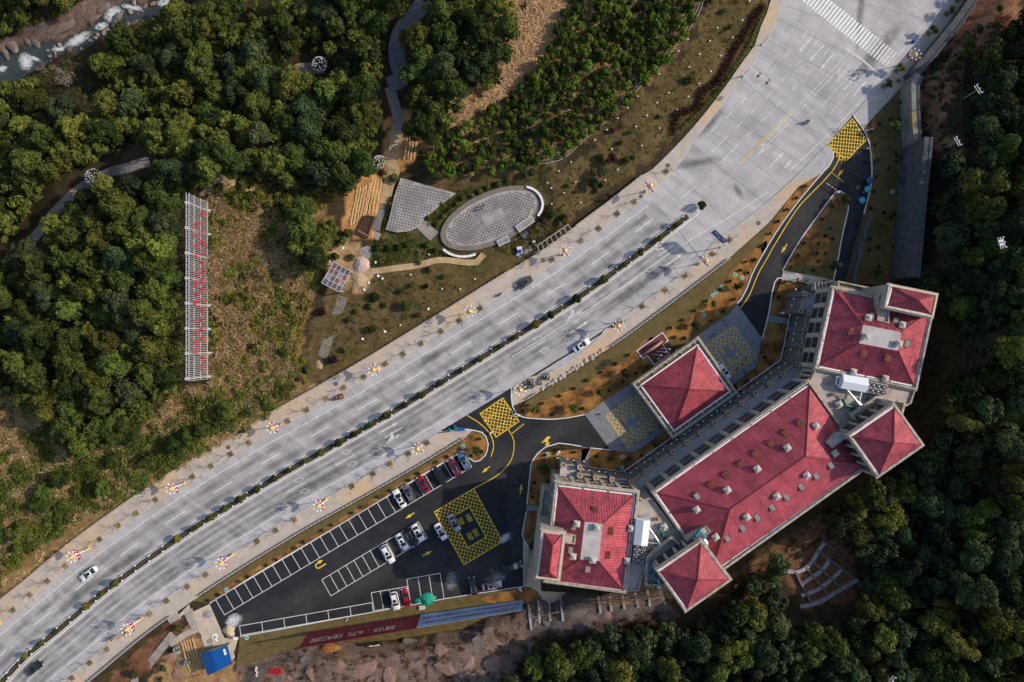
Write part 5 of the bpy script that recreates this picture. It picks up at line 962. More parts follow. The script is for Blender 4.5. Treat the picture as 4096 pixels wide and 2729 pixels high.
# plant on the link roofs
M_STEEL = mat('galvanised', (0.62, 0.64, 0.66), (0.5, 0.52, 0.54), 2, rough=0.35, metal=0.6); M_AHU = mat('unit_white', (0.62, 0.66, 0.7), rough=0.5); M_CHILL = mat('chiller_case', (0.3, 0.28, 0.27), rough=0.6); M_FAN = mat('fan_black', (0.012, 0.012, 0.014), rough=0.5); M_TEAL = mat('teal_plastic', (0.02, 0.22, 0.3), rough=0.45); M_GREEND = mat('green_duct', (0.01, 0.1, 0.09), rough=0.5)
def ahu(c, rz, label, z=15.75):
    p = W(*c, z + 1.5); g = empty('air_handling_unit', (p.x, p.y, z), label, 'machine', rz=rz); mb = MB()
    L, w, h = 2.9, 1.6, 1.9
    mb.add([(-L, -w, 0.4), (L, -w, 0.4), (L, w, 0.4), (-L, w, 0.4), (-L, -w, h), (L, -w, h), (L, w, h), (-L, w, h), (-L + 0.05, 0, h + 0.7), (L - 0.05, 0, h + 0.7)], [(3, 2, 1, 0), (0, 1, 5, 4), (2, 3, 7, 6), (4, 5, 9, 8), (6, 7, 8, 9), (1, 2, 6, 9, 5), (3, 0, 4, 8, 7)])
    mb.obj('housing', M_AHU, g); MB().box((0, 0, 0.2), (2 * L + 1.2, 2 * w, 0.3)).obj('plinth', M_CHILL, g)
    MB().path([(-L, 0.9, 1.4), (-L - 1.1, 0.9, 1.4), (-L - 1.1, -0.9, 1.4), (-L, -0.9, 1.4)], 0.13).obj('pipe', M_STEEL, g); MB().path([(L, -0.6, 1.3), (L + 0.8, -0.6, 1.3), (L + 0.8, -1.4, 1.3)], 0.12).obj('pipe', M_STEEL, g)
def chiller(c, rz, label, z=15.75):
    p = W(*c, z + 1.5); g = empty('chiller', (p.x, p.y, z), label, 'machine', rz=rz); MB().box((0, 0, 0.95), (5.0, 2.5, 1.9)).obj('case', M_CHILL, g)
    fm = MB().lathe([(0.52, 0), (0.52, 0.16), (0.46, 0.16), (0.44, 0.03)], 16).mesh('fan'); bl = MB()
    for k in range(5): bl.box((0.22 * math.cos(k * 1.257), 0.22 * math.sin(k * 1.257), 0.07), (0.36, 0.12, 0.02), k * 1.257)
    bl = bl.mesh('blades'); hub = MB().lathe([(0.1, 0), (0.1, 0.14), (0.04, 0.16)], 8).mesh('hub')
    for i in range(4):
        for j in (-1, 1): f = obj('fan', fm, M_FAN, g, (-1.8 + 1.2 * i, 0.6 * j, 1.9)); obj('blades', bl, M_CHILL, f); obj('hub', hub, M_STEEL, f)
ahu(S3(3, 2, 790, 390), R(-10), 'white gabled air-handling unit on the upper right link roof'); chiller(S3(3, 2, 985, 435), R(-11), 'grey chiller with eight black fans on the upper right link roof')
ahu(S3(2, 3, 1190, 190), R(84), 'white gabled air-handling unit on the lower left link roof'); chiller(S3(2, 3, 1165, 395), R(82), 'grey chiller with eight black fans on the lower left link roof')
def pipe(label, pts, r, m, z=None):
    p = [W(*s, zz) for s, zz in pts]; g = empty('duct_run', p[0], label, 'pipe'); put(MB().path([tuple(q) for q in p], r, 8), 'pipe', m, g); put(MB().ball(tuple(p[1]), r * 1.25), 'elbow', m, g)
pipe('silver pipe slanting from the right air unit to the tower annexe wall', [(S3(3, 2, 695, 410), 17.2), (S3(3, 2, 770, 500), 17.4), (S3(3, 2, 845, 590), 17.4)], 0.22, M_STEEL)
pipe('straight silver pipe beside the right chiller reaching the tower annexe', [(S3(3, 2, 872, 385), 17.2), (S3(3, 2, 858, 470), 17.3), (S3(3, 2, 838, 560), 17.4), (S3(3, 2, 860, 590), 17.4)], 0.18, M_STEEL)
pipe('silver pipe slanting from the left air unit to the bottom tower annexe', [(S3(2, 3, 1245, 130), 17.2), (S3(2, 3, 1300, 210), 17.4), (S3(2, 3, 1368, 310), 17.4)], 0.22, M_STEEL)
pipe('straight silver pipe beside the left chiller reaching the annexe', [(S3(2, 3, 1215, 282), 17.2), (S3(2, 3, 1345, 298), 17.3), (S3(2, 3, 1368, 318), 17.4)], 0.18, M_STEEL)
pipe('dark green duct with silver elbow on the upper right link roof', [(S3(3, 2, 690, 535), 16.6), (S3(3, 2, 712, 590), 16.6), (S3(3, 2, 760, 605), 16.4), (S3(3, 2, 800, 610), 16.2)], 0.42, M_GREEND)
pipe('dark green duct with silver elbow on the lower left link roof', [(S3(2, 3, 1350, 155), 16.6), (S3(2, 3, 1375, 190), 16.6), (S3(2, 3, 1390, 235), 16.4)], 0.42, M_GREEND)
def fanbox(c, rz, label, z):
    p = W(*c, z + 0.8); g = empty('extractor_fan', (p.x, p.y, z), label, 'machine', rz=rz); MB().box((0, 0, 0.6), (2.1, 1.7, 1.1)).obj('casing', M_TEAL, g); MB().box((0, 0, 1.17), (1.1, 0.9, 0.06)).obj('motor_plate', M_SKYF, g)
    MB().path([(1.0, -0.2, 0.7), (2.0, -0.4, 0.7), (2.6, -1.3, 0.5)], 0.45, 8).obj('duct', M_STEEL, g)
fanbox(S3(2, 3, 1735, 225), R(-40), 'turquoise extractor fan with silver duct on the stairhouse by bottom tower', 19.4); fanbox(S3(2, 3, 1320, 590), R(-50), 'turquoise extractor fan half hidden under the bottom tower eave', 16.4)
for c, rz, l in [(S3(3, 2, 600, 492), 0.3, 'small red-topped hatch on the upper right link roof'), (S3(2, 3, 1330, 70), 0.2, 'small concrete hatch on the lower left link roof')]:
    p = W(*c, 16.1); g = empty('roof_hatch', (p.x, p.y, 15.7), l, 'hatch', rz=rz); MB().box((0, 0, 0.3), (0.9, 0.9, 0.6)).obj('curb', M_VENT, g); MB().box((0, 0, 0.64), (0.7, 0.7, 0.08)).obj('lid', M_SKYF, g)
for s, rz, l in [(S3(3, 2, 660, 585), 0.5, 'concrete vent with pyramid cap beside the green duct, upper link roof'), (S3(2, 3, 1398, 145), 0.6, 'concrete vent with pyramid cap beside the green duct, lower link roof')]:
    p = W(*s, 17); o = obj('roof_vent', None, None, None, (p.x, p.y, 15.7), rz, l, 'vent'); obj('shaft', VB, M_VENT, o); obj('cap', VC, M_VENT, o)
# retaining walls
def rwall(name, label, base, z1, m, thick=2.2, batter=0.25, cope=None):
    q = P2(base, 0); r = empty(name, (*q[len(q) // 2], 0), label, 'retaining wall'); a = q + offset(q, -thick)[::-1]; t = offset(q, -batter) + offset(q, -thick)[::-1]
    put(MB().prism(a, -0.5, z1, t), 'wall_face', m, r); put(MB().strip(offset(q, -batter), -0.6, 0.05, z1, z1 + 0.15), 'coping', cope or M_STONE, r); return r
M_CWALL = mat('stained_concrete_wall', (0.2, 0.19, 0.18), (0.14, 0.135, 0.135), 0.4, fine=0.15, fscale=2, c3=(0.24, 0.19, 0.08), scale3=0.16, con3=(0.55, 0.7), bump=0.4, bscale=2)
rwall('retaining_wall', 'tall dark stone retaining wall below the forest on the right', [(3594, 1124), (3604, 1030), (3622, 812), (3637, 682), (3645, 594)][::-1], 9.6, M_STONE)
rwall('retaining_wall', 'pale stained concrete retaining wall above the stone one, upper right', [(3645, 592), (3636, 480), (3634, 372), (3650, 340)][::-1], 5.2, M_CWALL)
rwall('retaining_wall', 'dark stone revetment hung with magenta flowers behind the upper right pavement', [(3640, 338), (3722, 243), (3818, 128), (3898, 12), (3998, -120)][::-1], 3.0, M_STONE, thick=2.6)
rwall('ramp_wall', 'low grey stone wall along the sunken ramp in the shade', [(3458, 870), (3432, 960), (3400, 1090), (3394, 1130)][::-1], 2.2, M_STONE, thick=0.5, batter=0.05)
fl = MB()
for k in range(420):
    t = random.random() ** 1.3; b = W(3722 + t * 230, 243 - t * 300).to_2d(); z = random.uniform(0.8, 3.1); nrm = Vector((-0.6, 0.8))
    p = Vector((b.x, b.y, z)) + Vector((random.gauss(0, 0.1) - 0.25, random.gauss(0, 0.1) + 0.1, 0)); s = random.uniform(0.12, 0.3); q = Matrix.Rotation(random.uniform(0, 6.28), 3, Vector((random.gauss(0, 1), random.gauss(0, 1), random.gauss(0, 1))).normalized())
    fl.add([tuple(p + q @ Vector(v) * s) for v in ((-1, -1, 0), (1, -1, 0), (1, 1, 0), (-1, 1, 0))], [(0, 1, 2, 3)])
fl.obj('trailing_flowers', mat('magenta_petals', (0.3, 0.03, 0.1), (0.16, 0.02, 0.06), 2), label='magenta trailing flowers down the dark stone revetment', cat='flowers', kind='stuff')
# vegetation
F_MID = foliage_mat('leaf_mid_green', (0.020, 0.038, 0.010), (0.108, 0.142, 0.024), 0.25)
F_OLIVE = foliage_mat('leaf_olive', (0.034, 0.042, 0.010), (0.16, 0.165, 0.028), 0.25)
F_DARK = foliage_mat('leaf_dark_green', (0.015, 0.028, 0.014), (0.066, 0.095, 0.034), 0.25)
F_PINE = foliage_mat('pine_needles', (0.020, 0.045, 0.008), (0.125, 0.19, 0.018), 0.22)
F_YELL = foliage_mat('leaf_yellow_green', (0.10, 0.09, 0.01), (0.26, 0.22, 0.03), 0.3)
F_BROWN = foliage_mat('leaf_russet', (0.06, 0.028, 0.015), (0.16, 0.075, 0.03), 0.3)
F_MAROON = foliage_mat('leaf_maroon', (0.022, 0.008, 0.010), (0.055, 0.02, 0.02), 0.2)
F_GRASS = foliage_mat('dry_grass_blade', (0.16, 0.11, 0.04), (0.72, 0.52, 0.26), 0.12, 0.3)
F_WHITE = foliage_mat('white_blossom', (0.6, 0.6, 0.55), (0.85, 0.85, 0.8), 0.0)
M_BARK = mat('bark', (0.11, 0.085, 0.065), (0.07, 0.055, 0.042), 3, rough=1)
M_TWIG = mat('grey_twig', (0.20, 0.165, 0.14), (0.14, 0.115, 0.10), 3, rough=1)
def quads_mesh(name, C, N, S, tone, asp=1.0):
    n = len(C); N = N / np.linalg.norm(N, axis=1)[:, None]; A = np.cross(N, RNG.normal(size=(n, 3))); A /= np.linalg.norm(A, axis=1)[:, None]; B = np.cross(N, A)
    S = np.broadcast_to(S, (n,))[:, None]; V = np.stack([C - A * S - B * S * asp * 0.6, C + A * S - B * S * asp * 0.2, C + A * S * 0.6 + B * S * asp, C - A * S * 0.8 + B * S * asp * 0.7], 1).reshape(-1, 3)
    me = bpy.data.meshes.new(name); me.vertices.add(4 * n); me.vertices.foreach_set('co', V.reshape(-1)); me.loops.add(4 * n); me.loops.foreach_set('vertex_index', np.arange(4 * n))
    me.polygons.add(n); me.polygons.foreach_set('loop_start', np.arange(n) * 4); me.polygons.foreach_set('loop_total', np.full(n, 4)); me.update()
    a = me.attributes.new('tone', 'FLOAT', 'POINT'); a.data.foreach_set('value', np.repeat(np.clip(tone, 0, 1), 4)); return me
def crown_arrays(rg, clumps, per, size, squash=0.8, core=(0.45, 0.8), cr=(0.26, 0.42)):
    d = rg.normal(size=(clumps, 3)); d /= np.linalg.norm(d, axis=1)[:, None]; d[:, 2] = np.abs(d[:, 2]) * 1.25 - 0.3
    rad = rg.uniform(*core, clumps)[:, None]; cc = d * rad * (rg.uniform(0.75, 1.2), rg.uniform(0.75, 1.2), 1); cc[0] = (0, 0, 0.3); r = rg.uniform(*cr, clumps); tc = rg.uniform(0.15, 0.75, clumps)
    C, N, T_ = [], [], []
    for c, q, t in zip(cc, r, tc):
        e = rg.normal(size=(per, 3)); e /= np.linalg.norm(e, axis=1)[:, None]; e[:, 2] = np.where(e[:, 2] < -0.35, -e[:, 2], e[:, 2])
        p = c + e * q * rg.uniform(0.7, 1.06, (per, 1)); C.append(p); N.append(e + rg.normal(0, 0.55, (per, 3))); T_.append(t + rg.normal(0, 0.13, per) + e[:, 2] * 0.08)
    C = np.concatenate(C); C[:, 2] *= squash; return C, np.concatenate(N), size * rg.uniform(0.7, 1.25, len(C)), np.concatenate(T_)
def crown(seed, clumps=30, per=150, size=0.075, squash=0.85, z=1.15, **k):
    C, N, S, T_ = crown_arrays(np.random.default_rng(seed), clumps, per, size, squash, **k); C[:, 2] += z; return quads_mesh('crown', C, N, S, T_)
CROWNS = [crown(10 + i, 24 + 5 * (i % 4), 170, 0.058, 0.75 + 0.1 * (i % 4), core=(0.3, 1.0), cr=(0.16, 0.44)) for i in range(11)]
CONI = [crown(40 + i, 20, 120, 0.085, 1.5, 1.3, core=(0.35, 0.7), cr=(0.2, 0.34)) for i in range(3)]
PINES = [crown(60 + i, 15, 75, 0.105, 1.15, 1.0, core=(0.35, 0.8), cr=(0.2, 0.36)) for i in range(6)]
BALLS = [crown(80 + i, 18, 80, 0.11, 0.95, 0.75, core=(0.5, 0.65), cr=(0.3, 0.4)) for i in range(4)]
LOOSE = [crown(90 + i, 16, 34, 0.11, 0.9, 0.9, core=(0.4, 0.85), cr=(0.22, 0.36)) for i in range(3)]
def trunk_mesh(seed, h=1.15, r=0.055, limbs=4):
    rg = random.Random(seed); mb = MB(); top = Vector((rg.uniform(-0.08, 0.08), rg.uniform(-0.08, 0.08), h)); mb.tube((0, 0, -0.15), top * 0.55, r, r * 0.75, 6); mb.tube(top * 0.55, top, r * 0.75, r * 0.45, 6)
    for k in range(limbs):
        t = rg.uniform(0.45, 0.85); a = 6.28 * k / limbs + rg.random(); b = top * t; mb.tube(b, b + Vector((math.cos(a) * 0.45, math.sin(a) * 0.45, rg.uniform(0.2, 0.45))), r * 0.45, r * 0.15, 5)
    return mb.mesh('trunk', True)
TRUNKS = [trunk_mesh(k) for k in range(4)]
def tree(p, r, crowns, fm, label, name='broadleaf_tree', group=None, cat='tree', zs=1.0, trunk=True, bark=None):
    g = obj(name, None, None, None, p, random.uniform(0, 6.28), label, cat, group, scale=(r, r, r * zs))
    obj('crown', random.choice(crowns), fm, g)
    if trunk: obj('trunk', random.choice(TRUNKS), bark or M_BARK, g)
    return g
def groundv(S):
    S = np.asarray(S, float); z = np.zeros(len(S))
    for _ in range(5):
        k = (ALT - z) / ALT / PXM; X = (S[:, 0] - 2048) * k; Y = (1364.5 - S[:, 1]) * k; z = hq(X, Y)
    return np.stack([X, Y, z], 1)
def scatter(polys, excl, n, seed):
    rg = np.random.default_rng(seed); polys = [DL(p) for p in polys]; a = np.concatenate([np.array(p) for p in polys]); lo, hi = a.min(0), a.max(0); out = np.zeros((0, 2))
    while len(out) < n:
        q = rg.uniform(lo, hi, (n * 3, 2)); ok = np.zeros(len(q), bool)
        for p in polys: ok |= inside(p, q[:, 0], q[:, 1])
        for p in excl:
            if p[0] == 'line': ok &= pdist(DL(p[1]), q[:, 0], q[:, 1], False) > p[2]
            else: ok &= ~inside(DL(p[1]), q[:, 0], q[:, 1])
        out = np.concatenate([out, q[ok]])
    return out[:n]
def thin(P, d):                                    # keep points at least d apart (d may vary per point)
    keep = []; d = np.broadcast_to(d, (len(P),))
    for i in range(len(P)):
        if all((P[i, 0] - P[j, 0]) ** 2 + (P[i, 1] - P[j, 1]) ** 2 > (0.5 * (d[i] + d[j])) ** 2 for j in keep): keep.append(i)
    return np.array(keep)
X_PATHS = [('line', [(150, 185), (215, 205)], 95), ('line', [(975, 5), (925, 70), (912, 115), (925, 178), (895, 200), (915, 270), (900, 365), (893, 425)], 62), ('line', [(345, 372), (250, 398), (160, 455), (95, 530), (40, 585)], 78), ('line', [(665, 172), (690, 160), (745, 156)], 66), ('poly', [(420, 430), (490, 430), (490, 900), (415, 900)]),
           ('poly', [(-60, 215), (20, 205), (90, 175), (180, 165), (270, 110), (370, 75), (430, 20), (430, -60), (330, -60), (170, 60), (90, 90), (-60, 110)])]
Z_NW = [[(-40, 185), (200, 130), (300, 70), (420, 30), (650, 20), (900, -30), (960, 30), (900, 130), (880, 200), (895, 250), (860, 300), (865, 380), (780, 430), (720, 430), (560, 400), (440, 430), (425, 880), (330, 985), (200, 1010), (110, 930), (-40, 880)], [(-40, -60), (260, -60), (150, 30), (-40, 100)], [(945, 200), (965, 60), (1000, -20), (1150, -20), (1175, 120), (1150, 195), (1050, 205), (1030, 290), (980, 320)], [(690, 480), (780, 540), (740, 640), (690, 600)]]
E_EXCL = [('poly', [(1770, 1250), (1870, 1170), (1990, 1310), (1930, 1430), (1800, 1430)]), ('poly', [(2100, 400), (2160, 330), (2220, 320), (2215, 390), (2160, 390)]), ('poly', [(2060, 190), (2110, 150), (2250, 0), (2260, 70), (2150, 210), (2150, 330), (2110, 330)]), ('poly', [(2095, 170), (2235, 170), (2235, 400), (2095, 400)])]
Z_E = [[(2160, 230), (2300, 70), (2400, 60), (2400, 1640), (1180, 1640), (1190, 1510), (1300, 1470), (1420, 1440), (1580, 1440), (1700, 1340), (1790, 1270), (1960, 1130), (2030, 1080), (2105, 1030), (2105, 900), (2150, 800), (2120, 655), (2112, 640), (2115, 420), (2200, 330)]]
MARKS = [(200, 60, 'the rocky stream'), (30, 300, 'the left edge below the stream'), (232, 414, 'the white-flowered bush on the winding path'), (100, 700, 'the dark left slope beyond the winding path'), (380, 640, 'the red-lettered frame, left of it'), (250, 850, 'the yellow-tinged lower left woods'), (600, 250, 'the upper left woods centre'), (742, 150, 'the white-flowered tree on the short path'), (840, 330, 'the orange dirt track'), (1060, 120, 'the cobbled path bend'), (640, 470, 'the orange bare patch'), (720, 590, 'the rusty pavilion'), (800, 60, 'the top edge above the short path'),
         (2240, 330, 'the insulator pole at upper right'), (2250, 600, 'the transformer pole on the right slope'), (2200, 480, 'the head of tall stone wall'), (2250, 900, 'the small upper right tower, uphill'), (2250, 1150, 'the right tower, uphill of it'), (2050, 1250, 'the concrete slope lattice, uphill'), (1900, 1480, 'the bottom edge below the lattice'), (2250, 1450, 'the lower right corner'), (1650, 1470, 'the bottom tower, below it'), (1400, 1520, 'the bottom edge below scaffolding'), (1240, 1520, 'the bare rock at the bottom')]
def near(sx, sy): return min(MARKS, key=lambda m: (m[0] - sx / 1.7407) ** 2 + (m[1] - sy / 1.7407) ** 2)[2]
def rank_label(G, S, r, marks_fn, fmt):
    by = {}
    for i in range(len(S)): by.setdefault(marks_fn(*S[i]), []).append(i)
    out = {}
    for m, l in by.items():
        for n, i in enumerate(sorted(l, key=lambda j: -r[j])): out[i] = fmt(n + 1, m)
    return out
REST = []
def forest(polys, excl, n, rr, seed, mats, group, zs=(0.9, 1.2), gap=1.12, cap=160):
    rg = np.random.default_rng(seed); S = scatter(polys, excl, n, seed); r = rg.uniform(0, 1, n) ** 2.0 * (rr[1] - rr[0]) + rr[0]; o = np.argsort(-r); S, r = S[o], r[o]; r = np.where((S[:, 0] < 1500) & (S[:, 1] < 640) & (S[:, 0] > 0) & (rg.uniform(size=n) < 0.62), r * 0.55, r); o = np.argsort(-r); S, r = S[o], r[o]; G = groundv(S); k = thin(G, r * gap); S, r, G = S[k], r[k], G[k]
    rest = np.arange(len(k))[cap:]; REST.append((G[rest], r[rest], rg.uniform(*zs, len(rest)))); S, r, G = S[:cap], r[:cap], G[:cap]; k = k[:cap]
    tone = rg.uniform(size=len(k)); tn = [0 if t < mats[0][1] else (1 if t < mats[1][1] else 2) for t in tone]
    lab = rank_label(G, S, r, near, lambda a, m: ('largest' if a == 1 else f'{ordw(a)} largest') + f' tree near {m}')
    for i in range(len(k)):
        g = tree(Vector(G[i]), r[i], CROWNS if rg.uniform() < 0.85 else CONI, mats[tn[i]][0], lab[i] + f', {mats[tn[i]][2]}', group=group, zs=rg.uniform(*zs)); g.scale.x *= rg.uniform(0.85, 1.25)
    return len(k)
NT = [forest(Z_NW, X_PATHS, 3600, (1.5, 4.2), 21, [(F_MID, 0.6, 'mid-green'), (F_OLIVE, 0.78, 'olive-tinged'), (F_DARK, 1, 'dark green')], 'trees of the upper left woods')]
NT.append(forest(Z_E, E_EXCL, 3400, (1.7, 4.0), 22, [(F_DARK, 0.55, 'dark green'), (F_MID, 0.85, 'mid-green'), (F_OLIVE, 1, 'olive-tinged')], 'trees of the right-hand forest', (1.0, 1.4)))
# the smaller trees between them, read as one mass of foliage
def mass(name, label, idx, fm, seed):
    rg = np.random.default_rng(seed); pro = [crown_arrays(np.random.default_rng(300 + j), 24, 55, 0.1, 0.9, core=(0.3, 1.0), cr=(0.18, 0.42)) for j in range(5)]; C, N, S_, T_ = [], [], [], []
    for g, r_, z in zip(*idx):
        c, n_, s_, t_ = pro[rg.integers(5)]; a = rg.uniform(0, 6.28); rot = np.array([[math.cos(a), math.sin(a), 0], [-math.sin(a), math.cos(a), 0], [0, 0, 1]]); C.append((c + (0, 0, 1.1)) @ rot * (r_, r_, r_ * z) + g); N.append(n_ @ rot); S_.append(s_ * r_); T_.append(t_ + rg.uniform(-0.25, 0.25))
    obj(name, quads_mesh(name, np.concatenate(C), np.concatenate(N), np.concatenate(S_), np.concatenate(T_)), fm, label=label, cat='woodland', kind='stuff')
mass('small_trees', 'mass of smaller trees filling the upper left woods', REST[0], F_MID, 5); mass('small_trees', 'mass of smaller trees filling the right-hand forest', REST[1], F_DARK, 6)
# young pine plantation
Z_P = [[(1330, -60), (1625, -60), (1575, 85), (1490, 190), (1375, 305), (1285, 362), (1200, 392), (1000, 405), (975, 370), (1015, 320), (1120, 260), (1250, 150)]]
S = scatter(Z_P, [], 2600, 31); G = groundv(S); rp = RNG.uniform(1.05, 2.0, len(S)); k = thin(G, rp * 1.28)
PM = [(1550, 30, 'top corner by the ditch'), (1400, 60, 'top of the plantation'), (1300, 150, 'grassy left margin'), (1450, 180, 'middle of the ditch edge'), (1340, 260, 'plantation centre'), (1200, 290, 'lower middle of plantation'), (1080, 300, 'left tip of plantation'), (1050, 380, 'bottom left by the dirt track'), (1220, 370, 'bottom edge above the oval plaza')]
k = k[:330]; plab = rank_label(None, S[k], rp[k], lambda x, y: min(PM, key=lambda m: (m[0] * 1.7407 - x) ** 2 + (m[1] * 1.7407 - y) ** 2)[2], lambda a, m: (ordw(a) + ' ' if a > 1 else '') + f'largest bushy pine at the {m}')
for ii, i in enumerate(k):
    w = min(PM, key=lambda m: (m[0] * 1.7407 - S[i, 0]) ** 2 + (m[1] * 1.7407 - S[i, 1]) ** 2)[2]; y = RNG.uniform() < 0.16; big = 'stout' if rp[i] > 1.6 else ('slim' if rp[i] < 1.25 else 'young')
    tree(Vector(G[i]), rp[i], PINES, F_OLIVE if y else F_PINE, plab[ii] + (', yellowish' if y else ''), 'young_pine', 'young pines of the plantation', zs=RNG.uniform(0.9, 1.25))
# undergrowth, bracken and dry silvergrass that nobody could count
def undergrowth(name, polys, excl, n, per, size, fm, seed, rad=(0.4, 1.0), label=None, hgt=0.7):
    rg = np.random.default_rng(seed); G = groundv(scatter(polys, excl, n, seed)); C, N, S_, T_ = [], [], [], []
    if name == 'hillside_scrub' and seed < 84: G = G[wob(G[:, 0], G[:, 1], 0.33) + rg.normal(0, 0.12, n) < 0.05]
    for g in G:
        r = rg.uniform(*rad); e = rg.normal(size=(per, 3)); e /= np.linalg.norm(e, axis=1)[:, None]; e[:, 2] = np.abs(e[:, 2])
        C.append(g + e * r * rg.uniform(0.6, 1, (per, 1)) * (1, 1, hgt)); N.append(e + rg.normal(0, 0.6, (per, 3))); T_.append(np.full(per, rg.uniform(0.1, 0.8)) + rg.normal(0, 0.15, per)); S_.append(size * rg.uniform(0.6, 1.3, per))
    return obj(name, quads_mesh(name, np.concatenate(C), np.concatenate(N), np.concatenate(S_), np.concatenate(T_)), fm, label=label, cat='undergrowth', kind='stuff')
undergrowth('undergrowth', Z_NW, X_PATHS[1:5], 2600, 26, 0.16, F_MID, 51, label='tangled green undergrowth filling the upper left woods')
undergrowth('undergrowth', Z_NW, X_PATHS[1:5], 1100, 24, 0.15, F_OLIVE, 52, label='olive dry undergrowth between trees of the upper left woods')
undergrowth('undergrowth', [Z_E[0], [(2095, 180), (2240, 60), (2240, 420), (2110, 650)]], E_EXCL[:1], 3000, 24, 0.18, F_DARK, 53, label='dark undergrowth filling the right-hand forest')
undergrowth('undergrowth', [[(480, 430), (700, 380), (780, 430), (700, 520), (560, 520), (480, 560)], [(540, 700), (700, 520), (740, 620), (690, 720), (640, 840)], [(60, 1050), (420, 960), (640, 940), (400, 1080), (200, 1180), (100, 1180)], [(0, 1180), (80, 1180), (60, 1290), (0, 1330)]], [], 620, 110, 0.16, F_OLIVE, 54, (0.5, 1.5), 'yellow-green scrub on the grassy left slope')
undergrowth('undergrowth', [[(540, 600), (700, 520), (745, 610), (690, 720), (650, 850), (560, 800)], [(480, 430), (700, 385), (770, 430), (690, 500), (560, 480)], [(485, 640), (540, 640), (540, 760), (485, 760)]], [], 190, 130, 0.17, F_MID, 59, (0.6, 1.6), 'green scrub clumps on the dry grass slope')
undergrowth('undergrowth', [[(0, 1140), (120, 1110), (330, 1050), (470, 985), (640, 900), (700, 870), (720, 840), (640, 850), (540, 920), (430, 960), (300, 1000), (150, 1060), (0, 1080)], [(60, 1270), (200, 1180), (420, 1060), (500, 1010), (380, 1060), (200, 1140), (60, 1220)]], [], 560, 110, 0.17, F_MID, 58, (0.5, 1.6), 'green scrub bands along the lower left slope')
undergrowth('flowering_scrub', [[(485, 440), (560, 490), (690, 520), (690, 760), (560, 900), (485, 900)], [(100, 980), (330, 985), (300, 1100), (100, 1160)], [(190, 920), (330, 920), (330, 980), (190, 980)]], [], 110, 90, 0.15, F_YELL, 60, (0.4, 1.2), 'yellow-flowering scrub dotted over the left slopes')
G2P = [[(0, 890), (180, 1000), (330, 985), (430, 890), (560, 930), (710, 870), (600, 960), (400, 1080), (200, 1190), (80, 1270), (0, 1310)]]; G1P = [[(482, 440), (560, 490), (690, 520), (740, 600), (690, 760), (700, 870), (560, 930), (482, 905)]]
undergrowth('hillside_scrub', G2P, [], 420, 130, 0.19, F_OLIVE, 81, (0.7, 1.9), 'olive scrub over the lower left slope', 1.0); undergrowth('hillside_scrub', G2P, [], 300, 130, 0.19, F_MID, 82, (0.7, 1.9), 'green scrub over the lower left slope', 1.0); undergrowth('hillside_scrub', G1P, [], 230, 130, 0.18, F_OLIVE, 83, (0.6, 1.6), 'olive scrub over the slope right of the lettered frame', 1.0)
undergrowth('hillside_scrub', [[(2125, 380), (2190, 380), (2190, 1060), (2110, 1040), (2150, 800), (2125, 650)], [(2040, 1080), (2110, 1040), (2150, 1100), (1960, 1210)]], [], 420, 90, 0.2, F_DARK, 84, (0.7, 2.2), 'dark scrub at the forest edge beside wall and tower', 1.2)
undergrowth('undergrowth', [[(1200, -60), (1330, -60), (1250, 150), (1020, 320), (980, 400), (1000, 300), (1150, 200)], Z_P[0]], [], 500, 24, 0.14, F_MID, 55, (0.3, 0.8), 'low green scrub among the young pines')
Z_PARK = [[(860, 555), (930, 530), (960, 560), (1020, 585), (1090, 600), (1010, 590), (900, 608), (850, 612)], [(985, 470), (1040, 440), (1150, 420), (1230, 410), (1180, 428), (1080, 448), (1020, 490), (1000, 530), (965, 510)], [(1130, 575), (1180, 550), (1240, 480), (1300, 470), (1280, 540), (1180, 590)]]
undergrowth('ground_cover', Z_PARK, [], 700, 26, 0.1, F_OLIVE, 56, (0.3, 0.7), 'clipped green ground cover around the oval plaza', 0.5)
undergrowth('ground_cover', [[(1640, -60), (1770, -60), (1740, 90), (1560, 300), (1450, 400), (1300, 510), (1250, 430), (1300, 390), (1400, 310), (1600, 90)], [(760, 690), (840, 640), (1000, 625), (1110, 640), (1000, 720), (860, 800), (740, 850)]], [], 900, 12, 0.1, F_OLIVE, 57, (0.2, 0.5), 'tufty dry weeds over the meadow', 0.4)
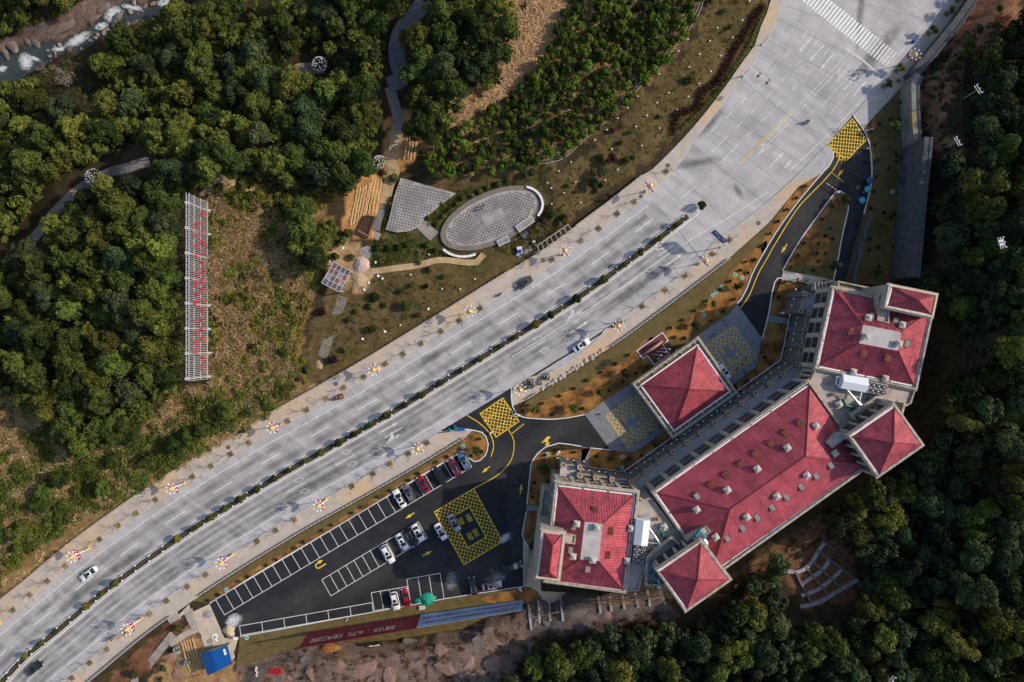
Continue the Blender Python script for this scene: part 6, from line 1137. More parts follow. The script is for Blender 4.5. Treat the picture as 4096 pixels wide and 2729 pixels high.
def grass(polys, excl, n, seed, label, blades=24, ln=(0.8, 2.0), fm=None, name='dry_grass'):
    rg = np.random.default_rng(seed); G = groundv(scatter(polys, excl, n, seed)); G = G[wob(G[:, 0], G[:, 1], 0.33) + rg.normal(0, 0.12, n) > -0.12]; n = len(G); m = n * blades; g = np.repeat(G, blades, 0); cl = np.repeat(rg.uniform(0.1, 0.85, n), blades)
    a = rg.uniform(0, 6.28, m); l = rg.uniform(*ln, m); tilt = rg.uniform(0.25, 1.35, m); d = np.stack([np.cos(a) * np.sin(tilt), np.sin(a) * np.sin(tilt), np.cos(tilt)], 1); s = np.stack([-np.sin(a), np.cos(a), np.zeros(m)], 1); w = 0.065
    g = g + np.stack([rg.normal(0, 0.3, m), rg.normal(0, 0.3, m), np.full(m, -0.05)], 1)
    b = g + d * l[:, None] * 0.6; e = b + d * l[:, None] * 0.4 * (1, 1, -0.2); V = np.stack([g - s * w, g + s * w, b + s * w * 1.2, b - s * w * 1.2, e], 1).reshape(-1, 3); base = (np.arange(m) * 5)[:, None]
    me = bpy.data.meshes.new(name); lv = np.concatenate([base + [0, 1, 2, 3], base + [3, 2, 4]], 1).reshape(-1); me.vertices.add(5 * m); me.vertices.foreach_set('co', V.reshape(-1)); me.loops.add(7 * m); me.loops.foreach_set('vertex_index', lv)
    st = np.stack([np.arange(m) * 7, np.arange(m) * 7 + 4], 1).reshape(-1); me.polygons.add(2 * m); me.polygons.foreach_set('loop_start', st); me.polygons.foreach_set('loop_total', np.tile([4, 3], m)); me.update()
    t = np.clip(cl + rg.normal(0, 0.15, m), 0, 1); at2 = me.attributes.new('tone', 'FLOAT', 'POINT'); at2.data.foreach_set('value', np.repeat(t, 5) + np.tile([-0.15, -0.15, 0.05, 0.05, 0.2], m))
    return obj(name, me, fm or F_GRASS, label=label, cat='grass', kind='stuff')
grass([[(482, 440), (560, 490), (690, 520), (740, 600), (690, 760), (700, 870), (560, 930), (482, 905)]], [], 2100, 61, 'tall dry silvergrass on the slope right of the red-lettered frame')
grass([[(0, 890), (180, 1000), (330, 985), (430, 890), (560, 930), (710, 870), (600, 960), (400, 1080), (200, 1190), (80, 1270), (0, 1310)]], [], 2700, 62, 'tall dry silvergrass on the lower left slope')
grass([[(1160, -60), (1335, -60), (1255, 145), (1180, 200), (1100, 255), (1020, 310), (1040, 220), (1150, 200)]], [], 2400, 63, 'tall dry silvergrass beside the young pines')
grass(Z_P, [], 1900, 64, 'dry grass between the young pines', ln=(0.5, 1.2))
grass([[(0, 1330), (200, 1200), (420, 1080), (640, 950), (735, 880), (750, 890), (640, 985), (420, 1125), (200, 1290), (0, 1450)]], [], 700, 65, 'thin straw grass on the rocky verge above the pavement', 10, (0.3, 0.7))
grass([[(540, 1568), (560, 1500), (700, 1475), (900, 1485), (1080, 1460), (1200, 1410), (1190, 1568)]], [], 420, 66, 'withered tufts between the bare rocks at the bottom', 12, (0.4, 0.9), F_BROWN)
grass([[(1640, 1370), (1780, 1270), (1900, 1180), (1960, 1230), (1830, 1290), (1700, 1360)], [(1350, 1430), (1560, 1400), (1600, 1440), (1420, 1460)]], [], 380, 67, 'withered grass behind the long red roof', 12, (0.4, 0.9), F_BROWN)
grass([[(2160, 160), (2250, 60), (2360, 0), (2360, 70), (2220, 190), (2150, 250)], [(2150, 330), (2220, 330), (2190, 400)]], [], 420, 68, 'dry grass on the red earth bank, upper right', 12, (0.4, 0.9), F_BROWN)
# clipped shrubs, lawn trees
def shrubs(c, r, items, where, group, zoff=0.12, fm=None, terrain=False):
    cnt = {}
    for it in sorted(items, key=lambda t: t[0]):
        x, y = it[:2]; rad = it[2] if len(it) > 2 else 19; m = it[3] if len(it) > 3 else (fm or F_DARK); s = S3(c, r, x, y); p = ground(*s) if terrain else W(*s, zoff); rr = rad / 2.2988 / 16 * 0.97
        tr = rad > 38 and not terrain; kd = 'young leafy tree' if tr else ('maroon' if m == F_MAROON else 'russet' if m == F_BROWN else 'yellow' if m == F_YELL else 'olive' if m == F_OLIVE else 'large green' if rad > 60 else 'round green') + ' shrub'
        n = cnt[kd] = cnt.get(kd, 0) + 1; lb = f'{kd}, {ordw(n)} from the left {where}'
        if tr: tree(p, rr, LOOSE, m if m != F_DARK else F_MID, lb, 'lawn_tree', 'young trees on the lawns', zs=1.3)
        else: tree(p, rr, BALLS if rad < 60 else CROWNS, m, lb, 'clipped_shrub' if not terrain else 'shrub', group, 'shrub', zs=0.95, trunk=False)
shrubs(2, 1, [(2295, 697), (2230, 822), (2145, 842), (2097, 920), (2168, 943), (2058, 1065, 50), (2000, 1020), (1915, 1097), (2040, 1187), (1782, 1200), (1842, 1235, 40), (1680, 1287), (1935, 1297), (1570, 1375), (1675, 1415, 50), (1830, 1383), (1455, 1448), (1490, 1535), (1585, 1542), (1700, 1460)], 'on the mulch bed upper right of gate pavilion', 'round shrubs on the lawns')
shrubs(2, 2, [(1068, 128), (950, 210), (1030, 290, 50), (1243, 228), (820, 287), (1138, 297), (685, 362), (1015, 375), (570, 437), (808, 462, 50), (895, 457), (437, 507), (285, 573), (550, 605, 58), (205, 630, 55), (145, 590), (650, 622), (375, 675), (100, 645), (1478, 68)], 'on the mulch bed left of gate pavilion', 'round shrubs on the lawns')
shrubs(2, 2, [(430, 997), (570, 1022), (303, 1048), (300, 1140, 70), (778, 1057), (910, 1077), (1070, 1078), (1190, 1050), (205, 1300), (185, 1432), (1310, 960), (2160, 365), (2320, 150)], 'on the beds below the podium', 'round shrubs on the lawns')
shrubs(1, 2, [(2060, 898), (2025, 985, 55), (2075, 1015), (1985, 1055), (1760, 1063), (1668, 1113), (1492, 1217), (1408, 1275), (1237, 1372), (1132, 1433), (977, 1530)], 'from the rounded island along the upper stalls', 'round shrubs on the lawns')
shrubs(1, 3, [(888, 12), (700, 125), (620, 173), (440, 280), (365, 330), (190, 437), (100, 488)], 'beside the left upper stalls', 'round shrubs on the lawns'); shrubs(0, 3, [(2280, 598), (2200, 640), (2010, 760), (1920, 815)], 'at the far left end of the stalls', 'round shrubs on the lawns')
shrubs(3, 0, [(1217, 950), (1120, 1105), (1200, 1105), (1170, 1160), (1105, 1190, 75), (1022, 1145), (945, 1220), (978, 1332), (1108, 1357), (1173, 1432), (1213, 1457), (998, 1475), (1168, 1488), (1105, 1550)], 'on the upper lawn beside the concrete wall', 'round shrubs on the lawns')
shrubs(3, 1, [(993, 58), (1125, 95, 60), (1253, 72), (1215, 103), (1248, 157), (965, 200), (940, 345), (1020, 505, 60), (1060, 390, 19, F_MAROON), (1140, 385), (1160, 415), (1120, 435), (932, 633), (1002, 710), (1140, 695), (927, 733), (1010, 885), (945, 940, 60)], 'on the shaded lawn below the stone wall', 'round shrubs on the lawns')
shrubs(3, 1, [(342, 147), (255, 257), (172, 362), (90, 467), (15, 582)], 'on the verge left of the curved drive', 'round shrubs on the lawns')
shrubs(3, 1, [(590, 330), (685, 290, 60), (497, 452), (565, 537), (525, 603), (593, 633), (330, 672), (463, 672), (268, 782), (450, 762), (523, 765), (460, 833), (208, 890), (412, 918), (573, 880, 55), (140, 1035), (95, 1165)], 'on the pointed island between the drives', 'round shrubs on the lawns')
shrubs(1, 1, [(1275, 78, 48), (1175, 30, 30), (1140, 712, 42), (1230, 712, 42), (1315, 710, 40), (1390, 685, 40), (1905, 255, 33), (1990, 235, 30), (2065, 200, 35), (2135, 165, 35), (2225, 130, 35), (2310, 105, 30), (1850, 310, 28), (1705, 315, 25), (1775, 370, 28), (1725, 430, 28), (1665, 495, 28), (1580, 440, 30), (860, 575, 50), (810, 650, 50), (740, 795, 45), (880, 800, 35), (1065, 1250, 38, F_OLIVE), (1185, 1240, 30), (1100, 1165, 50), (1390, 1240, 55), (1075, 1460, 45), (1565, 1065, 28, F_MAROON), (1500, 1330, 35, F_BROWN), (620, 1300, 45, F_MAROON), (1335, 1110, 30), (930, 1300, 30), (870, 1370, 35), (1580, 690, 40), (1660, 740, 35), (1430, 1060, 30), (1730, 975, 30), (1590, 920, 35), (1500, 850, 28)], 'in the park below the oval plaza', 'shrubs of the park', fm=F_MID, terrain=True)
shrubs(1, 2, [(718, 170, 48, F_MAROON), (385, 355, 28, F_MAROON), (485, 265, 35), (250, 100, 50), (830, 80, 35)], 'above the upper pavement near the sandy steps', 'shrubs of the park', fm=F_MID, terrain=True)
shrubs(2, 1, [(815, 30, 60), (740, 140, 60), (815, 145, 35), (770, 195, 28), (470, 455, 55, F_OLIVE), (300, 470, 35, F_BROWN), (370, 410, 40), (505, 145, 25), (585, 200, 20), (130, 40, 40), (180, 25, 45)], 'between oval plaza and the upper pavement', 'shrubs of the park', fm=F_DARK, terrain=True)
shrubs(2, 0, [(905, 1480, 60, F_BROWN), (810, 1450, 35), (1045, 1480, 40), (1110, 1450, 28), (1640, 740, 45, F_YELL), (995, 1320, 30), (1945, 110, 35), (2000, 260, 30), (1090, 1220, 28), (920, 1205, 30, F_BROWN), (1500, 1050, 26), (1350, 1080, 24), (1820, 30, 40), (205, 780, 68, F_OLIVE)], 'on the meadow beside the ditch', 'shrubs of the meadow', fm=F_MID, terrain=True)
shrubs(0, 3, [(1515, 1430, 40), (1245, 1480, 50), (1640, 1060, 40, F_OLIVE), (1485, 1535, 30)], 'on the earth slope by the lower left stairway', 'shrubs of the earth slope', fm=F_DARK, terrain=True)
shrubs(0, 2, [(830, 880, 150), (1170, 770, 150), (1640, 940, 90), (1760, 860, 80), (1900, 800, 75), (2120, 640, 80), (1080, 1100, 70), (1380, 1080, 80), (600, 1250, 100), (480, 1350, 90), (980, 1330, 70), (400, 1500, 80), (1400, 900, 40)], 'on the slope above the lower left pavement', 'bushes of the lower left slope', fm=F_MID, terrain=True)
shrubs(0, 3, [(60, 180, 90), (260, 170, 100), (200, 320, 60)], 'at the far left verge', 'bushes of the lower left slope', fm=F_MID, terrain=True)
shrubs(3, 0, [(1925, 275, 45, F_OLIVE), (2115, 90, 35), (1830, 400, 55), (1770, 520, 60), (1690, 610, 50), (2040, 330, 40, F_OLIVE), (2080, 250, 40)], 'on the red earth bank behind the revetment', 'shrubs of the earth bank', fm=F_MID, terrain=True)
shrubs(1, 3, [(1648, 1345, 32), (2310, 1500, 70), (420, 1530, 18)], 'among the bare rocks at the bottom', 'shrubs among the rocks', fm=F_MID, terrain=True)
def strip_leaves(name, label, cat, pts, w, n, size, fm, h=0.9, seed=1, z=None):
    rg = np.random.default_rng(seed); q = smooth(pts, 6); i = rg.integers(0, len(q), n); S_ = np.array(q)[i] + rg.normal(0, w / 2, (n, 2)).clip(-w, w); G = groundv(S_)
    if z is not None: G = np.array([tuple(W(*s, z)) for s in S_])
    e = rg.normal(size=(n, 3)); e[:, 2] = np.abs(e[:, 2]); G[:, 2] += rg.uniform(0.2, 1, n) * h
    return obj(name, quads_mesh(name, G, e, size * rg.uniform(0.6, 1.3, n), rg.uniform(0, 0.9, n)), fm, label=label, cat=cat, kind='stuff' if cat == 'creeper' else None)
strip_leaves('roadside_hedge', 'dark brownish hedge between the meadow and the upper road kerb', 'hedge', TL(2, 0, [(1480, 1230), (1530, 1060), (1700, 990), (1740, 850), (1860, 770), (1950, 640), (2050, 450), (2130, 330), (2200, 200), (2290, 60)]), 17, 5200, 0.15, F_BROWN, 1.0, 71)
strip_leaves('roadside_hedge', 'green weeds edging the hedge along the upper kerb', 'hedge', TL(2, 0, [(1560, 1180), (1760, 980), (1920, 800), (2060, 600), (2180, 400), (2260, 230), (2330, 60)]), 9, 2200, 0.13, F_MID, 0.7, 72)
strip_leaves('flowering_hedge', 'bright yellow-green hedge strip running down to the lower pavement', 'hedge', TL(1, 2, [(395, 0), (370, 120), (375, 240), (430, 330), (470, 380)]) , 8, 1500, 0.14, F_YELL, 0.8, 73)
strip_leaves('flowering_hedge', 'yellow-green hedge strip below the rusty pavilion', 'hedge', TL(1, 1, [(500, 1200), (460, 1330), (420, 1450), (410, 1560)]), 8, 1300, 0.14, F_YELL, 0.8, 74)
strip_leaves('box_hedge', 'clipped hedge beside the kite-shaped terrace', 'hedge', TL(1, 1, [(1245, 260), (1210, 360), (1185, 450), (1170, 540)]), 9, 1500, 0.1, F_MID, 0.9, 75)
# white flowering trees
def blossom(p, r, label):
    g = tree(p, r, BALLS, F_DARK, label, 'flowering_tree', 'white flowering trees', zs=1.0); rg = np.random.default_rng(int(abs(p.x * 10))); n = 130; e = rg.normal(size=(n, 3)); e /= np.linalg.norm(e, axis=1)[:, None]; e[:, 2] = np.abs(e[:, 2]); e *= 0.98; e[:, 2] = e[:, 2] * 0.95 + 0.78
    obj('blossom', quads_mesh('blossom', e, rg.normal(size=(n, 3)) * 0.4 + (0, 0, 1), 0.075, rg.uniform(0.4, 1, n)), F_WHITE, g)
for x, y, r, l in [(742, 158, 1.9, 'white-flowered tree over the short path in the upper woods'), (840, 209, 1.2, 'sparse white-flowered tree left of the cobbled path bend'), (485, 278, 1.0, 'tiny white-flowered tree in the middle of upper left woods'), (232, 414, 2.1, 'white-flowered bush on the winding left path'), (876, 378, 1.6, 'white-flowered tree beside the orange dirt track')]: blossom(ground(x * 1.7407, y * 1.7407) + Vector((0, 0, 1.2)), r, l)
blossom(ground(*S3(0, 3, 1640, 1262)), 0.95, 'white-flowered shrub at the ploughed plot, lower left'); blossom(ground(*S3(0, 3, 1728, 1380)), 0.75, 'white-flowered seedling in the ploughed rows')
# bare trees
def bare_mesh(seed, h=1.0, depth=3, r=0.022, spread=0.55, trunk=0.4, nb=4, minr=0.0045):
    rg = random.Random(seed); mb = MB()
    def grow(p, d, l, r_, k):
        e = p + d * l; mb.tube(p, e, r_, max(r_ * 0.6, minr), 4 if k < depth else 5, caps=False)
        if k <= 0: return
        for j in range(nb if k == depth else rg.choice((2, 3))):
            a = rg.uniform(0, 6.28); v = Vector((math.cos(a), math.sin(a), 0)); dd = (d * (1 - spread) + v * spread + Vector((0, 0, 0.15))).normalized(); grow(p + d * l * rg.uniform(0.6, 1), dd, l * rg.uniform(0.55, 0.8), r_ * 0.55, k - 1)
    grow(Vector((0, 0, -0.03)), Vector((rg.uniform(-0.08, 0.08), rg.uniform(-0.08, 0.08), 1)).normalized(), trunk, r, depth); return mb.mesh('branches')
BARE = [bare_mesh(k) for k in range(5)]; WILD = [bare_mesh(20 + k, spread=0.62, trunk=0.28, nb=7, depth=4, minr=0.005) for k in range(3)]
M_PIT = mat('tree_pit_grass', (0.20, 0.15, 0.06), (0.12, 0.09, 0.04), 2.5, rough=1, fine=0.3); M_PITE = mat('tree_pit_edge', (0.36, 0.32, 0.27), rough=0.9)
pit_me = MB().box((0, 0, 0.01), (1.25, 1.25, 0.03)).mesh('soil'); pe = MB().strip([(-0.68, -0.68), (0.68, -0.68), (0.68, 0.68), (-0.68, 0.68)], -0.07, 0.07, 0.0, 0.05, True).mesh('pit_edge')
def street_tree(p, label, group, h, scale=4.6, leafy=None):
    g = obj('street_tree', None, None, None, (p.x, p.y, 0.13), h, label, 'tree', group)
    obj('soil', pit_me, M_PIT, g); obj('pit_edge', pe, M_PITE, g)
    b = obj('branches', random.choice(BARE), M_TWIG, g, scale=scale); b.rotation_euler[2] = random.uniform(0, 6.28)
    if leafy: obj('crown', random.choice(LOOSE), leafy, g, scale=1.35, loc=(0, 0, 0.9))
    else:
        rg = np.random.default_rng(random.randint(0, 9999)); n = 40; C = np.stack([rg.uniform(-0.6, 0.6, n), rg.uniform(-0.6, 0.6, n), rg.uniform(0.05, 0.3, n)], 1); obj('weeds', quads_mesh('weeds', C, rg.normal(size=(n, 3)), 0.09, rg.uniform(0, 1, n)), F_GRASS if random.random() < 0.7 else F_OLIVE, g, kind='stuff')
NWT = [(2, 1, [(1415, 10), (1120, 290), (965, 400), (795, 535), (630, 650), (365, 820)]), (1, 1, [(2060, 1270), (1870, 1380), (1700, 1480)]), (1, 2, [(1515, 25), (1350, 120), (1190, 210), (990, 330), (805, 430), (645, 530), (465, 635), (290, 735)]), (0, 2, [(2290, 935), (2120, 1040), (1940, 1150), (1770, 1250), (1430, 1460)]), (0, 3, [(1250, 20), (1085, 130), (915, 255), (600, 500), (435, 640), (275, 765), (120, 905)])]
SET = [(2, 1, [(2000, 640), (1840, 770), (1590, 970), (1408, 1100), (1195, 1250), (990, 1395)]), (1, 2, [(1570, 935), (1400, 1035), (1230, 1130), (1075, 1222), (880, 1335)]), (1, 3, [(350, 75), (180, 175), (10, 275)]), (0, 3, [(1890, 580), (1720, 690), (1530, 820), (1375, 940), (1150, 1115), (980, 1265), (825, 1390), (660, 1530)])]
for rows_, side in ((NWT, 'upper'), (SET, 'lower')):
    n = 0
    for c, r, l in rows_:
        for x, y in l:
            n += 1; s = S3(c, r, x, y); street_tree(W(*s, 0.13), f'bare street tree, {ordw(n)} from the top right on the {side} pavement', f'bare street trees on the {side} pavement', at(station(*s))[1], 4.2 + 0.8 * random.random())
for i, (x, y) in enumerate([(1740, 5), (1640, 130), (1475, 310), (1178, 650), (1065, 795)]): street_tree(T(3, 0, x, y, 0.13), f'leafy street tree on the far right pavement, {ordw(i + 1)} from the top edge', 'leafy street trees near the crossing', R(46), 3.2, F_OLIVE)
MDT = [(2, 1, [(1730, 330), (1500, 510), (1345, 640), (1180, 770), (1030, 865), (830, 995), (590, 1180), (350, 1320), (215, 1420), (35, 1525)]), (1, 2, [(2230, 45), (2060, 175), (1885, 270), (1700, 385), (1525, 485), (1370, 580), (1210, 680), (1060, 765), (910, 845), (770, 930), (610, 1020), (475, 1100), (320, 1190), (185, 1260), (25, 1360)]), (0, 2, [(2230, 1440), (2100, 1535)]), (0, 3, [(1960, 30), (1800, 140), (1660, 240), (1085, 630), (960, 735), (815, 830), (540, 1085), (410, 1185), (265, 1300), (35, 1545)])]
n = 0
for c, r, l in MDT:
    for x, y in l:
        n += 1; s = S3(c, r, x, y); f = random.choice((F_OLIVE, F_MID, F_MID, F_YELL) if n % 3 == 0 else (F_MID, F_MID, F_OLIVE)); p = at(station(*s), 0)[0]
        tree(Vector((p[0], p[1], 0.25)), random.uniform(0.85, 1.3), BALLS, f, f'small rounded tree in the central reservation, {ordw(n)} from the top right end', 'reservation_tree', 'trees in the central reservation', zs=1.35)
WB = [(0, 0, 720, 740, 9.5, 'wide bare grey-brown tree below the stream'), (0, 0, 420, 640, 5, 'bare twiggy tree right of the river bend'), (1, 0, 40, 160, 4, 'pale bare tree at top of the upper left woods'), (0, 1, 280, 340, 5.5, 'bare tree beside the winding left path'), (0, 1, 120, 520, 6, 'bare spreading tree at the left edge'), (0, 0, 350, 1200, 3, 'small pale dead tree in the upper left woods'), (2, 1, 230, 510, 2.5, 'reddish bare shrub by the oval plaza'), (1, 1, 1520, 750, 2.2, 'pale withered shrub on the park lawn'), (1, 1, 1310, 1340, 2.2, 'bare shrub on the sloping park lawn'), (1, 1, 920, 1440, 2, 'thin bare shrub near the pavement balustrade'), (3, 0, 2000, 1100, 3, 'bare sapling below the power lines')]
for c, r, x, y, s, l in WB:
    g = obj('bare_tree', None, None, None, ground(*S3(c, r, x, y)), random.uniform(0, 6), l, 'tree', 'leafless trees of the woods'); obj('branches', random.choice(WILD), M_TWIG, g, scale=s * 1.2)
# street furniture
M_WHITE = mat('white_metal', (0.8, 0.8, 0.82), rough=0.4); M_GLOBE = mat('opal_globe', (0.82, 0.84, 0.88), rough=0.25); M_YEL = mat('yellow_enamel', (0.72, 0.40, 0.05), rough=0.4); M_RED = mat('red_enamel', (0.42, 0.02, 0.025), rough=0.4); M_BLUE = mat('blue_enamel', (0.015, 0.075, 0.27), rough=0.4); M_GREY = mat('grey_metal', (0.42, 0.43, 0.45), rough=0.45, metal=0.3); M_BLACK = mat('black_rubber', (0.015, 0.015, 0.017), rough=0.6); M_RUST = mat('rusty_steel', (0.20, 0.075, 0.04), (0.11, 0.05, 0.03), 3, rough=0.9)
# central reservation
med_pts = lane(0, 0, S_END + 4, 3)
med = empty('central_reservation', (*med_pts[len(med_pts) // 2], 0), 'long planted central reservation with white rails dividing the road', 'road divider')
put(MB().strip(med_pts, -0.75, 0.75, -0.1, 0.2), 'soil', M_SOIL, med); put(MB().strip(med_pts, 0.75, 0.98, -0.1, 0.26), 'kerb', M_KERB, med); put(MB().strip(med_pts, -0.98, -0.75, -0.1, 0.26), 'kerb', M_KERB, med)
for sg in (1, -1):
    put(MB().strip(med_pts, sg * 0.72, sg * 0.78, 0.52, 0.6), 'rail', M_WHITE, med)
    pm = MB().box((0, 0, 0.4), (0.08, 0.08, 0.5)).mesh('rail_post'); l = med.location
    for x, y, h in along(offset(med_pts, sg * 0.75), 4.0, 2): obj('rail_post', pm, M_WHITE, med, (x - l.x, y - l.y, 0))
gm = MB().ball((0, 0, 0.75), 0.17, 8).mesh('globe', True); pmm = MB().tube((0, 0, 0), (0, 0, 0.62), 0.04, n=5).mesh('post'); n = 0
for k, s in enumerate(np.arange(station(-10, 2745), S_END + 3, 4.15)):
    for sg in (1, -1):
        n += 1; p = at(s + (0.6 if sg > 0 else 0), 0.55 * sg)[0]; g = obj('globe_light', None, None, None, (p[0], p[1], 0.2), 0, f'{ordw(k + 1)} white globe light from lower left, {"upper" if sg > 0 else "lower"} edge of central reservation', 'lamp', 'globe lights of the central reservation')
        obj('globe', gm, M_GLOBE, g); obj('post', pmm, M_WHITE, g)
# festive street lamps
def lamp_proto():
    g = obj('festive_street_lamp', None, None, None, (0, 0, 0)); MB().lathe([(0.42, 0), (0.42, 0.25), (0.3, 0.45), (0.18, 0.9), (0.12, 1.0)], 10).obj('base', M_YEL, g, True); MB().tube((0, 0, 0.9), (0, 0, 7.1), 0.11, 0.08, 8).obj('pole', M_WHITE, g)
    MB().lathe([(0.12, 6.6), (0.5, 6.95), (0.57, 7.05), (0.3, 7.3), (0.1, 7.35)], 14).obj('bowl', M_YEL, g, True)
    gb = MB().ball((0, 0, 0), 0.18, 10).mesh('globe', True); am = MB().path([(0.4, 0, 6.9), (0.85, 0, 6.6), (1.3, 0, 6.85)], 0.035, 5).mesh('arm')
    for k in range(8):
        a = k * math.pi / 4; o = obj('arm', am, M_WHITE, g, (0, 0, 0), a); obj('globe', gb, M_GLOBE, o, (1.3, 0, 7.08))
    obj('globe', gb, M_GLOBE, g, (0, 0, 7.58))
    for sg in (1, -1):
        mb = MB(); pts = [(0.12, 4.1), (0.9, 4.5), (1.45, 5.3), (1.55, 5.75), (1.1, 5.7), (0.55, 5.35), (0.12, 5.3)]
        mb.add([(sg * x, -0.06, z) for x, z in pts] + [(sg * x, 0.06, z) for x, z in pts], [tuple(range(7)), tuple(range(13, 6, -1))] + [(i, 7 + i, 7 + (i + 1) % 7, (i + 1) % 7) for i in range(7)]); w = mb.obj('wing', M_RED, g)
        MB().path([(sg * 0.3, -0.09, 4.3), (sg * 1.05, -0.09, 4.9), (sg * 1.5, -0.09, 5.7)], 0.06, 5).obj('wing_edge', M_BLUE, w); MB().box((sg * 0.75, 0.0, 5.0), (0.3, 0.18, 0.25)).obj('wing_panel', M_WHITE, w)
    return g
LP_N = [(2581, 767), (2252, 1017), (1886, 1250), (1516, 1475), (1126, 1699), (739, 1932), (357, 2194), (0, 2492)]; LP_S = [(3598, 263), (2794, 1056), (2457, 1306), (2080, 1553), (1685, 1779), (1305, 1999), (930, 2220), (568, 2473)]
proto = lamp_proto(); index_kids(proto); first = True
for L_, side in ((LP_N, 'upper'), (LP_S, 'lower')):
    for i, s in enumerate(L_):
        p = W(*s, 0.13); h = at(station(*s))[1] + R(90) if i or side == 'upper' else R(140); lb = f'festive globe street lamp, {ordw(i + 1)} from the top right on the {side} pavement'
        if first: g = proto; g.location = p; g.rotation_euler = (0, 0, h); first = False
        else: g = copy_tree(proto, p, h)
        props(g, lb, 'street lamp', 'festive street lamps along the road')
# balustrades
post_me = MB().box((0, 0, 0.45), (0.22, 0.22, 0.9), taper=0.9).mesh('post'); M_BAL = mat('balustrade_stone', (0.40, 0.36, 0.31), (0.31, 0.28, 0.25), 1.2, rand=0.12)
def balustrade(pts, label, step=1.15, h=0.13, m=None):
    g = empty('balustrade', (*pts[len(pts) // 2], h), label, 'balustrade'); l = g.location; put(MB().strip(pts, -0.1, 0.1, h + 0.62, h + 0.78), 'rail', m or M_BAL, g); put(MB().strip(pts, -0.18, 0.18, h - 0.1, h + 0.16), 'plinth', m or M_BAL, g)
    for x, y, a in along(pts, step, 0.4): obj('post', post_me, m or M_BAL, g, (x - l.x, y - l.y, 0), a)
nb = [p for p in BN if -30 < p[0] * PXM + 2048 < 2570]; xs = lambda p: p[0] * PXM + 2048
balustrade([p for p in nb if xs(p) < 1080], 'stone balustrade along the upper pavement, lower left stretch'); balustrade([p for p in nb if 1075 <= xs(p) < 2075], 'stone balustrade along the upper pavement, middle stretch by the park'); balustrade([p for p in nb if 2290 <= xs(p)], 'worn stone balustrade along the upper pavement above the lamp, upper stretch')
sb = [p for p in lane(-14.75, 0, station(2840, 860))]
balustrade([p for p in sb if -20 < xs(p) < 690], 'stone balustrade along the lower pavement at the lower left'); balustrade([p for p in sb if 770 < xs(p) < 1885], 'stone balustrade between lower pavement and car park'); balustrade([p for p in sb if 2080 < xs(p) < 2165], 'short stone balustrade by the parked motorbikes'); balustrade([p for p in sb if 2415 < xs(p) < 2935], 'stone balustrade between lower pavement and gate lawn')
RS = TL(2, 2, [(280, 440), (340, 400), (375, 382), (400, 365), (440, 345), (470, 325), (525, 285), (555, 265), (580, 250), (610, 235), (640, 218), (680, 185), (735, 155), (765, 130), (800, 105), (825, 88)])
for i, s in enumerate(RS): boulder(W(*s, 0.15), random.uniform(0.5, 0.85), random.uniform(0.4, 0.6), random.uniform(0, 3), f'grey edging rock between pavement and gate lawn, {ordw(i + 1)} from the left', M_BAL, 'edging rocks by the gate lawn')
# drainage ditch between pines and meadow
q = smooth([tuple(ground(*s).to_2d()) for s in TL(2, 0, [(200, 1505), (310, 1490), (430, 1465), (530, 1400), (620, 1310), (760, 1190), (860, 1100), (1000, 960), (1150, 810), (1250, 700), (1400, 530), (1500, 400), (1620, 260), (1690, 150), (1730, 60), (1750, -20)])], 2.5)
g = empty('drainage_ditch', (*q[len(q) // 2], 0), 'narrow concrete drainage ditch dividing pine plantation from meadow', 'ditch'); hh = hq(*np.array(q).T)
for w0, w1, dz, nm, m in ((-0.45, -0.27, 0.28, 'ditch_wall', M_WALL9), (0.27, 0.45, 0.28, 'ditch_wall', M_WALL9), (-0.27, 0.27, 0.1, 'ditch_floor', M_SOIL)):
    a, b = offset(q, w0), offset(q, w1); nq = len(q); put(MB().add([(p[0], p[1], z + dz) for p, z in zip(a, hh)] + [(p[0], p[1], z + dz) for p, z in zip(b, hh)] + [(p[0], p[1], z - 0.4) for p, z in zip(a, hh)] + [(p[0], p[1], z - 0.4) for p, z in zip(b, hh)], [f for i in range(nq - 1) for f in ((i, i + 1, nq + i + 1, nq + i), (i + 1, i, 2 * nq + i, 2 * nq + i + 1), (nq + i, nq + i + 1, 3 * nq + i + 1, 3 * nq + i))]), nm, m, g)
# small white lawn lights on the meadow and park
WL = [(2, 0, [(1803, 28), (2178, 20), (2114, 193), (1885, 264), (2025, 355), (1815, 385), (1613, 370), (1527, 478), (1724, 505), (1917, 521), (1441, 583), (1626, 625), (1824, 664), (1352, 688), (1253, 786), (1718, 776), (1437, 861), (1155, 893), (1618, 895), (1331, 952), (1062, 998), (1516, 1014), (969, 1093), (1240, 1069), (1137, 1170), (1355, 1186), (872, 1200), (763, 1293), (1191, 1346), (917, 1377), (543, 1495), (970, 1565)]), (2, 1, [(430, 10), (857, 95), (325, 118), (587, 112), (480, 212), (365, 310), (630, 300), (362, 165)]), (1, 1, [(1595, 775), (1425, 960), (2015, 1000), (1880, 1093), (1715, 1092), (1330, 1425)])]
bx = MB().box((0, 0, 0.55), (0.34, 0.34, 0.24), taper=0.8).mesh('lamp_head'); st = MB().tube((0, 0, -0.1), (0, 0, 0.45), 0.07, n=6).mesh('stem'); n = 0
for c, r, l in WL:
    for x, y in l:
        n += 1; o = obj('lawn_light', None, None, None, ground(*S3(c, r, x, y)), 0.3, f'small white lawn light, {ordw(n)} counting down from the top of the meadow', 'lamp', 'white lawn lights of the meadow'); obj('lamp_head', bx, M_WHITE, o); obj('stem', st, M_GREY, o)
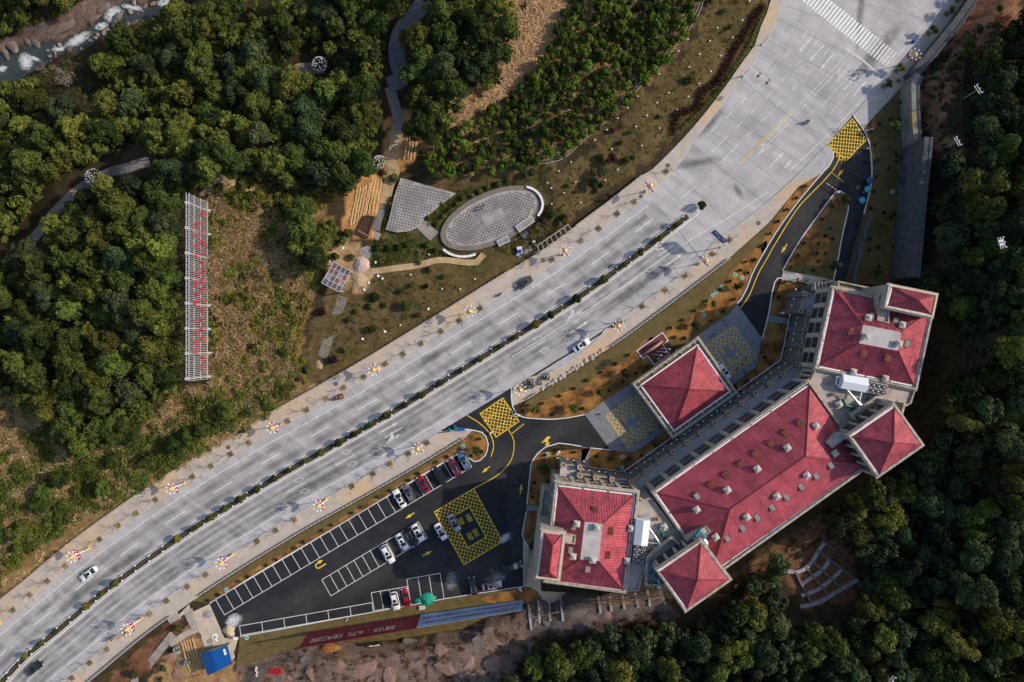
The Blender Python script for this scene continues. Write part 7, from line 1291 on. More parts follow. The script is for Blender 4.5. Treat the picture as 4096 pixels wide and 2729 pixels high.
# traffic signal gantry, road sign, other poles
def pole_thing(name, label, cat, base, top, h, r=0.14, arm=None, m=M_WHITE, heads=()):
    b = W(*base, 0.13); t = W(*top, h); g = empty(name, b, label, cat); MB().tube((0, 0, 0), (t.x - b.x, t.y - b.y, h - 0.1), r, r * 0.8, 8).obj('pole', m, g); MB().lathe([(0.35, 0), (0.35, 0.12), (0.2, 0.2)], 8).obj('foot', M_GREY, g)
    if arm:
        e = W(*arm, h + 0.2); MB().tube((t.x - b.x, t.y - b.y, h - 0.3), (e.x - b.x, e.y - b.y, h), r * 0.7, r * 0.5, 8).obj('arm', m, g)
        for f in heads:
            q_ = t.lerp(e, f); o = MB().box((0, 0, 0), (0.5, 1.2, 0.42)).obj('signal_head', M_BLACK, g, loc=(q_.x - b.x, q_.y - b.y, h - 0.5), rz=R(-40))
            for j, c_ in enumerate((M_RED, M_YEL, M_GREEND)): MB().lathe([(0.13, 0), (0.13, 0.06)], 8).obj('lens', c_, o, loc=(0, -0.38 + 0.38 * j, 0.2))
    return g
pole_thing('traffic_signal', 'white traffic signal mast with two black heads over the upper road', 'traffic light', S3(2, 0, 2125, 702), S3(2, 0, 2190, 622), 6.6, 0.15, S3(3, 0, 8, 748), M_WHITE, (0.5, 0.98))
pole_thing('camera_pole', 'slim grey camera pole on the upper kerb near the crossing', 'pole', S3(2, 0, 2300, 412), S3(3, 0, 10, 320), 6.5, 0.09, S3(3, 0, 60, 245), M_GREY)
g = pole_thing('road_sign', 'blue direction sign on a white mast beside the lower pavement', 'road sign', S3(2, 1, 1918, 708), S3(2, 1, 1972, 675), 6.0, 0.15, None, M_WHITE)
a, b = T(2, 1, 1965, 660, 6.5), T(2, 1, 1852, 555, 6.5); h = math.atan2(b.y - a.y, b.x - a.x); L = (b - a).to_2d().length; c = (a + b) / 2 - g.location
o = MB().box((0, 0, 0), (L, 0.14, 2.6)).obj('sign_panel', M_BLUE, g, loc=(c.x, c.y, 5.9), rz=h); o.rotation_euler = (R(9), 0, h)
for k in range(3): MB().box((-L * 0.3 + k * L * 0.28, 0.0, 0.5 - 0.5 * (k % 2)), (0.9, 0.16, 0.28)).obj('sign_stripe', M_WHITE, o)
pole_thing('cctv_mast', 'white camera mast with ball head by the upper drive entrance', 'pole', S3(3, 0, 905, 1200), S3(3, 0, 970, 1180), 5.0, 0.07, None, M_WHITE)
# power poles and wires on the right slope
def power_pole(label, base, top, bar=2.3, extra=False):
    b = ground(*base); h = 10.5; t = Vector(W(*top, b.z + h)); g = empty('power_pole', b, label, 'power pole'); d = Vector((t.x - b.x, t.y - b.y, h)); MB().tube((0, 0, -0.5), tuple(d), 0.19, 0.12, 8).obj('pole', M_WALL9, g)
    a = math.atan2(t.y, t.x) + R(95)
    for dz in (0, -0.7): MB().box((d.x, d.y, d.z - 0.2 + dz), (bar, 0.12, 0.12), a).obj('crossarm', M_GREY, g)
    out = []
    for k in (-1, 0, 1):
        p = (d.x + math.cos(a) * bar * 0.45 * k, d.y + math.sin(a) * bar * 0.45 * k, d.z); MB().lathe([(0.1, -0.1), (0.16, 0.05), (0.09, 0.12), (0.15, 0.22), (0.06, 0.35)], 8).obj('insulator', M_GLOBE, g, loc=p); out.append(Vector(b) + Vector(p) + Vector((0, 0, 0.35)))
    if extra: MB().box((d.x * 0.75, d.y * 0.75, d.z * 0.78), (1.2, 0.9, 0.9), a).obj('transformer', M_GREY, g); MB().box((d.x, d.y, d.z - 1.6), (bar, 0.1, 0.1), a).obj('crossarm', M_GREY, g)
    return out
pA_ = power_pole('concrete power pole with three insulators leaning over red earth, upper right', S3(3, 0, 1565, 1390), S3(3, 0, 1755, 1295)); pB_ = power_pole('further concrete power pole with insulators higher on the slope', S3(3, 0, 1805, 905), S3(3, 0, 1945, 815)); pC_ = power_pole('power pole with grey transformer in the dark right forest', S3(3, 1, 1985, 690), S3(3, 1, 2175, 660), 2.5, True)
pD_ = power_pole('power pole half cut off by the bottom edge of photo', S3(3, 3, 1045, 1480), S3(3, 3, 1145, 1560), 2.2)
def wires(A, B, label):
    for k, (a, b) in enumerate(zip(A, B)):
        pts = [a.lerp(b, t) - Vector((0, 0, 4 * 0.02 * (b - a).length * t * (1 - t))) for t in np.linspace(0, 1, 12)]; g = empty('power_line', a, label % ('left', 'middle', 'right')[k], 'wire', 'power lines over the right slope'); put(MB().path([tuple(p) for p in pts], 0.014, 4), 'wire', M_BLACK, g)
wires(pA_, [W(*S3(3, 0, x, -60), 22) for x in (1815, 1862, 1895)], '%s power line running up from the leaning pole'); wires(pB_, [W(*S3(3, 0, x, -60), 24) for x in (2080, 2110, 2130)], '%s power line running up from the further pole'); wires(pC_, [W(*s, 28) for s in (S3(3, 3, 1250, 1100), S3(3, 3, 1290, 1100), S3(3, 3, 1500, 1100))], '%s power line running down from the transformer pole')
# bins, tanks, manholes, hatches
def bins(items, group, where):
    for i, (c, r, x, y, m, rz) in enumerate(items):
        p = T(c, r, x, y, 0.05); nm = {'M_BLUE': 'blue', 'M_GREENB': 'green'}[m]; g = obj('wheelie_bin', None, None, None, (p.x, p.y, 0.01), rz, f'{nm} wheelie bin {where}, {ordw(i + 1)} from the left', 'bin', group); mm = M_BLUE if m == 'M_BLUE' else M_GREENB
        MB().box((0, 0, 0.5), (0.56, 0.66, 1.0), taper=1.12).obj('body', mm, g); MB().box((0, 0, 1.04), (0.66, 0.76, 0.1), taper=0.9).obj('lid', mm, g)
        for sg in (1, -1): MB().tube((sg * 0.2, -0.33, 0.1), (sg * 0.28, -0.33, 0.1), 0.1, n=8).obj('wheel', M_BLACK, g)
M_GREENB = mat('green_plastic', (0.01, 0.2, 0.12), rough=0.5)
bins([(1, 2, 1770, 822, 'M_BLUE', 0.2), (1, 2, 1783, 812, 'M_GREENB', 0.2), (1, 2, 1828, 785, 'M_BLUE', 0.5), (1, 2, 1845, 805, 'M_GREENB', 0.1), (1, 2, 1868, 805, 'M_BLUE', 0.1), (1, 2, 1890, 807, 'M_BLUE', 0.1), (1, 2, 1912, 808, 'M_BLUE', 0.1)], 'wheelie bins at the car park entrance', 'in the row at car park entrance')
bins([(3, 0, 1333, 388, 'M_BLUE', 0.3)], None, 'alone on the road edge by the crossing')
disc = MB().lathe([(0.42, 0), (0.42, 0.05), (0.36, 0.07)], 14).mesh('cover'); rim = MB().lathe([(0.55, -0.02), (0.55, 0.04), (0.42, 0.045)], 14).mesh('rim'); M_TCOV = mat('turquoise_cover', (0.05, 0.32, 0.26), rough=0.6, rand=0.1); M_IRON = mat('iron_cover', (0.13, 0.10, 0.09), rough=0.8)
for i, (c, r, x, y, m, z) in enumerate([(2, 1, 2050, 958, 1, .13), (2, 1, 2115, 985, 1, .13), (2, 1, 1930, 1072, 1, .13), (2, 1, 1880, 1117, 1, .13), (2, 1, 1847, 1147, 1, .13), (2, 1, 1767, 1330, 1, .13), (2, 2, 1013, 1168, 1, .13), (3, 1, 1147, 195, 1, .13), (2, 2, 1018, 1065, 1, .13), (2, 2, 327, 1043, 1, .13), (1, 2, 1902, 970, 1, .13), (0, 3, 2078, 718, 1, .13), (0, 3, 2265, 1160, 1, .13), (3, 1, 827, 158, 0, .01), (3, 1, 668, 865, 0, .01), (2, 1, 2267, 484, 0, .14), (2, 1, 288, 828, 0, .14), (1, 2, 734, 396, 0, .14), (0, 2, 2098, 978, 0, .14), (3, 0, 1200, 745, 0, .14), (2, 0, 1435, 1522, 0, .14), (2, 2, 1018, 960, 0, .02), (2, 1, 1187, 238, 0, .14), (2, 2, 2145, 285, 0, .02)]):
    p = T(c, r, x, y, z); o = obj('manhole', None, None, None, p, 0, f'{"turquoise round inspection cover on a bed" if m else "dark round manhole cover set in paving"}, {ordw(i + 1)} in reading order', 'manhole', 'turquoise inspection covers' if m else 'manhole covers'); obj('cover', disc, M_TCOV if m else M_IRON, o); obj('rim', rim, M_KERB if m else M_IRON, o)
bol = MB().lathe([(0.2, 0), (0.2, 0.5), (0.26, 0.55), (0.26, 0.62), (0.12, 0.75)], 10).mesh('body', True)
for i, (x, y) in enumerate([(1103, 500), (960, 603), (810, 672), (1343, 782), (1265, 842), (1132, 928), (2065, 260), (2117, 215), (2148, 157), (1978, 318), (1945, 1500), (1833, 138)][:9]):
    p = T(2, 2, x, y, 0.02); o = obj('bollard', None, None, None, (p.x, p.y, 0.016), 0, f'small dark bollard round the hatched boxes, {ordw(i + 1)} on the granite forecourt', 'bollard', 'bollards on the forecourt'); obj('body', bol, M_IRON, o)
for i, (x, y) in enumerate([(1950, 1380), (1970, 1420), (1865, 1502), (1833, 1527)]):
    p = T(2, 1, x, y, 0.02); o = obj('bollard', None, None, None, (p.x, p.y, 0.016), 0, f'small dark bollard above the gate pavilion, {ordw(i + 1)} from the right', 'bollard', 'bollards on the forecourt'); obj('body', bol, M_IRON, o)
# barrier booms at the two entrances
def barrier(base, tip, label):
    b, t = W(*base, 0.15), W(*tip, 1.0); g = empty('barrier', (b.x, b.y, 0.01), label, 'barrier'); MB().box((0, 0, 0.55), (0.4, 0.35, 1.1), 0.5).obj('cabinet', M_WHITE, g); L = (t - b).to_2d().length; h = math.atan2(t.y - b.y, t.x - b.x); c, s = math.cos(h), math.sin(h)
    for k in range(8): MB().tube((c * L * k / 8, s * L * k / 8, 1.0), (c * L * (k + 1) / 8, s * L * (k + 1) / 8, 1.0), 0.06, n=5).obj('boom', M_WHITE if k % 2 == 0 or k > 5 else M_RED, g)
barrier(S3(3, 1, 640, 205), S3(3, 1, 540, 118), 'white barrier boom at the tip of the pointed island'); barrier(S3(1, 2, 2160, 845), S3(2, 2, 30, 670), 'white barrier boom across the car park entrance'); 
# vehicles and people
def paint(n, c, r=0.28, metal=0.25):
    m = mat(n, c, rough=r, metal=metal, spec=0.5); m.node_tree.nodes['Principled BSDF'].inputs['Coat Weight'].default_value = 0.6; return m
PAINT = {'white': paint('car_white', (0.74, 0.75, 0.77), metal=0), 'silver': paint('car_silver', (0.36, 0.36, 0.38)), 'black': paint('car_black', (0.012, 0.013, 0.015)), 'red': paint('car_red', (0.30, 0.008, 0.025)), 'dark red': paint('car_dark_red', (0.16, 0.012, 0.02)), 'blue': paint('car_blue', (0.08, 0.16, 0.28)), 'dark blue': paint('car_dark_blue', (0.012, 0.02, 0.06)), 'grey': paint('car_grey', (0.13, 0.125, 0.125)), 'brown': paint('car_brown', (0.085, 0.06, 0.055))}
M_CGL = mat('car_glass', (0.012, 0.014, 0.018), rough=0.08, spec=0.6); M_TYRE = mat('tyre', (0.014, 0.014, 0.015), rough=0.9); M_RIM = mat('alloy_rim', (0.45, 0.45, 0.46), rough=0.35, metal=0.7); M_HEAD = mat('headlight', (0.7, 0.72, 0.75), rough=0.15); M_TAIL = mat('tail_light', (0.45, 0.01, 0.015), rough=0.2); M_TRIM = mat('car_trim', (0.02, 0.02, 0.022), rough=0.6)
def car_meshes(kind):
    suv = kind == 'suv'; hs = 1.0 if suv else 0.86; ht = 1.72 if suv else 1.45; mb = MB(); hw = 0.93 if suv else 0.9
    st = [(-2.36, .70, .42, hs * .82), (-2.28, .82, .3, hs * .97), (-1.7, .97, .26, hs), (-0.6, 1.0, .24, hs), (0.7, 1.0, .24, hs), (1.35, .98, .26, hs * .95), (1.95, .92, .28, hs * .86), (2.25, .8, .32, hs * .74), (2.36, .62, .42, hs * .62)]
    n = 8; vs = []
    for x, w, z0, z1 in st:
        w *= hw
        for y, z in ((-w * .9, z0), (-w, (z0 + z1) / 2), (-w * .97, z1 * .93), (-w * .8, z1), (w * .8, z1), (w * .97, z1 * .93), (w, (z0 + z1) / 2), (w * .9, z0)): vs.append((x, y, z + (0.03 if abs(y) < w * .85 and z == z1 else 0)))
    fs = [(k * n + i, k * n + (i + 1) % n, (k + 1) * n + (i + 1) % n, (k + 1) * n + i) for k in range(len(st) - 1) for i in range(n)] + [tuple(range(n - 1, -1, -1)), tuple((len(st) - 1) * n + i for i in range(n))]
    body = mb.add(vs, [f[::-1] for f in fs]).mesh('body', True)
    xr, xf = (-2.15, 1.15) if suv else (-1.75, 1.2); tr, tf = (-1.85, 0.35) if suv else (-1.0, 0.25); w0, w1 = hw * .9, hw * .72; z0, z1 = hs - 0.02, ht - 0.04
    gl = MB().add([(xr, -w0, z0), (xf, -w0, z0), (xf, w0, z0), (xr, w0, z0), (tr, -w1, z1), (tf, -w1, z1), (tf, w1, z1), (tr, w1, z1)], [(0, 1, 5, 4), (1, 2, 6, 5), (2, 3, 7, 6), (3, 0, 4, 7), (4, 5, 6, 7)]).mesh('windows')
    e = 0.03; roof = MB().add([(tr - e, -w1 - e, z1 - .02), (tf + e, -w1 - e, z1 - .02), (tf + e, w1 + e, z1 - .02), (tr - e, w1 + e, z1 - .02), (tr + .15, -w1 + .1, ht), (tf - .2, -w1 + .1, ht), (tf - .2, w1 - .1, ht), (tr + .15, w1 - .1, ht)], [(0, 1, 5, 4), (1, 2, 6, 5), (2, 3, 7, 6), (3, 0, 4, 7), (4, 5, 6, 7)]).mesh('roof', True)
    pil = MB()
    for s in (-1, 1):
        for a, b in (((xf, s * w0, z0), (tf, s * w1, z1)), ((xr, s * w0, z0), (tr, s * w1, z1)), ((-0.35, s * (w0 + .01), z0), (-0.35, s * (w1 + .01), z1))): pil.tube(a, b, 0.05, n=5)
    return {'body': body, 'windows': gl, 'roof': roof, 'pillars': pil.mesh('pillars'), 'sun': MB().box((-0.25, 0, ht + .004), (0.8, 0.75, 0.02)).mesh('sunroof'), 'hw': hw, 'hs': hs, 'ht': ht}
CM = {k: car_meshes(k) for k in ('sedan', 'suv')}
ty = MB().lathe([(0.2, -.11), (0.31, -.11), (0.33, 0), (0.31, .11), (0.2, .11)], 14).mesh('tyre'); ri = MB().lathe([(0.21, -.1), (0.21, .1)], 10).mesh('rim')
hl = MB().box((0, 0, 0), (0.34, 0.42, 0.14)).mesh('headlight'); tl = MB().box((0, 0, 0), (0.16, 0.38, 0.16)).mesh('tail_light'); mi = MB().box((0, 0, 0), (0.16, 0.24, 0.14)).mesh('mirror'); rail_me = MB().tube((-1.5, 0, 0), (0.1, 0, 0), 0.035, n=5).mesh('roof_rail')
def car(s, hd, kind, col, label, z=0.006, sun=True, group='parked cars', cat='car'):
    p = W(*s, 0.7); d = math.atan2(-hd[1], hd[0]); m = CM[kind]; c = PAINT[col]; g = obj(kind if kind == 'suv' else 'car', None, None, None, (p.x, p.y, z), d, label, cat, group); g.name = 'car'
    k_ = random.uniform(0.95, 1.06); g.scale = (k_, random.uniform(0.97, 1.03), random.uniform(0.97, 1.04))
    obj('body', m['body'], c, g); obj('windows', m['windows'], M_CGL, g); obj('roof', m['roof'], c, g); obj('pillars', m['pillars'], c, g)
    if sun: obj('sunroof', m['sun'], M_CGL, g)
    for x in (-1.4, 1.42):
        for y in (-1, 1):
            w = obj('wheel', ty, M_TYRE, g, (x, y * (m['hw'] - .09), 0.33)); w.rotation_euler = (R(90), 0, 0); obj('rim', ri, M_RIM, w)
    for y in (-1, 1):
        obj('headlight', hl, M_HEAD, g, (2.12, y * .6, m['hs'] * .72)); obj('tail_light', tl, M_TAIL, g, (-2.3, y * .62, m['hs'] * .82)); obj('mirror', mi, c, g, (0.85, y * (m['hw'] + .08), m['hs'] + .06))
        if kind == 'suv': obj('roof_rail', rail_me, M_RIM, g, (0, y * .55, m['ht'] + .03))
UL, DR, NE, SW = (-0.49, -0.87), (0.49, 0.87), (0.83, -0.56), (-0.83, 0.56)
car((2098, 1132), SW, 'suv', 'brown', 'dark brown SUV parked on the upper road edge below the park'); car((2326, 1381), NE, 'sedan', 'white', 'white car parked in the lay-by on the lower pavement', 0.02)
car((355, 2296), (-0.8, 0.6), 'sedan', 'white', 'white car driving down the upper carriageway at lower left', sun=True, group='moving cars'); car((139, 2673), (0.77, -0.64), 'sedan', 'black', 'black car driving up the lower carriageway in the bottom left corner', sun=False, group='moving cars')
car((1598, 1994), UL, 'sedan', 'white', 'white sedan leftmost in the upper row of stalls'); car((1635, 1972), UL, 'suv', 'grey', 'dark grey SUV with roof rails in the upper stalls, beside white sedan'); car((1694, 1937), UL, 'sedan', 'red', 'bright red sedan in the upper row of stalls'); car((1758, 1903), UL, 'sedan', 'black', 'black sedan in the upper row of stalls', sun=False); car((1817, 1870), UL, 'suv', 'dark red', 'dark red SUV in the upper row of stalls'); car((1855, 1845), UL, 'suv', 'blue', 'blue car at the right end of the upper stalls')
car((1672, 2131), DR, 'sedan', 'white', 'white car at the right end of the middle stalls'); car((1645, 2150), DR, 'suv', 'black', 'black SUV between two white cars in the middle stalls'); car((1609, 2167), DR, 'sedan', 'white', 'white car left of the black SUV in middle stalls'); car((1552, 2216), DR, 'suv', 'white', 'white car with dark roof, leftmost in the middle stalls'); car((1763, 2127), DR, 'sedan', 'white', 'white car waiting at the edge of the big hatched box'); car((1817, 2091), DR, 'sedan', 'silver', 'silver car standing on the big hatched box')
car((1581, 2404), (0.2, 0.98), 'suv', 'white', 'white car with black roof in the bottom stalls'); car((1623, 2390), (-0.2, -0.98), 'sedan', 'red', 'red hatchback in the bottom stalls', sun=False); car((1893, 2343), (-0.2, -0.98), 'suv', 'black', 'black SUV with roof rails at bottom right of the car park'); car((1967, 2343), (0.97, -0.2), 'sedan', 'silver', 'silver sedan by the bottom kerb of the car park'); car((2050, 2266), (0.95, -0.26), 'sedan', 'dark blue', 'dark blue car beside the small car-park tower', sun=False); car((2893, 1484), (0.55, 0.83), 'suv', 'white', 'white van half hidden under the gate pavilion eave', 0.02)
# motorbikes
def bike_proto():
    g = obj('motorbike', None, None, None, (0, 0, 0)); wt = MB().lathe([(0.2, -.05), (0.28, -.05), (0.3, 0), (0.28, .05), (0.2, .05)], 12).mesh('tyre'); hb = MB().lathe([(0.21, -.03), (0.21, .03)], 8).mesh('hub')
    for x in (-0.62, 0.66):
        w = obj('wheel', wt, M_TYRE, g, (x, 0, 0.3)); w.rotation_euler = (R(90), 0, 0); obj('hub', hb, M_RIM, w)
    MB().add([(-.75, -.12, .75), (.35, -.16, .8), (.35, .16, .8), (-.75, .12, .75), (-.6, -.16, .4), (.3, -.14, .35), (.3, .14, .35), (-.6, .16, .4)], [(0, 1, 2, 3), (7, 6, 5, 4), (0, 4, 5, 1), (1, 5, 6, 2), (2, 6, 7, 3), (3, 7, 4, 0)]).obj('body', M_TRIM, g); MB().box((-.28, 0, .82), (.75, .28, .1), taper=.85).obj('seat', M_BLACK, g)
    MB().path([(.66, 0, .3), (.5, 0, .75), (.42, 0, 1.02)], .04, 5).obj('fork', M_RIM, g); MB().path([(.3, -.34, 1.0), (.42, 0, 1.04), (.3, .34, 1.0)], .025, 5).obj('handlebar', M_RIM, g); MB().ball((.55, 0, .88), .1, 8).obj('lamp', M_HEAD, g); return g
bp_ = bike_proto(); index_kids(bp_); bf = [True]
def bike(c, r, x, y, a, label, group='parked motorbikes', z=0.135):
    p = T(c, r, x, y, 0.6)
    if bf[0]: g = bp_; g.location = (p.x, p.y, z); g.rotation_euler = (0, 0, a); bf[0] = False
    else: g = copy_tree(bp_, (p.x, p.y, z), a)
    for k in ('group',):
        if k in g: del g[k]
    props(g, label, 'motorbike', group); return g
for i, (x, y) in enumerate([(150, 375), (172, 378), (193, 380), (120, 400), (145, 430), (200, 420), (268, 375), (285, 335), (311, 328), (341, 330)]): bike(2, 2, x, y, R(75 + random.uniform(-12, 12)) if i not in (4, 5) else R(35), f'dark blue-wheeled motorbike, {ordw(i + 1)} from the left of the group by the lamp', 'motorbikes by the entrance lamp')
bike(1, 1, 2245, 1140, R(40), 'lone motorbike on the upper pavement above the brown SUV', 'parked motorbikes'); bike(2, 2, 45, 1305, R(150), 'motorbike standing in the car park near the left block', 'parked motorbikes', 0.006); bike(3, 0, 895, 1370, R(10), 'first motorbike by the kerb below the upper hatched box', 'motorbikes along the drive kerb', 0.006)
for i, (x, y, a) in enumerate([(915, 95, 5), (905, 135, 0), (890, 205, 170), (880, 290, 160)]): bike(3, 1, x, y, R(a), f'motorbike parked along the shaded drive kerb, {ordw(i + 1)} from the top', 'motorbikes along the drive kerb', 0.006)
bike(3, 0, 920, 1478, R(5), 'motorbike on the drive kerb beside the upper lawn', 'motorbikes along the drive kerb', 0.006)
M_CYAN = mat('cyan_canopy', (0.04, 0.36, 0.42), rough=0.5)
for x, y, m, l in [(938, 92, M_BLUE, 'blue rain canopy over a motorbike, uppermost on the drive'), (918, 175, M_CYAN, 'turquoise rain canopy over a motorbike on the drive'), (868, 275, M_CYAN, 'small turquoise rain cover on the lowest motorbike')]:
    p = T(3, 1, x, y, 1.6); g = empty('rain_canopy', (p.x, p.y, 0.01), l, 'canopy'); MB().lathe([(0.85, 1.55), (0.6, 1.8), (0.15, 1.92)], 8).obj('cover', m, g); MB().tube((0, 0, 0.5), (0, 0, 1.8), 0.025, n=5).obj('stick', M_RIM, g)
M_SKIN = mat('skin', (0.42, 0.25, 0.17), rough=0.6); M_HAIR = mat('hair', (0.015, 0.012, 0.01), rough=0.6)
CL = {'black': (0.015, 0.015, 0.018), 'pink': (0.5, 0.22, 0.26), 'white': (0.7, 0.7, 0.72), 'navy': (0.02, 0.03, 0.08), 'red': (0.4, 0.03, 0.04), 'yellow': (0.7, 0.5, 0.05), 'grey': (0.2, 0.2, 0.21), 'magenta': (0.35, 0.03, 0.25)}; CLM = {k: mat('cloth_' + k, v, rough=0.9) for k, v in CL.items()}
def person(c, r, x, y, a, pose, top, legs, label, z=0.14, group=None):
    p = T(c, r, x, y, 0.9 + z); g = empty('person', (p.x, p.y, z), label, 'person', group, rz=a); F = FIG[pose]; obj('body', F['body'], M_SKIN, g); obj('jacket', F['jacket'], CLM[top], g); obj('trousers', F['trousers'], CLM[legs], g)
    h = F['hair'][0]; MB().ball((0, h[1] - .02, h[2] + .05), 0.125, 8).obj('hair', M_HAIR, g, True)
person(3, 1, 360, 1003, 0.3, 'walk', 'white', 'navy', 'person in white top walking beside the pink one, at entrance steps', 0.62); person(3, 1, 362, 1020, 0.3, 'walk', 'pink', 'black', 'person in pink walking on the entrance landing', 0.62); person(3, 1, 275, 1000, 1.0, 'stand', 'black', 'black', 'person in black standing at the top of entrance steps', 0.62); person(3, 1, 548, 1008, 2.0, 'walk', 'pink', 'grey', 'person in pink at the far end of the entrance landing', 0.62); person(3, 1, 515, 1018, 2.0, 'stand', 'black', 'black', 'person in black near the portico on the entrance landing', 0.62)
person(1, 1, 2092, 322, 0.5, 'stand', 'black', 'black', 'person in black standing on the oval plaza', 0.96); person(1, 1, 2078, 350, 1.5, 'stand', 'black', 'navy', 'person in dark clothes beside another on oval plaza', 0.96); person(2, 2, 1388, 800, 1.2, 'walk', 'magenta', 'black', 'person in magenta beside the gate pavilion left column', 0.02); person(0, 3, 1820, 1515, 0.5, 'stand', 'yellow', 'navy', 'person in yellow working at the lower left plot', -0.4)
def rider(c, r, x, y, a, top, legs, label):
    bike(c, r, x, y, a, 'motorbike ridden by the ' + label, 'ridden motorbikes', 0.006); person(c, r, x, y, a - R(90), 'ride', top, legs, label, 0.02)
rider(3, 0, 370, 1118, R(52), 'pink', 'black', 'rider in pink heading for the crossing'); rider(0, 3, 1030, 1165, R(35), 'black', 'grey', 'rider in black at the lower left kerb')
person(0, 3, 1008, 1190, R(-55), 'ride', 'yellow', 'black', 'passenger in yellow behind the lower left rider', 0.02)
# three-wheeled cargo trike on the upper carriageway
p = T(1, 2, 752, 525, 0.8); g = empty('cargo_trike', (p.x, p.y, 0.006), 'three-wheeled cargo trike with brown load on the upper road edge', 'tricycle', rz=R(205)); wt = bpy.data.meshes['tyre']
MB().box((-.75, 0, .62), (1.5, 1.2, .12)).obj('cargo_bed', M_RUST, g)
for d_ in (((-.75, .58, .82), (1.5, .05, .3)), ((-.75, -.58, .82), (1.5, .05, .3)), ((-1.48, 0, .82), (.05, 1.2, .3)), ((0, 0, .82), (.05, 1.2, .3))): MB().box(*d_).obj('side_board', M_RUST, g)
MB().box((-.8, .05, .9), (1.1, .9, .4), taper=.7).obj('load', M_SOILB, g); MB().box((.45, 0, .75), (.7, .3, .14)).obj('seat', M_BLACK, g); MB().path([(1.2, 0, .3), (1.0, 0, .8), (.9, 0, 1.05)], .05, 5).obj('fork', M_RIM, g); MB().path([(.8, -.36, 1.05), (.92, 0, 1.08), (.8, .36, 1.05)], .03, 5).obj('handlebar', M_RIM, g)
for x, y in ((1.2, 0), (-.8, .55), (-.8, -.55)): w = obj('wheel', ty, M_TYRE, g, (x, y, .3)); w.rotation_euler = (R(90), 0, 0)
person(1, 2, 742, 520, R(115), 'ride', 'grey', 'black', 'person in grey driving the cargo trike on the upper road', 0.0)
# signs with writing
M_LRED = mat('letter_red', (0.60, 0.012, 0.03), rough=0.45); M_FRAME = mat('galvanised_frame', (0.50, 0.51, 0.54), rough=0.5, metal=0.2)
def flat_text(ch, size, th=0.0):
    v, f = GLYPH[ch]; mb = MB(); n = len(v); mb.add([(x * size, y * size, 0) for x, y in v], f)
    if th: mb.add([(x * size, y * size, th) for x, y in v], f)
    return mb
# steel hillside frame with red characters
SX, SY0, SY1, SZ0, SZ1 = -72.7, -9.0, 33.4, 7.6, 17.6
hs_ = empty('hillside_sign', (SX, (SY0 + SY1) / 2, SZ0), 'tall steel lattice frame with two rows of red characters on left hillside', 'sign'); mb = MB()
for y in np.arange(SY0, SY1 + .01, 0.42): mb.box((SX, y, (SZ0 + SZ1) / 2), (0.08, 0.09, SZ1 - SZ0))
put(mb, 'bar', M_FRAME, hs_, kind='stuff')
for z in (SZ0 + .2, 11.5, 14.9, SZ1 - .1): put(MB().box((SX - .12, (SY0 + SY1) / 2, z), (0.12, SY1 - SY0, 0.14)), 'rail', M_FRAME, hs_)
ys = np.linspace(SY0 + 0.5, SY1 - 2.2, 8)
for i, y in enumerate(ys):
    for dx in (-0.2, -0.7): put(MB().tube((SX + dx, y, SZ0 - 3.5), (SX + dx, y, SZ1 + .2), 0.09, n=5), 'post', M_FRAME, hs_)
    m_ = MB()
    for z in np.arange(SZ0, SZ1, 1.2): m_.tube((SX - .2, y, z), (SX - .7, y, z + 1.1), 0.04, n=4)
    put(m_, 'brace', M_FRAME, hs_, kind='stuff'); put(MB().box((SX - .45, y, SZ1 + .1), (1.0, 0.6, 0.1)), 'top_bracket', M_FRAME, hs_); put(MB().box((SX + .35, y, SZ0 + .3), (0.8, 0.5, 0.12)), 'foot_bracket', M_FRAME, hs_)
put(MB().tube((SX - .7, SY0, SZ1), (SX - .7, SY1, SZ1), 0.07, n=5), 'top_rail', M_FRAME, hs_); m_ = MB()
for y in np.arange(SY0, SY1 - 1, 1.4): m_.tube((SX, y, SZ1), (SX - .7, y + 0.7, SZ1), 0.04, n=4).tube((SX - .7, y + .7, SZ1), (SX, y + 1.4, SZ1), 0.04, n=4)
put(m_, 'top_lacing', M_FRAME, hs_, kind='stuff')
def yat(sy, z): return (1364.5 - sy) / PXM * (ALT - z) / ALT
def hill_char(ch, sy, z):
    o = flat_text(ch, 1.8, 0.14).obj('character', M_LRED, hs_, loc=(0.3, yat(sy, z) - hs_.location.y, z - SZ0)); o.rotation_euler = (R(90), 0, R(90))
for ch, sy in zip(T_HILL1, [1405, 1370, 1330, 1291, 1215, 1178, 1136, 1097, 1023, 984, 943, 904]): hill_char(ch, sy, 14.9)
for k, ch in enumerate(T_HILL2): hill_char(ch, 1470 - k * (1470 - 856) / 16, 11.5)
# painted fire-lane characters
def ground_text(chars, m, parent, size, rot, z):
    for ch, s in chars: p = W(*s); flat_text(ch, size).obj('painted_character', m, parent, loc=(p.x, p.y, z), rz=rot, scale=(.7, 1.05, 1))
ground_text(zip(T_FIRE, [z6(682, 768), z6(600, 820), z6(590, 572), z6(482, 615)]), M_YPAINT, lot, 2.1, math.atan2(-0.47, -0.88), 0.014)
for o_, q_ in (((2530, 1657), 0), ((2923, 1383), 0)):
    ground_text(zip(T_FIRE, [(o_[0] + 27, o_[1] + 34), (o_[0] - 7, o_[1] + 59), (o_[0] + 0, o_[1] + 0), (o_[0] - 33, o_[1] + 22)]), M_YPAINT, gate_paving, 1.5, math.atan2(-0.5, -0.86), 0.026)
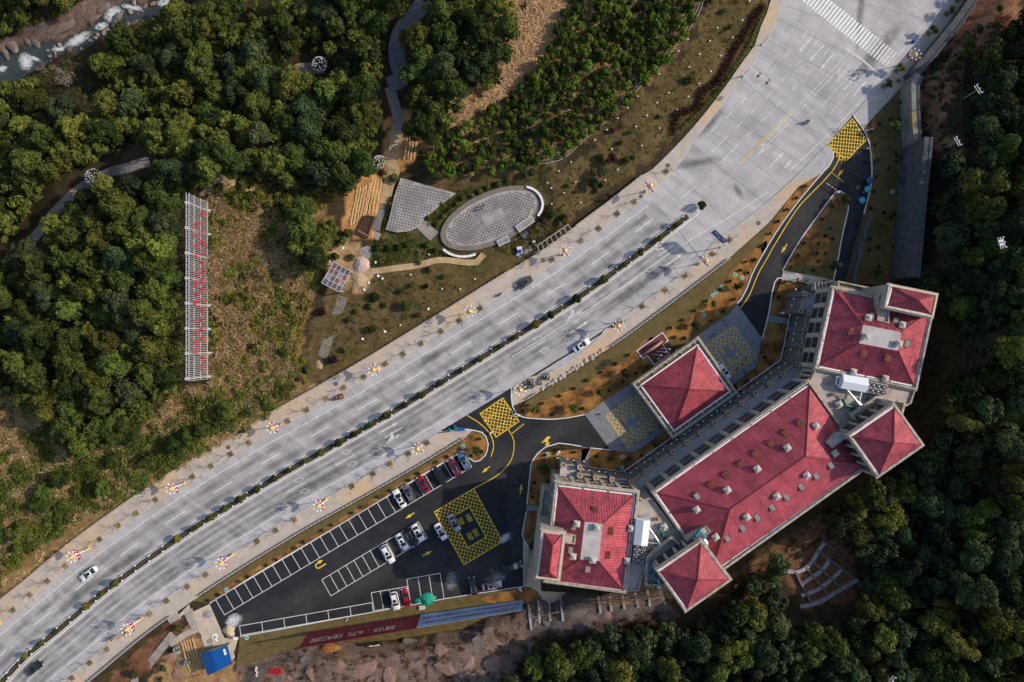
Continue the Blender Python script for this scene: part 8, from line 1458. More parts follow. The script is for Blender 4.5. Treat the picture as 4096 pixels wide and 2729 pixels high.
# banner hoardings on the bottom lawn
def banner(label, b0, b1, t0, t1, zb, z0, z1, mcol, lines):        # end 0 = right end in the photo, where the lines begin
    B0, B1, T0, T1 = W(*b0, zb), W(*b1, zb), W(*t0, z0), W(*t1, z1); g = empty('banner_hoarding', ((B0.x + B1.x) / 2, (B0.y + B1.y) / 2, 0), label, 'billboard'); n = (B1 - B0).cross(T0 - B0).normalized(); n = n if n.y > 0 else -n
    def P(u, v): return B0.lerp(B1, u).lerp(T0.lerp(T1, u), v)
    k = [P(0, 0), P(1, 0), P(1, 1), P(0, 1)]; put(MB().add([tuple(p) for p in k] + [tuple(p - n * .12) for p in k], [(0, 1, 2, 3), (7, 6, 5, 4), (0, 4, 5, 1), (1, 5, 6, 2), (2, 6, 7, 3), (3, 7, 4, 0)]), 'panel', mcol, g)
    L = (B1 - B0).length; Hh = (T0 - B0).length
    for text, u0, u1, v, h, cm in lines:
        for i, ch in enumerate(text):
            if ch == ' ': continue
            uc = u0 + (u1 - u0) * (i + .5) / len(text); vs_, fs_ = GLYPH[ch]; put(MB().add([tuple(P(uc + x * h / L, v + y * h / Hh) + n * .04) for x, y in vs_], fs_), 'character', cm, g)
    for u in np.linspace(.02, .98, 10): p, q = P(u, .95) - n * .3, P(u, 0) - n * .3; put(MB().tube((q.x, q.y, 0), tuple(p), .06, n=5), 'post', M_RUST, g); put(MB().tube(tuple(p), (p.x + random.uniform(-.8, .8), p.y - 4.5, 0.6), .045, n=4), 'stay', M_RUST, g)
    put(MB().tube(tuple(P(0, 1) - n * .1), tuple(P(1, 1) - n * .1), .06, n=5), 'top_rail', M_RUST, g)
M_BRED = mat('banner_red', (0.19, 0.012, 0.03), (0.13, 0.012, 0.022), 0.2, rough=0.5); M_BBLU = mat('banner_blue', (0.24, 0.42, 0.62), (0.14, 0.25, 0.42), 0.12, rough=0.5); M_CREAM = mat('cream_letter', (0.68, 0.52, 0.38), rough=0.6); M_BLET = mat('crimson_letter', (0.22, 0.004, 0.03), rough=0.6); M_PINKL = mat('pale_letter', (0.45, 0.25, 0.25), rough=0.6)
banner('long dark red advertising hoarding with cream characters on the bottom lawn', (1682, 2460), (1232, 2531), (1664, 2514), (1195, 2593), 1.2, 9.6, 10.2, M_BRED, [(T_RED, .2, .92, .62, 2.7, M_CREAM), ('2579 7999', .42, .6, .2, .9, M_PINKL)])
banner('long blue hoarding with two lines of crimson characters on the bottom lawn', (2089, 2401), (1684, 2459), (2089, 2441), (1666, 2512), 1.2, 7.6, 9.4, M_BBLU, [(T_B1, .06, .94, .68, 1.35, M_BLET), (T_B2, .02, .98, .32, 1.3, M_BLET)])
# gate lawn monument with flagpoles
z1_ = lambda x, y: (2500 + x / 4.708, 1300 + y / 4.708); M_RGRAN = mat('red_granite', (0.16, 0.035, 0.035), (0.11, 0.028, 0.028), 0.8, rough=0.5, fine=0.1)
tp = [z1_(*p) for p in [(705, 145), (808, 298), (708, 372), (835, 552), (550, 752), (420, 575), (333, 635), (220, 487)]]
pf = root('monument_platform', tp, 0.2, 'dark red granite T-shaped platform with white edging beside the gate', 'platform'); put(MB().prism(P2(tp, .2), -0.1, .22), 'floor', M_RGRAN, pf); put(MB().strip(P2(tp, .2), -.1, .1, .1, .3, True), 'edging', M_WKERB, pf)
a, b = W(*z1_(365, 548), 1.2), W(*z1_(728, 298), 1.2); h = math.atan2(b.y - a.y, b.x - a.x); me = bpy.data.meshes.new('monument_stone'); q = np.random.default_rng(3); mb = MB(); L = (b - a).to_2d().length
prof = [(-.5, .05), (-.46, .5), (-.3, .8), (-.1, .95), (.1, 1.0), (.3, .8), (.45, .6), (.5, .08)]
for u, w in prof: pass
vs = [(u * L, math.cos(t) * .42 * w + q.normal(0, .03), .95 * w + math.sin(t) * .95 * w + q.normal(0, .03)) for u, w in prof for t in np.linspace(0, 2 * math.pi, 8, endpoint=False)]
mb.add(vs, [(k * 8 + i, k * 8 + (i + 1) % 8, (k + 1) * 8 + (i + 1) % 8, (k + 1) * 8 + i) for k in range(len(prof) - 1) for i in range(8)]).obj('monument_stone', mat('pinkish_stone', (0.5, 0.27, 0.16), (0.36, 0.2, 0.13), 1.2, rough=.8, fine=.15), smooth=True, loc=((a.x + b.x) / 2, (a.y + b.y) / 2, .22), rz=h, label='long upright pinkish stone standing on the red granite platform', cat='monument')
for (x0, y0), (x1, y1), cm, l in [((665, 440), (840, 457), CLM['navy'], 'flagpole with dark purple flag, rightmost of the three'), ((585, 495), (768, 513), CLM['red'], 'flagpole with red flag, middle of the three'), ((510, 550), (680, 573), CLM['white'], 'flagpole with white flag, leftmost of the three')]:
    p = W(*z1_(x0, y0), .2); t = W(*z1_(x1, y1), 9.5); g = empty('flagpole', (p.x, p.y, .22), l, 'flagpole', 'flagpoles on the platform'); d = Vector((t.x - p.x, t.y - p.y, 9.3)) ; MB().tube((0, 0, 0), tuple(d), .09, .06, 8).obj('pole', M_FRAME, g); MB().ball(tuple(d), .14, 8).obj('finial', M_GLOBE, g)
    mb = MB(); n = 9
    for i in range(n): u = i / (n - 1); mb.v += [(d.x - .35 * u - .5 * u * u, d.y - 1.3 * u + .1 * math.sin(u * 9), d.z - .2 - .5 * u), (d.x - .35 * u - .3 * u * u + .15, d.y - 1.2 * u + .2 * math.cos(u * 8), d.z - 1.3 - .9 * u)]
    mb.f += [(2 * i, 2 * i + 1, 2 * i + 3, 2 * i + 2) for i in range(n - 1)]; mb.obj('flag', cm, g)
# park structures
def quad_frame(name, label, cat, pts, z, base=None):
    q = [W(*p, z) for p in pts]; b = base if base is not None else 0.3; g = empty(name, (sum(p.x for p in q) / 4, sum(p.y for p in q) / 4, b), label, cat); return g, q
M_RPAN = [mat('roof_panel_a', (0.13, 0.1, 0.105), (0.09, 0.075, 0.08), 1.5, rough=.7), mat('roof_panel_b', (0.28, 0.26, 0.27), (0.2, 0.19, 0.2), 1.5, rough=.6), mat('roof_panel_c', (0.26, 0.1, 0.05), (0.17, 0.07, 0.04), 1.5, rough=.9)]
zp_ = ground(*S3(1, 1, 735, 980)).z; g, q = quad_frame('park_pavilion', 'small square pavilion with unfinished rusty panel roof', 'pavilion', TL(1, 1, [(715, 843), (870, 925), (770, 1120), (602, 1035)]), zp_ + 3.4, zp_)
def B(u, v, z=0): p = q[0].lerp(q[1], u).lerp(q[3].lerp(q[2], u), v); return (p.x - g.location.x, p.y - g.location.y, p.z - zp_ + z)
for u in (0.04, .96):
    for v in (0.04, .96): x, y, z = B(u, v); MB().box((x, y, z / 2 - .3), (.35, .35, z + .5), .5).obj('post', M_WALLG, g)
for k in range(5): MB().path([B(0, k / 4, .05), B(1, k / 4, .05)], .08, 5).obj('beam', M_FRAME, g); MB().path([B(k / 4, 0, .05), B(k / 4, 1, .05)], .08, 5).obj('beam', M_FRAME, g)
for i in range(4):
    for j in range(4):
        e = .015; c = [B(i / 4 + e, j / 4 + e), B((i + 1) / 4 - e, j / 4 + e), B((i + 1) / 4 - e, (j + 1) / 4 - e), B(i / 4 + e, (j + 1) / 4 - e)]; dz = random.uniform(-.03, .03); MB().add([(x, y, z + dz) for x, y, z in c] + [(x, y, z - .06 + dz) for x, y, z in c], [(3, 2, 1, 0), (4, 5, 6, 7), (0, 1, 5, 4), (1, 2, 6, 5), (2, 3, 7, 6), (3, 0, 4, 7)]).obj('roof_panel', M_RPAN[(i * 3 + j * 5 + i * j) % 3], g)
zt_ = ground(*S3(1, 1, 1010, 510)).z; g, q = quad_frame('barred_pit', 'sunken rectangular pit covered with rusty bars beside the ploughed terrace', 'pit', TL(1, 1, [(1010, 412), (1090, 425), (1020, 615), (925, 575)]), zt_ + .9, zt_)
zp_ = zt_; MB().add([B(0, 0, -.3), B(1, 0, -.3), B(1, 1, -.3), B(0, 1, -.3)], [(3, 2, 1, 0)]).obj('pit_floor', M_SOIL, g); q2 = [B(0, 0)[:2], B(1, 0)[:2], B(1, 1)[:2], B(0, 1)[:2]]; MB().strip(q2, -.12, .12, -.6, .95, True).obj('pit_wall', M_SOIL, g)
for k in range(13): MB().path([B(0, (k + .5) / 13, .05), B(1, (k + .5) / 13, .05)], .05, 4).obj('bar', M_RUST, g)
MB().path([B(.0, .86, .2), B(1, .92, .2)], .09, 5).obj('pipe', M_PINKL, g)
def mound(name, label, cat, s, r, h, m, seed=1, asp=1.0, rz=0, z=None):
    p = ground(*s) if z is None else W(*s, z); rg = np.random.default_rng(seed); ph = rg.uniform(0, 6, 5); mb = MB(); N_, K = 22, 7
    vs = [(r * (1 - k / K) * math.cos(t) * (1 + .14 * math.sin(3 * t + ph[0]) + .08 * math.sin(5 * t + ph[1])), asp * r * (1 - k / K) * math.sin(t) * (1 + .14 * math.sin(2 * t + ph[2])), h * (1 - (1 - k / K) ** 1.7) + (.1 * h * math.sin(6 * t + k * 1.3 + ph[3]) if 0 < k < K - 1 else 0) - .15) for k in range(K) for t in np.linspace(0, 2 * math.pi, N_, endpoint=False)] + [(0, 0, h)]
    fs = [(k * N_ + i, k * N_ + (i + 1) % N_, (k + 1) * N_ + (i + 1) % N_, (k + 1) * N_ + i) for k in range(K - 1) for i in range(N_)] + [((K - 1) * N_ + i, (K - 1) * N_ + (i + 1) % N_, K * N_) for i in range(N_)]
    return mb.add(vs, fs).obj(name, m, smooth=True, loc=p, rz=rz, label=label, cat=cat)
M_GRAV = mat('pink_gravel', (0.5, 0.38, 0.34), (0.38, 0.29, 0.26), 2, rough=1, fine=.25, fscale=6, bump=.8, bscale=6); M_SANDP = mat('building_sand', (0.44, 0.33, 0.2), (0.34, 0.25, 0.15), 1.5, rough=1, fine=.15, bump=.5); M_TARP = mat('green_net', (0.02, 0.34, 0.22), (0.01, 0.2, 0.14), 1.5, rough=.6, bump=.9, bscale=2); M_HEAP = mat('covered_heap', (0.5, 0.4, 0.26), (0.38, 0.3, 0.19), 1.2, rough=.9, bump=.5)
mound('gravel_pile', 'pinkish gravel pile at the foot of the long stone steps', 'gravel pile', S3(1, 1, 968, 862), 2.3, 1.0, M_GRAV, 1, 1.2, .3); mound('sand_pile', 'brown sand pile right of the rusty pavilion', 'sand pile', S3(1, 1, 945, 1010), 2.6, .9, M_SANDP, 2, .8, .2); mound('netted_pile', 'heap under bright green net at the bottom stalls', 'covered heap', S3(1, 3, 1575, 808), 2.2, 1.1, M_TARP, 3, .75, .1, 0); mound('netted_pile', 'low end of green net beside the bottom stalls heap', 'covered heap', S3(1, 3, 1495, 820), 1.2, .45, M_TARP, 4, .7, .1, 0); mound('covered_heap', 'round tan covered heap at the left end of car park', 'covered heap', S3(0, 3, 2105, 1100), 1.7, 1.1, M_HEAP, 5, 1, 0, 0); mound('sandy_patch', 'pale sandy heap at the foot of the overgrown steps', 'sand pile', S3(1, 2, 585, 230), 1.3, .25, M_SANDP, 6, 1.3)
mound('earth_heap', 'orange earth heap below the red hoarding', 'earth heap', S3(1, 3, 680, 1310), 3.4, .8, mat('orange_earth', (0.34, 0.15, 0.035), (0.24, 0.11, 0.03), 1.5, rough=1, fine=.2), 7, .65, .2)
# ploughed rows
def furrows(label, rows_, m, r=.26):
    a = ground(*rows_[0][0]); g = empty('ploughed_plot', a, label, 'field')
    for p0, p1 in rows_:
        n = 14; pts = [ground(p0[0] + (p1[0] - p0[0]) * k / n + random.uniform(-2, 2), p0[1] + (p1[1] - p0[1]) * k / n) for k in range(n + 1)]; mb = MB()
        for k in range(n): mb.tube(tuple(pts[k]), tuple(pts[k + 1]), r * random.uniform(.8, 1.2), r * random.uniform(.8, 1.2), 6)
        put(mb, 'ridge', m, g)
M_RIDGE = mat('dug_earth', (0.46, 0.31, 0.145), (0.34, 0.22, 0.1), 1.5, rough=1, fine=.2)
furrows('pale ploughed terrace with ridges above the barred pit', [(S3(1, 1, 935 + 27 * k, 165 - 12 * k if k < 5 else 80), S3(1, 1, 865 + 30 * k - (0 if k < 5 else 10), 510 - 18 * k if k < 5 else 400)) for k in range(9)], M_RIDGE); furrows('small ploughed plot with ridges left of the blue-roofed shed', [(S3(0, 3, 1665 + 25 * k, 1195 - 8 * k), S3(0, 3, 1745 + 25 * k, 1470 - 8 * k)) for k in range(5)], M_RIDGE); furrows('shaded dug plot with ridges right of the orange track', [(S3(1, 0, 1395 + 30 * k, 1215), S3(1, 0, 1360 + 30 * k, 1470)) for k in range(4)], M_RIDGE)
# stone frame beside the upper pavement, boards, slabs
g, q = quad_frame('stone_pergola', 'long grey stone pergola frame between park and upper pavement', 'pergola', TL(2, 1, [(232, 690), (515, 497), (552, 555), (250, 758)]), 2.3, .13); zp_ = .13
for k in range(8): MB().path([B(k / 7, 0), B(k / 7, 1)], .1, 4).obj('cross_beam', M_BAL, g)
for v in (0, 1): MB().path([B(0, v), B(1, v)], .12, 4).obj('side_beam', M_BAL, g)
for u in (0, .33, .66, 1):
    for v in (0, 1): x, y, z = B(u, v); MB().box((x, y, z / 2), (.25, .25, z)).obj('post', M_BAL, g)
for s, rz, m, dd, l in [(S3(2, 1, 113, 620), -.35, M_BLUE, (1.1, 1.7), 'blue notice board beside the stepped park path'), (S3(2, 1, 75, 770), .15, M_WHITE, (1.2, 2.3), 'white notice board with blue border by the upper pavement'), (S3(2, 1, 72, 800), .7, M_BLUE, (1.0, 1.4), 'small blue board leaning on the white notice board'), (S3(2, 1, 212, 690), .4, M_WHITE, (.7, .8), 'small white sign by the pergola end')]:
    p = ground(*s); g = empty('notice_board', (p.x, p.y, p.z), l, 'notice board', rz=rz); o = MB().box((0, 0, 1.2), (dd[0], dd[1] * .25, dd[1] * .8)).obj('panel', m, g); o.rotation_euler = (R(-45), 0, 0); MB().box((0, 0, .5), (dd[0] * .8, .1, 1.0)).obj('legs', M_GREY, g); MB().box((0, -.16 * dd[1], 1.2), (dd[0] * .7, .02, dd[1] * .5)).obj('print', M_PINKL if m == M_BLUE else M_BLUE, o)
for s, dd, rz, m, l in [(S3(2, 1, 120, 492), (4.6, 1.7, .5), R(35), M_WALL9, 'grey concrete slab on the right rim of oval plaza'), (S3(1, 1, 2275, 650), (2.9, 1.4, .4), R(27), M_PATH, 'dark framed stone basin on the lower rim of oval plaza')]:
    p = W(*s, 1.1); g = empty('stone_slab', (p.x, p.y, .9), l, 'slab', rz=rz); MB().box((0, 0, dd[2] / 2), dd).obj('block', m, g); MB().strip([(-dd[0] / 2, -dd[1] / 2), (dd[0] / 2, -dd[1] / 2), (dd[0] / 2, dd[1] / 2), (-dd[0] / 2, dd[1] / 2)], -.08, .06, dd[2] - .1, dd[2] + .06, True).obj('rim', M_LITE, g)
for i, (c, r, x, y) in enumerate([(1, 1, 1100, 845), (1, 1, 1125, 970), (1, 1, 1165, 995), (1, 1, 1040, 1035), (1, 1, 995, 1097), (1, 1, 800, 715), (1, 1, 680, 830), (1, 1, 1185, 1480), (1, 1, 980, 1550), (1, 1, 1585, 1273), (0, 3, 1990, 1480 - 300)]):
    p = ground(*S3(c, r, x, y)); obj('rubbish_sack', ROCKS[i % 8], M_WHITE if i % 3 else M_AHU, None, (p.x, p.y, p.z + .15), i, f'pale rubbish sack lying near the pavilion, {ordw(i + 1)} in reading order' , 'sack', 'pale sacks on the park slope', scale=(.3, .42, .2))
# lower left yard
g, q = quad_frame('blue_shed', 'shed with bright blue corrugated gable roof at the bottom left yard', 'shed', TL(0, 3, [(1855, 1305), (2085, 1235), (2130, 1395), (1908, 1500)]), 3.0, -.1); zp_ = -.1; M_BROOF = mat('blue_sheet_roof', (0.004, 0.075, 0.27), (0.004, 0.06, 0.21), .8, rough=.45)
c = [B(.06, .06)[:2], B(.94, .06)[:2], B(.94, .94)[:2], B(.06, .94)[:2]]; MB().prism(c, -.6, 3.0).obj('wall', M_WALLG, g); r0, r1 = Vector(B(.42, -.02, .75)), Vector(B(.42, 1.02, .75))
for e0, e1, n in ((Vector(B(-.02, -.02)), Vector(B(-.02, 1.02)), 1), (Vector(B(1.02, -.02)), Vector(B(1.02, 1.02)), -1)):
    mb = MB(); N_ = 36
    for k in range(N_ + 1):
        t = k / N_; dz = Vector((0, 0, .05 * (k % 2))); mb.v += [tuple(e0.lerp(e1, t) + dz), tuple(r0.lerp(r1, t) + dz)]
    mb.f += [(2 * k, 2 * k + 2, 2 * k + 3, 2 * k + 1) if n < 0 else (2 * k, 2 * k + 1, 2 * k + 3, 2 * k + 2) for k in range(N_)]; mb.obj('roof_sheet', M_BROOF, g)
for k in range(3): x, y, z = B(.88 + .0 * k, .16 + .1 * k, .32); MB().box((x, y, z), (.55, .55, .05), .3).obj('roof_light', M_WHITE, g)
yard = MB().prism(XY(TL(0, 3, [(1765, 925), (1925, 850), (2062, 1165), (2190, 1150), (2160, 1260), (2120, 1330), (2080, 1230), (1880, 1250)])), -.1, .05).obj('concrete_yard', mat('yard_concrete', (0.5, 0.42, 0.31), (0.4, 0.34, 0.26), .6, fine=.12), kind='structure')
p = T(0, 3, 1970, 1150, .1); g = empty('tank_cover', (p.x, p.y, .05), 'white round tank cover with dark hatch on the concrete yard', 'tank'); MB().lathe([(.8, 0), (.8, .12), (.7, .16)], 18).obj('lid', M_LITE, g); MB().box((.1, -.1, .2), (.35, .35, .08)).obj('hatch', M_BLACK, g)
mound('rubble_heap', 'grey rubble heap on the concrete yard beside the stalls', 'rubble', S3(0, 3, 1905, 945), 1.7, .35, mat('rubble', (0.3, 0.3, 0.31), (0.2, 0.2, 0.21), 2.5, rough=1, fine=.3), 9, .8, .5, .05)
stairs('plank_stairway', 'long plank stairway descending the earth slope to the bottom edge', S3(0, 3, 1590, 1125), S3(0, 3, 1220, 1590), 1.9, 46, m=M_STEP, cat='stairway', tread=.86); stairs('stone_steps', 'pale concrete steps from the pavement down beside the yard', S3(0, 3, 1725, 905), S3(0, 3, 1805, 1085), 2.3, 13, m=M_BAL); stairs('stone_steps', 'short pale steps left of the yard below the pavement bulge', S3(0, 3, 1645, 950), S3(0, 3, 1545, 1000), 1.9, 8, m=M_BAL); track('footpath', [S3(0, 3, 1820, 1075), S3(0, 3, 1700, 1130), S3(0, 3, 1560, 1225)], 1.5, M_WALK, .1)
MB().prism(XY(TL(0, 3, [(1645, 945), (1735, 855), (1745, 905), (1650, 975)])), -.4, .1).obj('landing', M_WALK, kind='structure')
def coil(s, label, n=3):
    p = ground(*s); g = empty('cable_coil', (p.x, p.y, p.z + .15), label, 'cable'); t = np.linspace(0, 6.28 * n, 24 * n); MB().path([((.4 + .02 * (k % 5)) * math.cos(a), (.4 + .02 * (k % 7)) * math.sin(a), .015 * k / 8) for k, a in enumerate(t)], .035, 4).obj('loop', M_BLACK, g)
coil(S3(0, 3, 1835, 1140), 'black cable coil beside the concrete yard'); coil(S3(0, 3, 1930, 1190), 'smaller black cable coil above the blue shed'); coil(S3(1, 3, 2152, 790), 'black ring of cable on the orange mulch by the hoarding'); coil(S3(1, 3, 2075, 770), 'bundle of black cable at the bottom kerb')
for i in range(7):
    a, b = ground(*S3(1, 3, 925 + 3 * i, 1215 + 5 * i)), ground(*S3(1, 3, 1140 + 5 * i, 1190 + 6 * i)); g = empty('black_pipe', a, f'black plastic pipe in the bundle below the hoardings, {ordw(i + 1)} from the top', 'pipe', 'black pipes below the hoardings'); put(MB().tube(tuple(a + Vector((0, 0, .2))), tuple(b + Vector((0, 0, .2))), .1, n=8), 'pipe', M_BLACK, g)
for i in range(2): a, b = ground(*S3(1, 3, 1030, 1240 - 10 * i)), ground(*S3(1, 3, 1140, 1215 + 10 * i)); g = empty('white_pipe', a, f'white pipe across the black bundle, {("lower", "upper")[i]} one', 'pipe'); put(MB().tube(tuple(a + Vector((0, 0, .4))), tuple(b + Vector((0, 0, .4))), .06, n=6), 'pipe', M_WHITE, g)
bm_ = MB().box((0, 0, .06), (.5, .24, .12)).mesh('brick'); p = ground(*S3(1, 3, 190, 1465)); g = empty('brick_stack', p, 'stack of red bricks among the rocks at bottom left', 'bricks')
for k in range(40): obj('brick', bm_, M_RED, g, ((k % 8 - 4) * .4 + random.uniform(-.05, .05), (k // 8 % 5 - 2) * .3, .05 + .13 * (k % 3)), random.uniform(-.2, .2))
p = ground(*S3(1, 3, 8, 1475)); g = empty('block_stack', p, 'stack of pale concrete blocks at the bottom left', 'bricks')
for k in range(8): obj('block', bm_, M_LITE, g, (random.uniform(-.2, .2), k * .32 - 1, .1), random.uniform(-.2, .2))
p = T(1, 3, 1525, 882, .3); g = empty('concrete_base', (p.x, p.y, .12), 'pale concrete block on the lawn under the green net heap', 'block'); MB().box((0, 0, .25), (1.4, .9, .5), .1).obj('block', M_LITE, g); MB().box((0, 0, .52), (1.1, .6, .06), .1).obj('cap', M_KERB, g)
p = T(1, 3, 828, 1005, .2); g = empty('lawn_sign', (p.x, p.y, .12), 'small green and white triangular sign on the bottom lawn', 'sign', rz=.9); MB().add([(0, 0, .2), (.9, 0, .2), (.1, .4, .2), (0, 0, .3), (.9, 0, .3), (.1, .4, .3)], [(2, 1, 0), (3, 4, 5), (0, 1, 4, 3), (1, 2, 5, 4), (2, 0, 3, 5)]).obj('plate', M_GREENB, g); MB().box((.4, .0, .25), (.9, .12, .12)).obj('edge', M_WHITE, g)
q = [tuple(W(*s).to_2d()) for s in smooth(TL(2, 3, [(248, 190), (170, 270), (155, 400), (145, 500), (130, 600), (120, 675)]), 8)]; g = empty('net_fence', (*q[5], .09), 'green netting fence round the concrete apron beside the small tower', 'fence'); put(MB().strip(q, -.03, .03, .1, 1.3), 'net', M_GREENB, g)
for x, y, a in along(q, 2.0, .2): put(MB().tube((x, y, .05), (x, y, 1.5), .05, n=5), 'post', M_GREY, g)
def flood(s, rz, label):
    p = W(*s, .2); g = empty('floodlight', (p.x, p.y, .12), label, 'lamp', rz=rz); MB().tube((0, 0, 0), (0, 0, .6), .05, n=6).obj('stem', M_WHITE, g); MB().box((.35, 0, .7), (.9, .25, .12)).obj('bracket', M_WHITE, g); MB().box((.8, 0, .8), (.5, .7, .2), taper=.8).obj('head', M_AHU, g)
flood(S3(2, 3, 90, 730), 2.2, 'white floodlight on the orange mulch at the bottom of car park'); flood(S3(2, 2, 415, 1040), .9, 'white floodlight on the mulch bed above the left wing'); flood(S3(3, 1, 105, 1310), -.1, 'white floodlight on the mulch bed by the right wing'); flood(S3(0, 3, 2190, 1165), 2.8, 'white floodlight at the left end of the bottom lawn'); flood(S3(2, 2, 35, 665), -.6, 'white camera box on the kerb at car park entrance')
# entrance steps and landing of the right block
en = MB().prism(XY([(3185, 1094), (3190, 1126), (3218, 1135), (3262, 1150), (3340, 1125), (3262, 1107)]), -.1, .6).obj('entrance_landing', M_WALK, kind='structure'); stairs('entrance_steps', 'pale grey entrance steps rising from the drive to the right block', (3128, 1100), (3188, 1112), 2.3, 10, z0=.0, z1=.55, m=M_KERB)
# slope works behind the buildings
def beam(name, label, pts, m, w=.5, h=.5, group=None, cat='slope frame', parent=None):
    c = smooth([tuple(ground(*p).to_2d()) for p in pts], 1.2); z = hq(*np.array(c).T); a, b = offset(c, w / 2), offset(c, -w / 2); n = len(c); g = parent
    return MB().add([(p[0], p[1], q + h) for p, q in zip(a, z)] + [(p[0], p[1], q + h) for p, q in zip(b, z)] + [(p[0], p[1], q - .6) for p, q in zip(a, z)] + [(p[0], p[1], q - .6) for p, q in zip(b, z)], [f for i in range(n - 1) for f in ((i + 1, i, n + i, n + i + 1), (i, i + 1, 2 * n + i + 1, 2 * n + i), (n + i + 1, n + i, 3 * n + i, 3 * n + i + 1))] + [(0, n, 3 * n, 2 * n), (n - 1, 2 * n + n - 1, 4 * n - 1, 2 * n - 1)]), c
M_SHOT = mat('shotcrete', (0.33, 0.33, 0.34), (0.22, 0.22, 0.235), .8, rough=1, fine=.2); M_RIB = mat('raw_brick_rib', (0.2, 0.1, 0.08), (0.15, 0.13, 0.125), 1.5, rough=1, fine=.2)
lg = empty('slope_lattice', ground(*S3(3, 3, 500, 600)), 'curved concrete lattice holding the red earth slope, lower right', 'slope frame')
for pts in [[(290, 870), (420, 845), (540, 790), (700, 690), (825, 625)], [(300, 770), (400, 735), (490, 690), (590, 610), (670, 525)], [(300, 665), (400, 600), (490, 535), (560, 440)], [(160, 545), (250, 555), (340, 520), (400, 460), (450, 370), (520, 280)]]: put(beam('', '', TL(3, 3, pts), M_SHOT, .9, .45)[0], 'arc_beam', M_SHOT, lg)
for pts in [[(250, 555), (300, 660), (345, 745), (390, 835)], [(330, 490), (410, 600), (490, 690), (545, 775)], [(410, 455), (490, 540), (580, 620), (660, 700)], [(430, 340), (560, 440), (670, 525), (790, 610)], [(490, 265), (600, 340)]]: put(beam('', '', TL(3, 3, pts), M_RIB, .5, .6)[0], 'rib_beam', M_RIB, lg)
for i, pts in enumerate([[(150, 850), (180, 1085)], [(240, 810), (255, 1020)], [(340, 800), (352, 1000)], [(440, 760), (468, 1000)], [(780, 740), (812, 930)], [(890, 760), (912, 915)], [(1010, 770), (1032, 890)], [(1120, 730), (1158, 875)], [(1230, 700), (1262, 865)], [(1350, 710), (1405, 850)]]):
    m_, c = beam('', '', TL(2, 3, pts), M_SHOT, .55, .5); g = empty('slope_rib', (*c[0], 0), f'raw concrete rib on the cut slope behind scaffolding, {ordw(i + 1)} from the left', 'slope rib', 'concrete ribs on the cut slope'); put(m_, 'rib', M_SHOT, g)
M_BAMB = mat('bamboo_pole', (0.34, 0.22, 0.11), (0.22, 0.13, 0.07), 2, rough=.8, rand=.25)
sg_ = empty('bamboo_scaffold', ground(*S3(2, 3, 700, 800)), 'long bamboo scaffolding against the cut slope below the red roofs', 'scaffold'); fr = lambda t: S3(2, 3, *(np.interp(t, [0, .3, .5, 1], [100, 520, 760, 1420]), np.interp(t, [0, .3, .5, 1], [840, 760, 740, 700])))
for k in range(34):
    t = (k + random.uniform(-.25, .25)) / 33; s = fr(t); off = random.choice((18, 34)) + random.uniform(-5, 5); a = ground(s[0], s[1] + off); put(MB().tube(tuple(a), (a.x + random.uniform(-.4, .4), a.y + random.uniform(-.3, .3), a.z + random.uniform(4, 7)), .06, n=5), 'upright', M_BAMB, sg_)
for j in range(9):
    t0 = random.uniform(0, .55); t1 = t0 + random.uniform(.25, .45); off = 14 + 5 * (j % 5); z = 1.5 + j * .55; p = [ground(fr(t)[0], fr(t)[1] + off) + Vector((0, 0, z)) for t in np.linspace(t0, min(1, t1), 5)]; put(MB().path([tuple(v) for v in p], .06, 5), 'ledger', M_BAMB, sg_)
for x0, y0, x1, y1 in [(735, 795, 850, 790), (860, 797, 1000, 793), (990, 800, 1060, 795), (355, 890, 420, 880)]: a, b = ground(*S3(2, 3, x0, y0)), ground(*S3(2, 3, x1, y1)); put(MB().tube(tuple(a + Vector((0, 0, 3))), tuple(b + Vector((0, 0, 3))), .16, n=5), 'plank', M_BAMB, sg_)
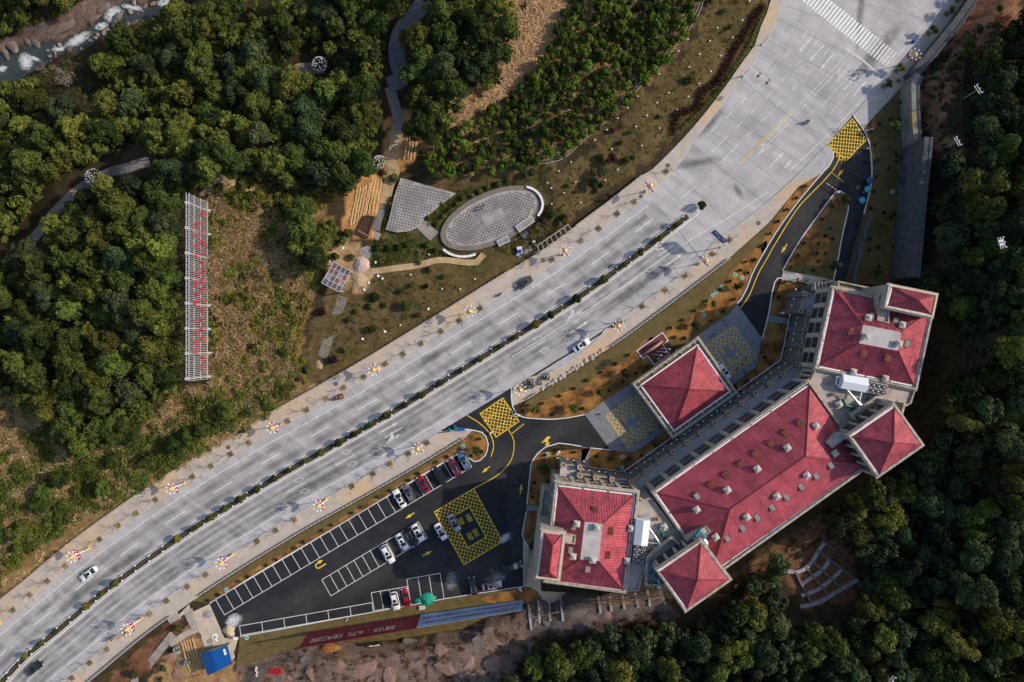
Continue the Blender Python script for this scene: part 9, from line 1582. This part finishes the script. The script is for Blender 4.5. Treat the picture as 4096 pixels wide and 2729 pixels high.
# bare rocks at the bottom
M_RRED = mat('reddish_rock', (0.27, 0.16, 0.115), (0.15, 0.105, 0.095), .5, rough=1, rand=.15, fine=.25, fscale=2, bump=1, bscale=1.2, obj=True)
for i, (c, r, x, y, a, b, m) in enumerate([(1, 3, 440, 1370, 40, 50, 1), (1, 3, 520, 1480, 90, 70, 0), (1, 3, 1000, 1460, 170, 90, 0), (1, 3, 1230, 1500, 120, 80, 0), (1, 3, 1420, 1220, 95, 60, 1), (1, 3, 1450, 1330, 70, 50, 1), (1, 3, 1700, 1290, 80, 70, 0), (1, 3, 1740, 1440, 120, 80, 0), (1, 3, 2040, 1230, 90, 70, 1), (1, 3, 2130, 1120, 70, 60, 1), (1, 3, 1960, 1430, 110, 60, 0), (1, 3, 2180, 1400, 90, 110, 0), (1, 3, 1890, 1490, 50, 60, 1), (1, 3, 300, 1540, 90, 50, 0), (1, 3, 760, 1430, 80, 60, 0), (2, 3, 620, 940, 100, 50, 1), (2, 3, 720, 970, 90, 40, 1), (2, 3, 240, 1030, 60, 50, 1), (2, 3, 330, 1040, 60, 40, 1), (2, 3, 880, 960, 70, 40, 0), (0, 2, 1380, 960, 100, 40, 2), (0, 2, 1440, 890, 60, 40, 2), (0, 2, 1110, 1200, 110, 30, 2), (0, 2, 2210, 540, 50, 45, 0), (0, 2, 1730, 785, 30, 22, 0), (0, 2, 1160, 1340, 90, 30, 2), (3, 3, 200, 360, 35, 60, 1), (3, 3, 320, 430, 30, 50, 1), (3, 3, 515, 200, 35, 30, 1), (0, 3, 1660, 1400, 90, 60, 0), (0, 3, 1620, 1500, 70, 60, 0), (0, 3, 1560, 1330, 60, 50, 0)]):
    p = ground(*S3(c, r, x, y)); obj('boulder', ROCKS[i % 8], (M_RRED, M_BOULD2, M_BOULD2)[m], None, (p.x, p.y, p.z - .15), random.uniform(0, 3), f'{("reddish", "grey", "dark purple-grey")[m]} bare rock outcrop, {ordw(i + 1)} in reading order on the slopes', 'boulder', 'bare rocks on the slopes', scale=(a / 2.3 / 16, b / 2.3 / 16, min(a, b) / 2.3 / 16 * .5))
